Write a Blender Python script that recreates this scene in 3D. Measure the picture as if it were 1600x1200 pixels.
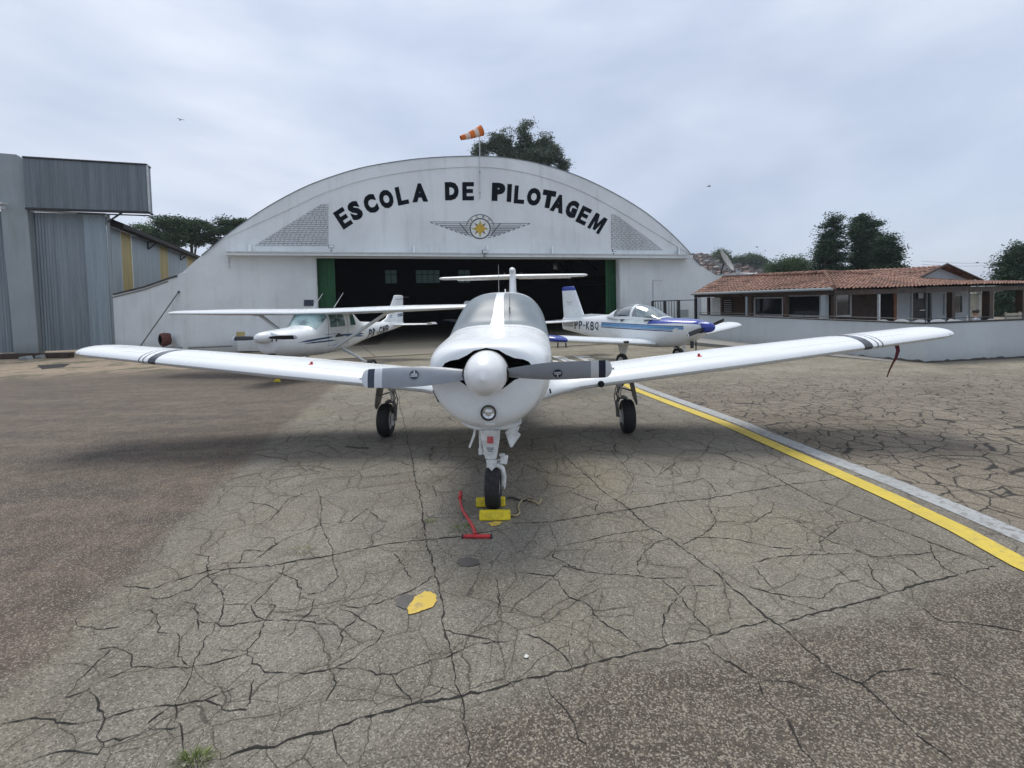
import bpy, bmesh, math, random
import numpy as np
from mathutils import Vector, Matrix
for o in list(bpy.data.objects): bpy.data.objects.remove(o)
SC = bpy.context.scene
COL = SC.collection
R_ = math.radians
# ------------------------------------------------------------------ camera
CAM_F, CAM_P, CAM_R, CAM_H, CAM_Y0 = 800.0, 2.4, 1.4, 1.8, 502.0   # focal px (1600 wide), pitch down, roll, height, principal row
cd = bpy.data.cameras.new('camera'); cam = bpy.data.objects.new('camera', cd); COL.objects.link(cam)
cd.sensor_width = 36; cd.lens = CAM_F / 1600 * 36; cd.shift_y = -(600 - CAM_Y0) / 1600
cd.clip_start = 0.05; cd.clip_end = 9000
cam.matrix_world = Matrix.Translation((0, 0, CAM_H)) @ Matrix.Rotation(R_(90 - CAM_P), 4, 'X') @ Matrix.Rotation(R_(-CAM_R), 4, 'Z')
SC.camera = cam
# ------------------------------------------------------------------ world, sun, exposure
W = bpy.data.worlds.new('World'); SC.world = W; W.use_nodes = True
SUN_EL, SUN_AZ = 62.0, -8.0          # azimuth from +Y towards +X
def build_world():
    nt = W.node_tree; n = nt.nodes; l = nt.links; n.clear()
    out = n.new('ShaderNodeOutputWorld'); bg = n.new('ShaderNodeBackground'); bg.inputs[1].default_value = 0.1
    sky = n.new('ShaderNodeTexSky'); sky.sky_type = 'NISHITA'; sky.sun_disc = False
    sky.sun_elevation = R_(SUN_EL); sky.sun_rotation = R_(SUN_AZ)
    tc = n.new('ShaderNodeTexCoord')
    mp = n.new('ShaderNodeMapping'); mp.inputs['Scale'].default_value = (1, 1, 2.6); mp.inputs['Location'].default_value = (7.96, 4.32, 7.6)
    l.new(tc.outputs['Generated'], mp.inputs[0])
    n1 = n.new('ShaderNodeTexNoise'); n1.inputs['Scale'].default_value = 1.05; n1.inputs['Detail'].default_value = 6; n1.inputs['Roughness'].default_value = .5; n1.inputs['Distortion'].default_value = .35
    n2 = n.new('ShaderNodeTexNoise'); n2.inputs['Scale'].default_value = .8; n2.inputs['Detail'].default_value = 5
    mp2 = n.new('ShaderNodeMapping'); mp2.inputs['Location'].default_value = (7.3, 2.2, 5); mp2.inputs['Scale'].default_value = (1, 1, 2.2)
    l.new(tc.outputs['Generated'], mp2.inputs[0])
    l.new(mp.outputs[0], n1.inputs[0]); l.new(mp2.outputs[0], n2.inputs[0])
    r1 = n.new('ShaderNodeValToRGB'); e = r1.color_ramp.elements
    e[0].position = .34; e[0].color = (2.8, 3.35, 4.4, 1); e[1].position = .64; e[1].color = (6.0, 6.3, 6.8, 1)
    m = e.new(.5); m.color = (4.15, 4.65, 5.6, 1)
    l.new(n1.outputs[0], r1.inputs[0])
    r2 = n.new('ShaderNodeValToRGB'); e = r2.color_ramp.elements
    e[0].position = .32; e[0].color = (.82, .82, .82, 1); e[1].position = .68; e[1].color = (1, 1, 1, 1)
    l.new(n2.outputs[0], r2.inputs[0])
    mx = n.new('ShaderNodeMix'); mx.data_type = 'RGBA'; l.new(r2.outputs[0], mx.inputs[0])
    l.new(sky.outputs[0], mx.inputs[6]); l.new(r1.outputs[0], mx.inputs[7])
    l.new(mx.outputs[2], bg.inputs[0]); l.new(bg.outputs[0], out.inputs[0])
build_world()
sl = bpy.data.lights.new('sun', 'SUN'); sl.energy = 1.5; sl.angle = R_(28); sl.color = (1, .965, .91)
sun = bpy.data.objects.new('sun', sl); COL.objects.link(sun)
az, el = R_(SUN_AZ), R_(SUN_EL)
sdir = Vector((math.sin(az) * math.cos(el), math.cos(az) * math.cos(el), math.sin(el)))
sun.rotation_euler = sdir.to_track_quat('Z', 'Y').to_euler()
vs = SC.view_settings; vs.view_transform = 'Standard'; vs.look = 'None'; vs.gamma = 1; vs.use_curve_mapping = False; vs.exposure = 0.68
SC.render.engine = 'CYCLES'
rnd = random.Random(7); nrnd = np.random.default_rng(11)
# ------------------------------------------------------------------ survey helpers: photo sight lines -> places on real planes
def _axes():
    p, r = R_(CAM_P), R_(CAM_R)
    fwd = np.array([0, math.cos(p), -math.sin(p)]); right = np.array([1., 0, 0]); up = np.cross(right, fwd)
    return math.cos(r) * right - math.sin(r) * up, math.sin(r) * right + math.cos(r) * up, fwd
AX, AU, AF = _axes(); ORG = np.array([0, 0, CAM_H])
def ray(x, y): return AF + AX * (x - 800) / CAM_F - AU * (y - CAM_Y0) / CAM_F
def gz(Y): return 0.0 if Y < 7 else -0.6 * (1 - math.exp(-(Y - 7) / 14.0))
def G(x, y, up=0.0):
    z = 0.0; d = ray(x, y)
    for _ in range(40):
        t = (z + up - CAM_H) / d[2]; P = ORG + d * t; z = gz(P[1])
    return P
def onp(x, y, P0, n):
    d = ray(x, y); return ORG + d * (np.dot(np.array(P0) - ORG, n) / np.dot(d, n))
# ------------------------------------------------------------------ objects
def tag(o, label=None, cat=None, group=None, kind=None):
    if label: o['label'] = label
    if cat: o['category'] = cat
    if group: o['group'] = group
    if kind: o['kind'] = kind
    return o
def thing(name, label, cat, loc=(0, 0, 0), rz=0, group=None):
    o = bpy.data.objects.new(name, None); COL.objects.link(o); o.location = loc; o.rotation_euler = (0, 0, rz)
    o.empty_display_size = .2
    return tag(o, label, cat, group)
def copy_tree(o, parent=None):
    c = o.copy(); COL.objects.link(c); c.parent = parent
    for ch in list(o.children): copy_tree(ch, c)
    return c
class MB:
    def __init__(s): s.v = []; s.f = []; s.m = []
    def add(s, vs_, fs, mi=0):
        b = len(s.v); s.v += [tuple(map(float, p)) for p in vs_]; s.f += [tuple(i + b for i in f) for f in fs]; s.m += [mi] * len(fs)
    def box(s, c, d, mi=0, rot=None):
        hx, hy, hz = d[0] / 2, d[1] / 2, d[2] / 2
        P = [Vector((x, y, z)) for x in (-hx, hx) for y in (-hy, hy) for z in (-hz, hz)]
        if rot is not None: P = [rot @ p for p in P]
        s.add([p + Vector(c) for p in P], [(0, 1, 3, 2), (4, 6, 7, 5), (0, 4, 5, 1), (2, 3, 7, 6), (0, 2, 6, 4), (1, 5, 7, 3)], mi)
    def prism(s, pts, vec, mi=0):
        n = len(pts); v = np.array(vec, float); P = [np.array(p, float) for p in pts]
        s.add(P + [p + v for p in P], [tuple(range(n)), tuple(range(2 * n - 1, n - 1, -1))] + [(i, i + n, (i + 1) % n + n, (i + 1) % n) for i in range(n)], mi)
    def tube(s, pts, r, n=8, mi=0, cap=True):
        P = [Vector(p) for p in pts]; k = len(P); rr = r if hasattr(r, '__len__') else [r] * k
        b = []; pu = None
        for i in range(k):
            t = (P[min(i + 1, k - 1)] - P[max(i - 1, 0)]).normalized()
            if pu is None: pu = t.orthogonal().normalized()
            u = (pu - t * pu.dot(t)); u = u.normalized() if u.length > 1e-6 else t.orthogonal().normalized(); pu = u; w = t.cross(u)
            b += [P[i] + (u * math.cos(2 * math.pi * j / n) + w * math.sin(2 * math.pi * j / n)) * rr[i] for j in range(n)]
        f = [(i * n + j, i * n + (j + 1) % n, (i + 1) * n + (j + 1) % n, (i + 1) * n + j) for i in range(k - 1) for j in range(n)]
        if cap: f += [tuple(range(n - 1, -1, -1)), tuple((k - 1) * n + j for j in range(n))]
        s.add(b, f, mi)
    def lathe(s, prof, c=(0, 0, 0), axis='Z', n=24, mi=0, mis=None):
        vs_ = []
        for (r, h) in prof:
            for j in range(n):
                a = 2 * math.pi * j / n; x, y = r * math.cos(a), r * math.sin(a)
                p = {'Z': (x, y, h), 'Y': (x, h, -y), 'X': (h, x, y)}[axis]; vs_.append((p[0] + c[0], p[1] + c[1], p[2] + c[2]))
        k = len(prof)
        for i in range(k - 1):
            b = [(i * n + j, i * n + (j + 1) % n, (i + 1) * n + (j + 1) % n, (i + 1) * n + j) for j in range(n)]
            if i == 0: base = len(s.v); s.v += [tuple(map(float, p)) for p in vs_]
            s.f += [tuple(q + base for q in f) for f in b]; s.m += [mis[i] if mis else mi] * n
    def grid(s, P, mi=0, mfun=None, closev=False, closeu=False):
        P = np.asarray(P, float); a, b = P.shape[:2]; base = len(s.v); s.v += [tuple(p) for p in P.reshape(-1, 3)]
        for i in range(a if closeu else a - 1):
            for j in range(b if closev else b - 1):
                i2, j2 = (i + 1) % a, (j + 1) % b
                s.f.append((base + i * b + j, base + i * b + j2, base + i2 * b + j2, base + i2 * b + j)); s.m.append(mfun(i, j) if mfun else mi)
    def build(s, name, mats, parent=None, smooth=False, angle=None, kind=None, fixn=True):
        me = bpy.data.meshes.new(name); me.from_pydata(s.v, [], s.f)
        for m in (mats if isinstance(mats, (list, tuple)) else [mats]):
            if m: me.materials.append(m)
        me.polygons.foreach_set('material_index', s.m)
        if fixn:
            bm = bmesh.new(); bm.from_mesh(me); bmesh.ops.remove_doubles(bm, verts=bm.verts, dist=1e-6)
            bmesh.ops.recalc_face_normals(bm, faces=bm.faces); bm.to_mesh(me); bm.free()
        if smooth:
            me.polygons.foreach_set('use_smooth', [True] * len(me.polygons))
            me.set_sharp_from_angle(angle=R_(angle or 40))
        me.update()
        o = bpy.data.objects.new(name, me); COL.objects.link(o)
        if parent is not None: o.parent = parent
        if kind: o['kind'] = kind
        return o
def bevel(o, w=.01, seg=2):
    m = o.modifiers.new('bevel', 'BEVEL'); m.width = w; m.segments = seg; m.limit_method = 'ANGLE'; m.angle_limit = R_(35); return o
# ------------------------------------------------------------------ materials
class NT:
    def __init__(s, name):
        s.mat = bpy.data.materials.new(name); s.mat.use_nodes = True; s.t = s.mat.node_tree; s.n = s.t.nodes; s.n.clear()
        s.out = s.N('OutputMaterial'); s.b = s.N('BsdfPrincipled'); s.L(s.b.outputs[0], s.out.inputs[0])
    def N(s, t, **k):
        n = s.n.new('ShaderNode' + t)
        for a, v in k.items(): setattr(n, a, v)
        return n
    def L(s, a, b): s.t.links.new(a, b)
    def val(s, x): return x
    def put(s, sock, x):
        if hasattr(x, 'is_linked') or hasattr(x, 'links'): s.L(x, sock)
        else: sock.default_value = x
    def pos(s, obj=False):
        if obj: return s.N('TexCoord').outputs['Object']
        return s.N('NewGeometry').outputs['Position']
    def map(s, v, sc=(1, 1, 1), loc=(0, 0, 0), rot=(0, 0, 0)):
        m = s.N('Mapping'); s.L(v, m.inputs[0]); m.inputs['Scale'].default_value = sc; m.inputs['Location'].default_value = loc; m.inputs['Rotation'].default_value = rot; return m.outputs[0]
    def noise(s, v, sc, det=4, rough=.5, dist=0, col=False):
        n = s.N('TexNoise'); s.L(v, n.inputs['Vector']); n.inputs['Scale'].default_value = sc; n.inputs['Detail'].default_value = det
        n.inputs['Roughness'].default_value = rough; n.inputs['Distortion'].default_value = dist; return n.outputs[1 if col else 0]
    def voro(s, v, sc, feat='DISTANCE_TO_EDGE', out=0, rand=1):
        n = s.N('TexVoronoi', feature=feat); s.L(v, n.inputs['Vector']); n.inputs['Scale'].default_value = sc; n.inputs['Randomness'].default_value = rand; return n.outputs[out]
    def math(s, op, a, b=None, c=None, clamp=False):
        n = s.N('Math', operation=op, use_clamp=clamp); s.put(n.inputs[0], a)
        if b is not None: s.put(n.inputs[1], b)
        if c is not None: s.put(n.inputs[2], c)
        return n.outputs[0]
    def ss(s, x, a, b, lo=0., hi=1.):
        n = s.N('MapRange', interpolation_type='SMOOTHSTEP'); s.put(n.inputs[0], x)
        for i, q in enumerate((a, b, lo, hi)): s.put(n.inputs[i + 1], q)
        return n.outputs[0]
    def mix(s, f, a, b, mode='MIX'):
        n = s.N('Mix', data_type='RGBA', blend_type=mode); s.put(n.inputs[0], f)
        for i, q in ((6, a), (7, b)):
            if isinstance(q, (tuple, list)): q = tuple(q[:3]) + (1,)
            s.put(n.inputs[i], q)
        return n.outputs[2]
    def sep(s, v): n = s.N('SeparateXYZ'); s.L(v, n.inputs[0]); return n.outputs
    def vadd(s, a, b, op='ADD'):
        n = s.N('VectorMath', operation=op); s.put(n.inputs[0], a); s.put(n.inputs[1], b); return n.outputs[0]
    def vscale(s, a, k): n = s.N('VectorMath', operation='SCALE'); s.L(a, n.inputs[0]); s.put(n.inputs['Scale'], k); return n.outputs[0]
    def bump(s, h, st=.3, d=.01, prev=None):
        n = s.N('Bump'); s.L(h, n.inputs['Height']); n.inputs['Strength'].default_value = st; n.inputs['Distance'].default_value = d
        if prev is not None: s.L(prev, n.inputs['Normal'])
        s.L(n.outputs[0], s.b.inputs['Normal']); return n.outputs[0]
    def done(s, col=None, rough=.6, metal=0, spec=.5, coat=0):
        if col is not None:
            if isinstance(col, (tuple, list)): col = tuple(col[:3]) + (1,)
            s.put(s.b.inputs['Base Color'], col)
        s.put(s.b.inputs['Roughness'], rough); s.b.inputs['Metallic'].default_value = metal
        s.b.inputs['Specular IOR Level'].default_value = spec; s.b.inputs['Coat Weight'].default_value = coat
        return s.mat
def simple(name, c, rough=.6, metal=0, var=.15, sc=6, bump=0, coat=0, spec=.5, obj=True, stretch=(1, 1, 1)):
    t = NT(name); v = t.map(t.pos(obj), stretch); n = t.noise(v, sc, 5, .6)
    c2 = tuple(x * (1 - var) for x in c); c1 = tuple(min(1, x * (1 + var * .6)) for x in c)
    col = t.mix(t.ss(n, .3, .7), c2, c1)
    if bump: t.bump(t.noise(v, sc * 6, 4), bump, .01)
    r = t.ss(t.noise(v, sc * 2.3, 3), .3, .7, rough * .85, min(1, rough * 1.12))
    return t.done(col, r, metal, spec, coat)
M = {}
def plane_white(name, c, dirt=.07):
    t = NT(name); v = t.pos(True); n = t.noise(v, 1.3, 3, .5); f = t.noise(t.map(v, (2.5, 1.5, 2)), 2, 3, .5)
    col = t.mix(t.math('MULTIPLY', t.ss(n, .4, .75), dirt * 2), c, tuple(x * .72 for x in c))
    col = t.mix(t.math('MULTIPLY', t.ss(f, .55, .8), dirt * .9), col, (c[0] * .6, c[1] * .58, c[2] * .52))
    t.bump(t.noise(v, 1.6, 1), .05, .02)
    return t.done(col, t.ss(f, .3, .8, .24, .34), 0, .5, .15)
M['pw'] = plane_white('aircraft_white', (.80, .82, .82)); M['pw2'] = plane_white('aircraft_white_trainer', (.76, .79, .80))
M['pw3'] = plane_white('spinner_white', (.80, .80, .79), .16)
M['navy'] = simple('navy_paint', (.012, .02, .045), .25, coat=.3); M['black'] = simple('black_paint', (.012, .013, .015), .45)
M['blue'] = simple('royal_blue_paint', (.022, .05, .33), .22, coat=.4); M['lblue'] = simple('light_blue_paint', (.10, .28, .52), .25, coat=.3)
M['dblue'] = simple('dark_blue_paint', (.015, .06, .16), .25, coat=.3)
M['stripe'] = simple('stripe_paint_with_sheen', (.045, .05, .06), .22, coat=.3); M['propg'] = simple('propeller_grey', (.27, .29, .32), .42, var=.08, sc=9); M['propw'] = simple('propeller_white', (.62, .64, .66), .4, var=.08)  # stripe: dark paint greyed so its colour includes the sheen
M['rubber'] = simple('tyre_rubber', (.016, .016, .017), .75, var=.3, sc=14, bump=.15)
M['hub'] = simple('wheel_hub_white', (.7, .7, .68), .4, var=.2, sc=12)
M['steel'] = simple('strut_steel', (.28, .28, .27), .35, .7, var=.35, sc=14); M['gearw'] = simple('gear_white', (.72, .73, .71), .4, var=.25, sc=15)
M['chrome'] = simple('oleo_chrome', (.75, .75, .75), .12, 1, var=.05)
M['red'] = simple('red_paint', (.48, .025, .03), .4, var=.3, sc=16); M['yellow'] = simple('yellow_chock', (.72, .56, .015), .5, var=.22, sc=22, bump=.1)
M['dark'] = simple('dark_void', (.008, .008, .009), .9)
M['lens'] = simple('lamp_lens', (.75, .75, .72), .08, .6, var=.3, sc=30)
def glass_opaque(name, c, rough=.07, spec=.7, coat=.2):
    t = NT(name); v = t.pos(True); n = t.noise(v, 1.6, 3, .5); col = t.mix(t.ss(n, .35, .65), tuple(x * .8 for x in c), c)
    return t.done(col, rough, 0, spec, coat)
M['ws'] = glass_opaque('shaded_windscreen', (.20, .235, .255), .34, .22, 0); M['cglass'] = glass_opaque('green_tinted_glass', (.07, .15, .14)); M['dglass'] = glass_opaque('dark_window_glass', (.03, .035, .04))
def clear_glass(name, tint=(.75, .85, .85)):
    t = NT(name); t.n.remove(t.b); g = t.N('BsdfGlossy'); g.inputs['Roughness'].default_value = .03
    tr = t.N('BsdfTransparent'); tr.inputs[0].default_value = tint + (1,); mx = t.N('MixShader'); fr = t.N('LayerWeight'); fr.inputs[0].default_value = .35
    t.L(t.math('ADD', t.math('MULTIPLY', fr.outputs[1], .7), .12, clamp=True), mx.inputs[0]); t.L(tr.outputs[0], mx.inputs[1]); t.L(g.outputs[0], mx.inputs[2]); t.L(mx.outputs[0], t.out.inputs[0]); return t.mat
M['canopy'] = clear_glass('clear_canopy'); M['cclear'] = clear_glass('teal_windscreen', (.55, .76, .72)); M['wclear'] = clear_glass('window_glass', (.35, .37, .38))
M['seat'] = simple('seat_fabric', (.12, .12, .12), .8)

def wall_mat(name, c, stain=.25, tint=(.55, .52, .46), sc=.35):
    t = NT(name); v = t.pos(); big = t.noise(v, sc, 6, .6); st = t.noise(t.map(v, (1.1, 1.1, .12)), 2.2, 6, .65); fine = t.noise(v, 9, 6, .7)
    col = t.mix(t.ss(big, .35, .7), c, tuple(x * .86 for x in c))
    col = t.mix(t.math('MULTIPLY', t.ss(st, .5, .8), stain), col, tuple(a * b for a, b in zip(c, tint)))
    col = t.mix(t.math('MULTIPLY', t.ss(fine, .58, .8), stain * .6), col, tuple(a * b * .8 for a, b in zip(c, tint)))
    z = t.sep(v)[2]; low = t.math('MULTIPLY', t.ss(t.math('ADD', z, t.math('MULTIPLY', fine, .5)), -.3, .55, 1, 0), .55)
    col = t.mix(low, col, tuple(a * b * .8 for a, b in zip(c, (.62, .56, .47))))
    pr = t.bump(t.noise(v, 2.2, 5, .55), .35, .05); t.bump(t.noise(v, 28, 4), .25, .006, pr)
    return t.done(col, .75, 0, .3)
M['wall'] = wall_mat('whitewashed_wall', (.76, .785, .78), .36); M['wallb'] = wall_mat('blue_grey_wall', (.56, .605, .625), .25)
M['housew'] = wall_mat('house_white', (.52, .55, .57), .12); M['conc'] = wall_mat('painted_concrete_frame', (.32, .355, .365), .4)
M['mortar'] = simple('mortar_gap', (.40, .405, .405), .9); M['brick'] = wall_mat('whitewashed_brick', (.60, .62, .62), .5)
M['frame'] = simple('frame_white', (.55, .56, .56), .5, obj=False); M['letter'] = simple('letter_paint', (.006, .009, .014), .8, var=.3, sc=4, obj=False, spec=.15)
M['gold'] = simple('gold_paint', (.55, .36, .04), .6, obj=False); M['bronze'] = simple('bronze_paint', (.14, .07, .03), .6, obj=False); M['emw'] = simple('emblem_white', (.72, .72, .68), .6, obj=False); M['eml'] = simple('emblem_line', (.09, .10, .12), .6, obj=False); M['emblem_green'] = simple('emblem_green', (.25, .33, .12), .6, obj=False)
def green_door():
    t = NT('green_door_paint'); v = t.pos(); st = t.noise(t.map(v, (1.5, 1.5, .15)), 3, 6, .65); col = t.mix(t.ss(st, .35, .7), (.010, .070, .022), (.018, .125, .042)); t.bump(t.noise(v, 12, 4), .2, .01); return t.done(col, .6)
M['green'] = green_door()
def metal_sheet(name, c, var=.4):
    t = NT(name); v = t.pos(); st = t.noise(t.map(v, (1.6, 1.6, .05)), 2.4, 7, .7); s2 = t.noise(t.map(v, (5, 5, .12)), 3, 5, .7); big = t.noise(v, .35, 3)
    col = t.mix(t.ss(st, .3, .7), tuple(x * (1 - var) for x in c), tuple(x * (1 + var * .5) for x in c)); col = t.mix(t.math('MULTIPLY', t.ss(s2, .55, .8), .45), col, tuple(x * 1.35 for x in c))
    col = t.mix(t.math('MULTIPLY', t.ss(big, .5, .7), .3), col, (c[0] * .8, c[1] * .75, c[2] * .7))
    return t.done(col, t.ss(st, .3, .7, .38, .62), .35, .5)
M['zinc'] = metal_sheet('zinc_sheet', (.235, .27, .29)); M['zincd'] = metal_sheet('zinc_sheet_dark', (.17, .195, .21)); M['zincl'] = metal_sheet('zinc_sheet_light', (.32, .38, .41), .25); M['zincf'] = metal_sheet('zinc_flank_lightened', (.44, .50, .53), .2)  # zincf: colour lightened to make up for weak light on the flank
M['fibre'] = metal_sheet('yellowed_fibreglass', (.58, .47, .22), .35)
M['steeld'] = simple('dark_steel', (.03, .033, .036), .5, obj=False); M['wood'] = simple('dark_wood', (.045, .024, .015), .6, var=.4, sc=3, obj=False, stretch=(1, 1, .2)); M['woodo'] = simple('orange_wood', (.26, .10, .04), .55, var=.3, obj=False)
def tile_mat():
    t = NT('terracotta_tile'); v = t.pos(); a = t.voro(v, 4.2, 'F1', 1); n = t.noise(v, 1.1, 6, .65); f = t.noise(v, 13, 4, .6)
    col = t.mix(t.ss(f, .3, .7), (.16, .085, .062), (.32, .185, .138)); hs = t.sep(a)[0] if False else t.math('MULTIPLY', t.noise(v, 5.5, 2), 1)
    col = t.mix(t.math('MULTIPLY', t.ss(hs, .52, .66), .6), col, (.42, .29, .23)); col = t.mix(t.math('MULTIPLY', t.ss(n, .46, .68), .72), col, (.095, .06, .048))
    return t.done(col, .85, 0, .2)
M['tile'] = tile_mat()
def leaf_mat(name, c1, c2):
    t = NT(name); g = t.N('NewGeometry'); n = t.noise(g.outputs['Position'], .8, 3); rr = g.outputs['Random Per Island']
    f = t.math('ADD', t.math('MULTIPLY', rr, .55), t.math('MULTIPLY', n, .45)); col = t.mix(t.ss(f, .2, .8), c1, c2)
    t.put(t.b.inputs['Base Color'], col); t.b.inputs['Roughness'].default_value = .65; t.b.inputs['Specular IOR Level'].default_value = .25
    tl = t.N('BsdfTranslucent'); t.L(col, tl.inputs[0]); mx = t.N('MixShader'); mx.inputs[0].default_value = .22
    t.L(t.b.outputs[0], mx.inputs[1]); t.L(tl.outputs[0], mx.inputs[2]); t.L(mx.outputs[0], t.out.inputs[0]); return t.mat
M['leafd'] = leaf_mat('dark_conifer_leaf', (.022, .045, .03), (.07, .115, .065)); M['leafe'] = leaf_mat('eucalyptus_leaf', (.055, .08, .055), (.16, .195, .135))
M['leafp'] = leaf_mat('pine_leaf', (.025, .05, .026), (.08, .13, .06)); M['leafb'] = leaf_mat('bush_leaf', (.04, .08, .035), (.10, .16, .07)); M['grass'] = leaf_mat('grass_blade', (.10, .15, .04), (.30, .33, .13))
M['bark'] = simple('bark', (.09, .07, .055), .9, var=.4, sc=2, obj=False); M['barkl'] = simple('pale_bark', (.30, .27, .24), .85, var=.3, sc=2, obj=False)

def ground_mat():
    t = NT('apron_asphalt'); v = t.pos(); xyz = t.sep(v); X, Y = xyz[0], xyz[1]
    dn = t.vadd(t.vscale(t.vadd(t.noise(v, 1.3, 3, col=True), (.5, .5, .5), 'SUBTRACT'), .38), t.vscale(t.vadd(t.noise(v, 11, 4, .65, col=True), (.5, .5, .5), 'SUBTRACT'), .05))
    wv = t.vadd(v, dn); flat = t.map(wv, (1, .82, 0), (0, 0, 0), (0, 0, .35))
    edge = t.noise(v, 1.6, 4, .6); wob = t.math('MULTIPLY', t.math('SUBTRACT', edge, .5), .55); grit = t.noise(v, 42, 2, .6)
    wobf = t.math('ADD', wob, t.math('MULTIPLY', t.math('SUBTRACT', grit, .5), .35))
    # zones: left seal coat, coarse strip near, craquelé field on the right
    zl = t.ss(t.math('ADD', t.math('ADD', X, t.math('MULTIPLY', Y, .19)), t.math('MULTIPLY', wobf, .75)), -2.12, -1.88, 1, 0)
    zg = t.ss(t.math('ADD', t.math('SUBTRACT', Y, t.math('MULTIPLY', X, .29)), wobf), 2.10, 2.36, 1, 0)
    zg = t.math('MULTIPLY', zg, t.ss(t.math('ADD', X, wobf), -.75, -.1))
    zr = t.ss(t.math('ADD', X, t.math('MULTIPLY', Y, .14)), 4.15, 4.4)
    zd = t.ss(t.math('ADD', t.math('SUBTRACT', Y, t.math('MULTIPLY', X, .25)), t.math('MULTIPLY', wob, 3)), 18.5, 22)      # dirt apron in front of left shed
    zd = t.math('MULTIPLY', zd, t.ss(X, -11.5, -9, 1, 0))
    far = t.ss(Y, 9.5, 13.5)
    ag = t.voro(v, 95, 'F1', 0); agc = t.N('TexVoronoi', feature='F1'); t.L(v, agc.inputs[0]); agc.inputs['Scale'].default_value = 150; agr = t.sep(agc.outputs[1])[0]
    agc2 = t.N('TexVoronoi', feature='F1'); t.L(v, agc2.inputs[0]); agc2.inputs['Scale'].default_value = 135; agr2 = t.sep(agc2.outputs[1])[0]
    b1 = t.noise(v, .9, 6, .62); b2 = t.noise(v, 5, 6, .7); b3 = t.noise(v, .28, 3, .5)
    c_mid = t.mix(t.ss(b1, .3, .7), (.148, .138, .116), (.232, .222, .196)); c_mid = t.mix(t.math('MULTIPLY', t.ss(b2, .5, .75), .35), c_mid, (.12, .105, .085))
    c_mid = t.mix(t.math('MULTIPLY', t.ss(b3, .48, .62), .55), c_mid, (.21, .18, .12)); b4 = t.noise(t.map(v, (1, 1, 1), (5.5, 1.2, 0)), 2.6, 5, .62); c_mid = t.mix(t.math('MULTIPLY', t.ss(b4, .52, .68), .4), c_mid, (.125, .118, .115)); c_mid = t.mix(t.math('MULTIPLY', t.ss(b4, .30, .44, 1, 0), .35), c_mid, (.29, .27, .23))
    st_ = t.noise(t.map(v, (.35, 1.4, 1), rot=(0, 0, .25)), 1.3, 5, .62); c_left = t.mix(t.ss(b2, .3, .75), (.074, .055, .043), (.158, .124, .098)); c_left = t.mix(t.math('MULTIPLY', t.ss(st_, .45, .66), .6), c_left, (.052, .043, .038)); c_left = t.mix(t.math('MULTIPLY', t.ss(st_, .30, .44, 1, 0), .5), c_left, (.175, .15, .125))
    c_gr = t.mix(t.ss(b2, .3, .7), (.075, .060, .048), (.135, .113, .090))
    c_rt = t.mix(t.ss(b1, .3, .7), (.15, .128, .098), (.235, .205, .165))
    c_fr = t.mix(t.ss(b1, .3, .7), (.20, .18, .14), (.31, .29, .235))
    c_d = t.mix(t.ss(b2, .3, .7), (.22, .17, .12), (.42, .34, .26)); c_d = t.mix(t.ss(b1, .5, .6), c_d, (.11, .11, .06))
    col = t.mix(zr, c_mid, c_rt); col = t.mix(far, col, c_fr); col = t.mix(zl, col, c_left); col = t.mix(zg, col, c_gr); col = t.mix(zd, col, c_d)
    col = t.mix(t.ss(agr, .74, .95, 0, .55), col, (.42, .40, .36)); col = t.mix(t.ss(agr, .05, .28, .62, 0), col, (.035, .031, .027)); ag2 = t.ss(t.voro(v, 38, 'F1', 0), .15, .75, .22, 0); col = t.mix(ag2, col, (.05, .045, .04))
    coarse = t.math('MULTIPLY', zg, .62)
    col = t.mix(t.math('MULTIPLY', t.ss(agr2, .80, .93), coarse), col, (.34, .31, .26)); col = t.mix(t.math('MULTIPLY', t.ss(agr2, .12, .30, 1, 0), coarse), col, (.03, .026, .022))
    # cracks
    wv_ = t.noise(v, .7, 2)
    e1 = t.voro(flat, 2.7); e2 = t.voro(t.map(flat, loc=(4.7, 2.2, 0)), 3.4); e3 = t.voro(t.map(flat, loc=(1.7, 8.2, 0)), 3.9)
    wid = t.ss(t.noise(v, 2.4, 3), .32, .66, .0018, .0100)
    k1 = t.ss(e1, t.math('MULTIPLY', wid, .35), wid, 1, 0); k2 = t.math('MULTIPLY', t.ss(e2, .002, .009, 1, 0), t.ss(t.noise(t.map(v, loc=(3, 9, 0)), 1.1, 2), .43, .52))
    k3 = t.math('MULTIPLY', t.ss(e3, .008, .040, 1, 0), zr)
    kill = t.math('SUBTRACT', 1, t.math('MULTIPLY', zl, .97)); kill = t.math('MULTIPLY', kill, t.math('SUBTRACT', 1, t.math('MULTIPLY', zg, .93)))
    kill = t.math('MULTIPLY', kill, t.math('SUBTRACT', 1, t.math('MULTIPLY', far, .6)))
    sv = t.math('MAXIMUM', t.ss(t.math('SUBTRACT', Y, t.math('MULTIPLY', X, .0)), 4.4, 5.6, .62, 1), zr); k1 = t.math('MULTIPLY', k1, sv); k2 = t.math('MULTIPLY', k2, t.math('ADD', t.math('MULTIPLY', sv, .6), .30)); ck = t.math('MULTIPLY', t.math('MAXIMUM', t.math('MAXIMUM', k1, k2), k3), kill, clamp=True)
    halo = t.math('MULTIPLY', t.math('MULTIPLY', t.math('MULTIPLY', t.ss(e1, 0, .07, 1, 0), .35), kill), sv)
    col = t.mix(halo, col, (.10, .085, .06)); col = t.mix(t.math('MULTIPLY', ck, .93), col, (.014, .012, .011))
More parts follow.
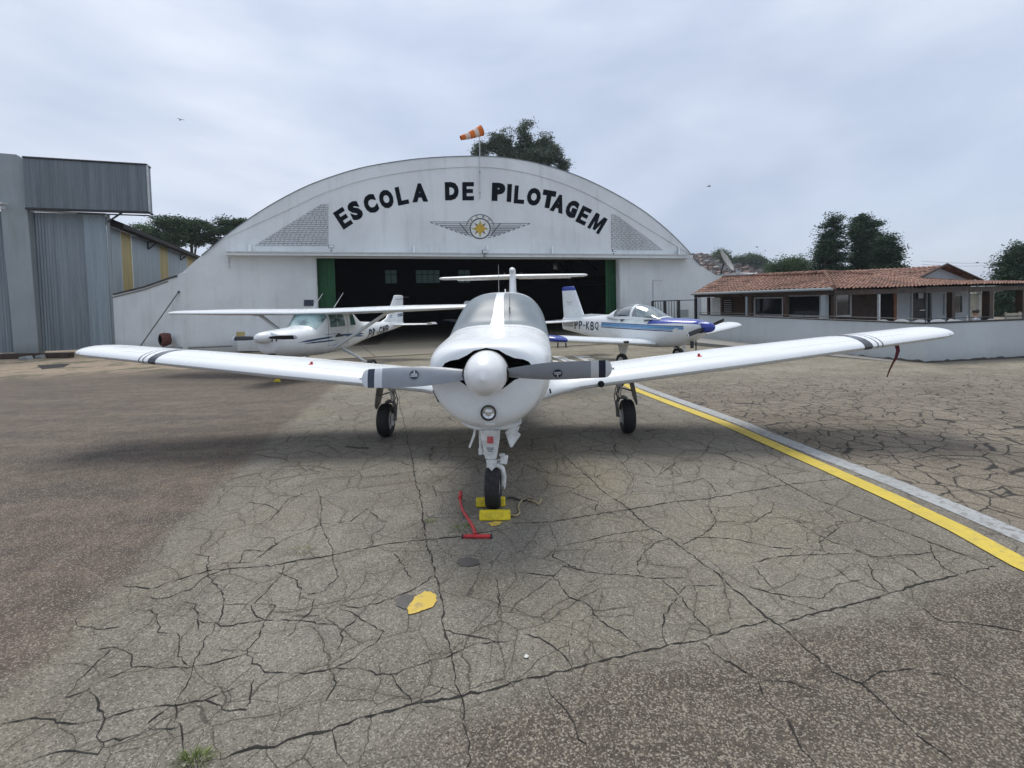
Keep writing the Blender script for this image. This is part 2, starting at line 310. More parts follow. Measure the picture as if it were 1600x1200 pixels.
    mx = t.math('SUBTRACT', t.math('MULTIPLY', agr, .18), t.math('MULTIPLY', ck, 1.0)); mx = t.math('ADD', mx, t.math('MULTIPLY', t.math('MULTIPLY', agr2, coarse), .4))
    t.bump(mx, .55, .012)
    col = t.mix(1.0, col, (.99, .95, .88), 'MULTIPLY')
    return t.done(col, .82, 0, .35)
M['ground'] = ground_mat()
def paint(name, c, wear=.5):
    t = NT(name); v = t.pos(); n = t.noise(v, 14, 6, .75); b = t.noise(v, 1.5, 4); col = t.mix(t.math('MULTIPLY', t.ss(t.math('ADD', n, t.math('MULTIPLY', b, .3)), .62, .82), wear), c, (.16, .15, .13))
    col = t.mix(t.ss(t.noise(v, 2, 5), .4, .7, 0, .25), col, tuple(x * .65 for x in c)); t.bump(t.noise(v, 60, 3), .4, .006); return t.done(col, .7)
M['py'] = paint('yellow_line_paint', (.60, .45, .055), .35); M['pg'] = paint('grey_line_paint', (.36, .37, .37), .8); M['pw_'] = paint('white_letter_paint', (.62, .62, .58), .6)
M['py2'] = paint('yellow_patch_paint', (.60, .42, .07), .6); M['crack'] = simple('crack_dark', (.016, .014, .012), .95, obj=False); M['oil'] = simple('oil_stain', (.07, .064, .058), .6, obj=False)  # crack: one even dark colour for the pavement ribbons
M['slab'] = wall_mat('concrete_slab', (.34, .315, .26), .6, sc=.8)
M['patio'] = simple('patio_floor', (.25, .24, .22), .8, obj=False); M['plastic'] = simple('white_plastic', (.75, .75, .74), .35)
# ------------------------------------------------------------------ ground
def ground():
    ys = list(np.arange(-6, 40, .5)) + [45, 60, 90, 140, 220, 400, 900, 2300]; xs = [-2400, -600, -200, -90] + list(np.arange(-50, 51, 5)) + [90, 200, 600, 2400]
    P = np.array([[(x, y, gz(y)) for x in xs] for y in ys]); b = MB(); b.grid(P)
    return tag(b.build('ground', M['ground'], fixn=False, smooth=True), kind='structure')
GR = ground()
def strip(pts, w, up, mat, name, parent=GR, jit=0, kind=None, wfun=None):
    """flat ribbon lying on the ground, pts = ground (x,y) list"""
    P = []; pts = [np.array(p[:2], float) for p in pts]; acc = []
    for a, c in zip(pts[:-1], pts[1:]):
        k = max(1, int(np.linalg.norm(c - a) / (.03 if jit else .5)))
        acc += [a + (c - a) * i / k for i in range(k)]
    acc.append(pts[-1]); n = len(acc)
    if jit:
        off = np.cumsum(nrnd.normal(0, jit * .5, n)); off -= np.linspace(off[0], off[-1], n)
        acc = [p + np.array([1, .6]) * (off[i] * 1.0) + nrnd.normal(0, jit * .8, 2) for i, p in enumerate(acc)]
    for i, p in enumerate(acc):
        t = acc[min(i + 1, n - 1)] - acc[max(i - 1, 0)]; t = t / (np.linalg.norm(t) + 1e-9); nn = np.array([-t[1], t[0]])
        ww = (wfun(i / (n - 1)) if wfun else w) / 2
        if jit: ww *= (.25 + 1.3 * nrnd.random() ** 1.6) * min(1, .5 + 5 * i / n, .5 + 5 * (n - 1 - i) / n)
        a, c = p + nn * ww, p - nn * ww
        P.append([(a[0], a[1], gz(a[1]) + up), (c[0], c[1], gz(c[1]) + up)])
    b = MB(); b.grid(np.array(P)); o = b.build(name, mat, parent, fixn=False)
    if kind: o['kind'] = kind
    return o
def gp(*px): return [G(*p)[:2] for p in px]
# painted lines run straight on the apron; near ends carried past the frame
A = np.array(G(1000, 612)[:2]); 
strip(gp((880, 566), (935, 582), (1000, 612), (1100, 650), (1200, 692), (1300, 736), (1400, 781), (1500, 829), (1600, 884)) + [(3.45, 1.5)], .175, .008, M['py'], 'yellow_line')
strip(gp((870, 558), (930, 575), (1000, 604), (1100, 640), (1200, 679), (1300, 718), (1400, 756), (1500, 797), (1600, 840)) + [(4.0, 1.5)], .20, .004, M['pg'], 'grey_line')
CR = """622.5,615 631,660 637.5,695 645,735 652.5,765 660,800 667.5,835 675,870 679,905 686,940 690,970 700,1020 707.5,1070 718.5,1090 721,1130 727.5,1165 731,1200|190,916 240,920 280,905 330,891 380,886 430,882.5 475,874 520,867.5 565,857.5 610,849 670,843.5 720,839 800,825|310,1190 350,1182.5 400,1167.5 435,1165 470,1150 515,1140 565,1122.5 600,1115 645,1100 705,1090 750,1082.5 800,1067.5|170,1015 150,1040 120,1065 102.5,1092.5|102.5,1092.5 130,1082.5 165,1062.5 207.5,1042.5|150,1015 185,1010 205,1025 207.5,1042.5 240,1044 300,1042.5 340,1035 385,1022.5|210,952.5 240,955 250,980 242.5,990 275,990 277.5,1030 300,1042.5|300,1042.5 287.5,1075 270,1102.5 280,1140 287.5,1155 290,1175|137.5,1082.5 152.5,1092.5 155,1115 162.5,1125 155,1140 150,1150 162.5,1167.5 150,1180 90,1175 30,1195|0,1130 40,1125 77.5,1120 85,1130 120,1131 162.5,1125 210,1107.5 270,1102.5 320,1095 360,1077.5 395,1062.5|162.5,1160 200,1155 230,1140 280,1137.5|385,1017.5 395,1035 415,1050 470,1056 500,1050 520,1045 565,1047.5 585,1055 620,1052.5|620,1052.5 645,1042.5 700,1025 740,1007.5 800,1000|610,1052.5 620,1070 642.5,1095 645,1100|517.5,1050 522.5,1070 510,1095|517.5,1140 522.5,1165 537.5,1195|300,1042.5 325,995 340,980 350,945 345,925 325,900 327.5,870 300,865|230,932.5 260,935 300,920 325,900 350,890|350,945 395,944 415,925 435,900 445,880 475,875|395,944 400,960 415,969 450,967.5 500,972.5 530,977.5|415,969 405,995 385,1017.5|415,969 435,945 425,944 395,944|305,970 350,980 415,969|310,985 307.5,945 280,940|435,895 460,905 467.5,920 465,935 490,937.5 485,955 465,972.5 450,995|470,932.5 505,925 530,900 520,867.5|520,867.5 512.5,845 500,815 502.5,795 495,765|325,887.5 350,880 390,880 430,850 450,840 500,820 545,815 575,795 605,815 600,825 582.5,835 585,855|415,817.5 435,800 450,780 495,765|390,785 420,790 435,800|530,945 560,950 600,940 650,920 675,900|530,950 555,960 595,987.5 590,1000 550,1030 520,1045|530,1015 535,985 555,970|615,865 630,885 642.5,905|775,900 780,920 782.5,950|690,985 720,992.5 755,997.5 780,1005|550,750 600,745 645,737.5 700,732.5|415,750 440,730 480,727.5 530,735|695,1070 685,1082.5 645,1100|120,965 120,980 150,982.5 185,980|270,1102.5 230,1130|375,880 385,860 415,860 435,850 430,840 400,840|395,1062.5 390,1090 382.5,1107.5|320,1095 350,1107.5 385,1110|865,700 900,730 945,770 990,797.5 1020,825 1065,855 1100,885 1120,900 1150,925 1200,970 1225,985 1260,1015 1300,1050 1345,1070 1375,1095 1405,1125 1445,1155 1490,1190|800,817.5 860,816 915,806 995,795 1045,786 1100,781 1160,770 1230,757.5 1280,752.5 1370,740|800,1067.5 850,1057.5 895,1045 940,1032.5 1000,1020 1050,1007.5 1095,1000 1150,982.5 1200,970|1217.5,975 1275,957.5 1325,945 1390,927.5 1450,910 1500,897.5 1555,885|1100,697.5 1150,720 1195,737.5 1235,760 1280,782.5 1340,805 1400,827.5 1455,847.5 1510,870 1555,887.5|860,820 870,850 865,870 915,895 985,900 1020,905 1072.5,902.5|800,895 865,900 880,885 920,892.5|865,900 887.5,935 915,945 940,975 965,987.5 1000,1010|817.5,990 845,997.5 875,1020 895,1042.5|1000,897.5 995,885 1005,865 1025,847.5 1045,842.5|1035,907.5 1060,930 1072.5,915 1130,915|1062.5,930 1040,960 1032.5,985 1040,1007.5|1062.5,930 1080,955 1105,980 1112.5,990|1095,1002.5 1120,1025 1150,1040 1185,1062.5 1235,1067.5 1280,1082.5|1185,1062.5 1187.5,1090 1225,1125 1250,1165 1280,1200|852.5,1060 862.5,1085 890,1120 905,1155 920,1175|1175,920 1225,930 1285,935 1305,915 1350,905|1175,882.5 1200,910 1220,935 1280,955|1065,852.5 1100,835 1120,815 1105,790 1095,782.5|1075,840 1150,842.5 1200,855 1240,857.5|1170,880 1220,870 1280,865 1335,865|1210,800 1250,815 1290,840 1365,870 1455,862.5 1452.5,845|1282.5,860 1285,845 1310,825 1305,815 1320,815|1455,862.5 1470,885 1495,897.5|1355,875 1365,900 1390,927.5|1390,870 1450,910|1290,877.5 1330,905 1390,927.5|895,770 935,785 930,800 965,802.5|865,855 920,845 960,835 1030,825|990,750 1035,760 1100,747.5 1120,770|915,710 950,700 970,725 990,750|1440,950 1465,970 1520,975 1600,987.5|1345,1070 1375,1050 1425,1045 1490,1060 1530,1085|1210,785 1205,800 1180,815 1120,815|1025,745 1060,720 1110,720|1145,690 1150,705 1180,715|830,715 855,740 900,745"""
for i, c in enumerate(CR.split('|')):   # the slab's main cracks and joints, surveyed one by one
    c = [tuple(map(float, p.split(','))) for p in c.split()]; big = i in (0, 1, 2, 44, 45, 46, 47, 48)
    strip(gp(*c), .0105 if big else .0068, .003, M['crack'], 'pavement_crack', jit=.006)
def blot(pxs, up, mat, name, jit=.12, seed=1):
    r = random.Random(seed); P = []
    pts = [G(*p)[:2] for p in pxs]; c = sum(pts) / len(pts); n = len(pts)
    for i in range(n * 5):
        a = i / 5; p = pts[int(a) % n] * (1 - a % 1) + pts[(int(a) + 1) % n] * (a % 1); p = c + (p - c) * (1 + r.uniform(-jit, jit)); P.append((p[0], p[1], gz(p[1]) + up))
    b = MB(); b.add(P, [tuple(range(len(P)))]); return b.build(name, mat, GR, fixn=False)
blot([(640, 962), (636, 952), (648, 934), (664, 925), (680, 928), (683, 940), (676, 950), (658, 956)], .006, M['py2'], 'yellow_paint_patch', .05)
blot([(620, 948), (618, 938), (632, 930), (650, 930), (648, 946), (634, 953)], .005, M['oil'], 'dark_smear', .05, 4)
blot([(714, 880), (718, 873), (735, 871), (749, 876), (749, 882), (735, 886), (720, 885)], .005, M['oil'], 'oil_stain', .04, 5)
blot([(762, 819), (772, 815), (785, 816), (780, 821), (770, 823)], .005, M['py2'], 'yellow_paint_smear', .25, 6)
blot([(818, 1028), (822, 1023), (827, 1026), (824, 1030)], .006, M['pw_'], 'white_paint_fleck', .2, 7)
# ------------------------------------------------------------------ text glyphs
def glyph(ch, bold=.0, xs=1.0):
    cu = bpy.data.curves.new('g', 'FONT'); cu.body = ch; cu.size = 1.0; cu.offset = bold; cu.resolution_u = 3
    o = bpy.data.objects.new('g', cu); COL.objects.link(o); bpy.context.view_layer.update()
    me = bpy.data.meshes.new_from_object(o.evaluated_get(bpy.context.evaluated_depsgraph_get()))
    V = np.array([v.co[:] for v in me.vertices]); F = [tuple(p.vertices) for p in me.polygons]
    bpy.data.objects.remove(o); bpy.data.curves.remove(cu); bpy.data.meshes.remove(me)
    mn, mxx = V.min(0), V.max(0); V[:, 0] -= (mn[0] + mxx[0]) / 2; V[:, 1] -= (mn[1] + mxx[1]) / 2
    h = mxx[1] - mn[1]; wd = (mxx[0] - mn[0]); V /= h
    return V, F, wd / h
GC = {}
GP = {'M': [(0, 0), (0, 1), (.31, 1), (.5, .48), (.69, 1), (1, 1), (1, 0), (.76, 0), (.76, .58), (.6, .08), (.4, .08), (.24, .58), (.24, 0)],
      'E': [(0, 0), (0, 1), (1, 1), (1, .77), (.37, .77), (.37, .62), (.92, .62), (.92, .40), (.37, .40), (.37, .23), (1, .23), (1, 0)],
      'L': [(0, 0), (0, 1), (.38, 1), (.38, .23), (1, .23), (1, 0)]}
def gl(ch, bold=0):
    if (ch, bold) not in GC:
        if ch in GP and bold >= .015:
            w_ = {'M': .85, 'E': .66, 'L': .6}[ch]; P = np.array([((x - .5) * w_, y - .5, 0) for x, y in GP[ch]])
            GC[(ch, bold)] = (P, [tuple(range(len(P)))], w_)
        else: GC[(ch, bold)] = glyph(ch, bold)
    return GC[(ch, bold)]
def glf(ch, bold=0):
    k = (ch, bold, 'f')
    if k not in GC:
        V, F, a = gl(ch, bold) if ch != '-' else (np.array([(-.3, -.07, 0), (.3, -.07, 0), (.3, .07, 0), (-.3, .07, 0)]), [(0, 1, 2, 3)], .8)
        bm = bmesh.new(); vv = [bm.verts.new(tuple(p)) for p in V]
        for f in F:
            try: bm.faces.new([vv[i] for i in f])
            except ValueError: pass
        for _ in range(4):
            bmesh.ops.triangulate(bm, faces=bm.faces); E = [e for e in bm.edges if e.calc_length() > .12]
            if not E: break
            bmesh.ops.subdivide_edges(bm, edges=E, cuts=1)
        bmesh.ops.triangulate(bm, faces=bm.faces)
        bm.verts.index_update(); GC[k] = (np.array([v.co[:] for v in bm.verts]), [tuple(v.index for v in f.verts) for f in bm.faces], a); bm.free()
    return GC[k]
def solid(b, P, F, vec, mi=0):
    """closed thin solid from a 2-D glyph mesh placed in 3-D"""
    n = len(P); ed = {}
    for f in F:
        for i in range(len(f)):
            e = (f[i], f[(i + 1) % len(f)]); ed[e] = ed.get(e, 0) + 1
    side = [(a, c, c + n, a + n) for (a, c) in ed if (c, a) not in ed]
    P = [np.array(p) for p in P]; b.add(P + [p + np.array(vec) for p in P], [tuple(f) for f in F] + [tuple(i + n for i in reversed(f)) for f in F] + side, mi)
# painted word on the apron (faces the hangar side, stretched)
def ground_word():
    b = MB(); c = G(905, 561); 
    for ch, x0 in (('R', 884), ('E', 918), ('E', 850)):
        V, F, a = gl(ch, .02); P = []
        for u, w_, _ in V:
            p = G(x0 + u / a * 24 + w_ * -22, 561 - w_ * 9); P.append((p[0], p[1], gz(p[1]) + .006))
        b.add(P, F)
    b.build('painted_letters', M['pw_'], GR, fixn=False)
ground_word()
# ------------------------------------------------------------------ aircraft kit
class Loft:
    K = ('w', 'zt', 'zb', 'zc', 'nt', 'nb')
    def __init__(s, st): s.y = np.array([a[0] for a in st]); s.d = np.array([a[1:] for a in st], float)
    def par(s, y):
        y = min(max(y, s.y[0]), s.y[-1]); i = min(max(int(np.searchsorted(s.y, y)) - 1, 0), len(s.y) - 2)
        t = (y - s.y[i]) / (s.y[i + 1] - s.y[i]); h = s.y[i + 1] - s.y[i]
        def m(k):
            if k <= 0 or k >= len(s.y) - 1: k2 = min(max(k, 0), len(s.y) - 2); return (s.d[k2 + 1] - s.d[k2]) / (s.y[k2 + 1] - s.y[k2])
            a = (s.d[k] - s.d[k - 1]) / (s.y[k] - s.y[k - 1]); c = (s.d[k + 1] - s.d[k]) / (s.y[k + 1] - s.y[k])
            r = np.where(a * c > 0, 2 * a * c / (a + c + 1e-12 * np.sign(a + c + 1e-30)), 0); return r
        m0, m1 = m(i) * h, m(i + 1) * h; t2, t3 = t * t, t ** 3
        return (2 * t3 - 3 * t2 + 1) * s.d[i] + (t3 - 2 * t2 + t) * m0 + (-2 * t3 + 3 * t2) * s.d[i + 1] + (t3 - t2) * m1
    def pt(s, y, a):
        w, zt, zb, zc, nt, nb = s.par(y); c, q = math.cos(a), math.sin(a); n = nt if q >= 0 else nb
        return np.array([w * math.copysign(abs(c) ** (2 / n), c), y, zc + ((zt - zc) if q >= 0 else (zc - zb)) * math.copysign(abs(q) ** (2 / n), q)])
    def nrm(s, y, a, e=1e-3):
        du = s.pt(y + e, a) - s.pt(y - e, a); dv = s.pt(y, a + e) - s.pt(y, a - e); n = np.cross(du, dv); L = np.linalg.norm(n)
        return n / L if L > 1e-12 else np.array([0, 0, 1.])
    def skin(s, ys, na=64, mi=0):
        b = MB(); P = np.array([[s.pt(y, 2 * math.pi * j / na) for j in range(na)] for y in ys]); b.grid(P, mi, closev=True)
        for k, f in ((0, 1), (len(ys) - 1, -1)):
            base = k * na; b.f.append(tuple(base + j for j in (range(na) if f < 0 else range(na - 1, -1, -1)))); b.m.append(mi)
        return b
    def patch(s, b, yf, af, nu=12, nv=16, off=.004, mi=0, closed=True):
        """yf(u,v), af(u,v) in surface parameters"""
        P = []; Q = []
        for i in range(nu + 1):
            r = []; q = []
            for j in range(nv + 1):
                u, v = i / nu, j / nv; y, a = yf(u, v), af(u, v); p = s.pt(y, a); n = s.nrm(y, a); r.append(p + n * off); q.append(p - n * .002)
            P.append(r); Q.append(q)
        P = np.array(P); Q = np.array(Q); b.grid(P, mi)
        if closed:
            b.grid(np.stack([P[0], Q[0]]), mi); b.grid(np.stack([P[-1], Q[-1]]), mi); b.grid(np.stack([P[:, 0], Q[:, 0]]), mi); b.grid(np.stack([P[:, -1], Q[:, -1]]), mi)
    def side(s, y, z, sgn, off=.004):
        w, zt, zb, zc, nt, nb = s.par(y); h, n = ((zt - zc), nt) if z >= zc else ((zc - zb), nb)
        q = min(.999, abs(z - zc) / h); return np.array([sgn * (w * (1 - q ** n) ** (1 / n) + off), y, z])
    def band(s, b, y0, y1, zlo, zhi, sgn, off=.004, n=30, m=3, mi=0):
        P = [[s.side(y0 + (y1 - y0) * i / n, zlo(i / n) + (zhi(i / n) - zlo(i / n)) * j / m, sgn, off) for j in range(m + 1)] for i in range(n + 1)]
        b.grid(np.array(P), mi)
    def text(s, b, txt, y0, y1, z, h, sgn, bold=.01, slant=0, rise=0, off=.005, mi=0):
        gs = [glf(c, bold) for c in txt]; ws = [.7 if c == '-' else 1.0 for c in txt]; tot = sum(ws); cur = 0
        for c, g, w_ in zip(txt, gs, ws):
            cc = (cur + w_ / 2) / tot; cur += w_; yc = y0 + (y1 - y0) * cc; wy = abs(y1 - y0) / tot * .78; dsg = 1 if y1 > y0 else -1; zc = z + rise * cc
            V, F, a = g; wy2 = wy * (.7 if c == '-' else 1)
            # subdivide not needed: glyph points follow the side
            P = [s.side(yc + dsg * ((u / a) * wy2 + slant * v * h), zc + v * h, sgn, off) for u, v, _ in V]; b.add(P, F, mi)
def airfoil(n=14, t=.13, camber=.02):
    xs = (1 - np.cos(np.linspace(0, math.pi, n))) / 2
    yt = 5 * t * (.2969 * np.sqrt(xs) - .126 * xs - .3516 * xs ** 2 + .2843 * xs ** 3 - .1036 * xs ** 4)
    yc = np.where(xs < .4, camber / .16 * (.8 * xs - xs ** 2), camber / .36 * (.2 + .8 * xs - xs ** 2))
    up = [(x, c + y) for x, y, c in zip(xs, yt, yc)]; lo = [(x, c - y) for x, y, c in zip(xs, yt, yc)]
    return up[::-1] + lo[1:-1]
AFO = airfoil(); AFS = airfoil(12, .10, 0)
def wing(st, af=AFO, sgn=1, mats=None, mfun=None, tip=.22, ntip=6, vert=False):
    """st: (x, yLE, chord, z, thickness factor). returns MB; rounded tip added"""
    st = [tuple(a) for a in st]; x1, y1, c1, z1, t1 = st[-1]; x0, y0, c0, z0, t0 = st[-2]
    dz = (z1 - z0) / (x1 - x0); out = list(st)
    for k in range(1, ntip + 1):
        a = math.pi / 2 * k / ntip; q = math.cos(a) if k < ntip else .04; cc = c1 * (.45 + .55 * q) if k < ntip else c1 * .42
        out.append((x1 + tip * math.sin(a), y1 + (c1 - cc) * .40, cc, z1 + dz * tip * math.sin(a), t1 * max(q, .03) ** .7 * c1 / cc))
    P = []
    for (x, yl, c, z, t) in out:
        P.append([((sgn * x, yl + u * c, z + v * c * t) if not vert else (v * c * t, yl + u * c, x)) for u, v in af])
    b = MB(); b.grid(np.array(P), closev=True, mfun=(lambda i, j: mfun(out[i][0], out[i + 1][0])) if mfun else None)
    n = len(af); b.f.append(tuple(range(n))); b.m.append(0); e = (len(out) - 1) * n; b.f.append(tuple(e + j for j in range(n - 1, -1, -1))); b.m.append(b.m[-2])
    return b
def wheel(parent, loc, r, w, hubside=1, hubm='hub'):
    rt = r; prof = [(r * .52, -w * .36), (r * .62, -w * .48), (r * .86, -w * .5), (r * .965, -w * .36), (r, -w * .15), (r * .99, -w * .1), (r * .99, -w * .06), (r, -w * .03), (r, w * .03), (r * .99, w * .06), (r * .99, w * .1), (r, w * .15), (r * .965, w * .36), (r * .86, w * .5), (r * .62, w * .48), (r * .52, w * .36)]
    b = MB(); b.lathe(prof, loc, 'X', 36); ty = b.build('tyre', M['rubber'], parent, smooth=True, angle=50)
    b = MB(); b.lathe([(0.001, -w * .42), (r * .2, -w * .42), (r * .24, -w * .32), (r * .5, -w * .30), (r * .55, -w * .40), (r * .55, w * .40), (r * .5, w * .30), (r * .24, w * .32), (r * .2, w * .42), (.001, w * .42)], loc, 'X', 24)
    b.build('wheel_hub', M[hubm], parent, smooth=True); return ty
def spinner_mb(r, L, y, z, x=0):
    b = MB(); pr = [(max(.001, r * math.sqrt(max(0, 1 - (1 - t) ** 2.2))), y - L * (1 - t)) for t in np.linspace(0, 1, 14)] + [(r, y + .05), (.01, y + .05)]
    b.lathe(pr, (x, 0, z), 'Y', 36); return b
def blade(parent, ang, R0, R1, y, z, cmax, mats, bands, logo=False, pitch0=42, pitch1=16, name='propeller_blade'):
    rs = np.unique(np.concatenate([np.linspace(R0, R1 * .93, 12), R1 - R1 * .075 * (np.linspace(1, 0, 12) ** 2), [q for ab in bands for q in ab[:2]]])); P = []
    prof = [(-.5, 0), (-.42, .055), (-.2, .11), (.1, .10), (.35, .05), (.5, 0), (.35, -.012), (0, -.02), (-.3, -.015)]
    for r in rs:
        q = (r - R0) / (R1 - R0); c = cmax * (.52 + .48 * math.sin(min(1, q * 2.0) * math.pi / 2)) * (1 - .12 * max(0, q - .5) * 2)
        e = (R1 - r) / (R1 * .075)
        if e < 1: c *= max(.12, (1 - (1 - max(e, 0)) ** 3.2) ** .5)
        p = R_(pitch0 + (pitch1 - pitch0) * q ** .7); th = 1.0 * (1.6 - q)
        P.append([(r, y - u * c * math.sin(p) - v * c * th * math.cos(p), u * c * math.cos(p) - v * c * th * math.sin(p)) for u, v in prof])
    P = np.array(P); ca, sa = math.cos(ang), math.sin(ang); Q = P.copy(); Q[..., 0] = P[..., 0] * ca - P[..., 2] * sa; Q[..., 2] = P[..., 0] * sa + P[..., 2] * ca + z
    def mf(i, j):
        rm = (rs[i] + rs[i + 1]) / 2
        for a, c_, mi in bands:
            if a <= rm <= c_: return mi
        return 0
    b = MB(); b.grid(Q, closev=True, mfun=mf); n = len(prof); b.f.append(tuple(range(n))); b.m.append(0); e = (len(rs) - 1) * n; b.f.append(tuple(e + j for j in range(n))); b.m.append(0)
    o = b.build(name, mats, parent, smooth=True, angle=55)
    if logo:
        rl = R0 + (R1 - R0) * .43; i = int(np.searchsorted(rs, rl)); q = (rl - R0) / (R1 - R0); p = R_(pitch0 + (pitch1 - pitch0) * q ** .7)
        ex = np.array([ca, 0, sa]); w_ = np.array([0, -math.sin(p), math.cos(p)]); up = np.array([-sa * w_[2], w_[1], ca * w_[2]]); nn = np.cross(ex, up); nn = nn if nn[1] < 0 else -nn
        c0 = np.mean(Q[i, 2:4], axis=0) + nn * .006; Rr = .036
        mb = MB(); pts = [c0 + (ex * math.cos(t) + up * math.sin(t)) * Rr for t in np.linspace(0, 2 * math.pi, 28, endpoint=False)]; mb.prism(pts, -nn * .004, 0)
        for k, (hw, hh, dz) in enumerate(((.028, .003, .012), (.026, .002, .002), (.024, .002, -.006), (.004, .014, -.018))):
            cc = c0 + nn * .0012 + up * dz; mb.prism([cc - ex * hw - up * hh, cc + ex * hw - up * hh, cc + ex * hw + up * hh, cc - ex * hw + up * hh], -nn * .001, 1)
        mb.build('round_maker_badge', [M['navy'], M['propw']], o, fixn=False)
    return o
def boolean_cut(o, cutter):
    m = o.modifiers.new('b', 'BOOLEAN'); m.operation = 'DIFFERENCE'; m.object = cutter; m.solver = 'EXACT'
    try: m.material_mode = 'TRANSFER'
    except Exception: pass
    bpy.context.view_layer.update(); me = bpy.data.meshes.new_from_object(o.evaluated_get(bpy.context.evaluated_depsgraph_get()), preserve_all_data_layers=True, depsgraph=bpy.context.evaluated_depsgraph_get())
    o.modifiers.clear(); old = o.data; o.data = me; bpy.data.objects.remove(cutter)
# ------------------------------------------------------------------ hangar (arched facade), surveyed on its real plane
HP0 = np.array([-12.85, 25.7, 0]); HD = np.array([1, .385, 0]) / math.hypot(1, .385); HN = np.array([HD[1], -HD[0], 0]); HB = -HN
def hp(x, y, off=0.0): return onp(x, y, HP0 + HN * off, HN)
def hu(x, y): return float(np.dot(hp(x, y) - HP0, HD))
ZG = -0.75
HG = thing('hangar', 'white arched hangar with the flying school lettering over a wide dark opening', 'hangar', tuple(hp(730, 530) * [1, 1, 0] + [0, 0, gz(28)]))
def toHG(o): 
    o.parent = HG; o.matrix_parent_inverse = Matrix.Translation(HG.location).inverted(); return o
def base_pt(x, off=0): # ground point on the facade plane at image column x
    p = hp(x, 470, off); return np.array([p[0], p[1], ZG])
arch = [(283, 428), (300, 412), (330, 387), (360, 363), (400, 335), (440, 311), (480, 291), (520, 276), (560, 264), (600, 256), (650, 249), (700, 245.5), (755, 244.5), (800, 248), (850, 258), (900, 274), (950, 297), (1000, 326), (1040, 357), (1070, 386), (1090, 409), (1104, 421), (1119, 430)]
def smooth_poly(p, k=4):
    out = []
    for i in range(len(p) - 1):
        p0, p1, p2, p3 = [np.array(p[min(max(j, 0), len(p) - 1)], float) for j in (i - 1, i, i + 1, i + 2)]
        for q in range(k):
            t = q / k; out.append(tuple(.5 * ((2 * p1) + (-p0 + p2) * t + (2 * p0 - 5 * p1 + 4 * p2 - p3) * t * t + (-p0 + 3 * p1 - 3 * p2 + p3) * t ** 3)))
    return out + [tuple(p[-1])]
archs = smooth_poly(arch)
DL, DR, DT = 494, 966.5, 403
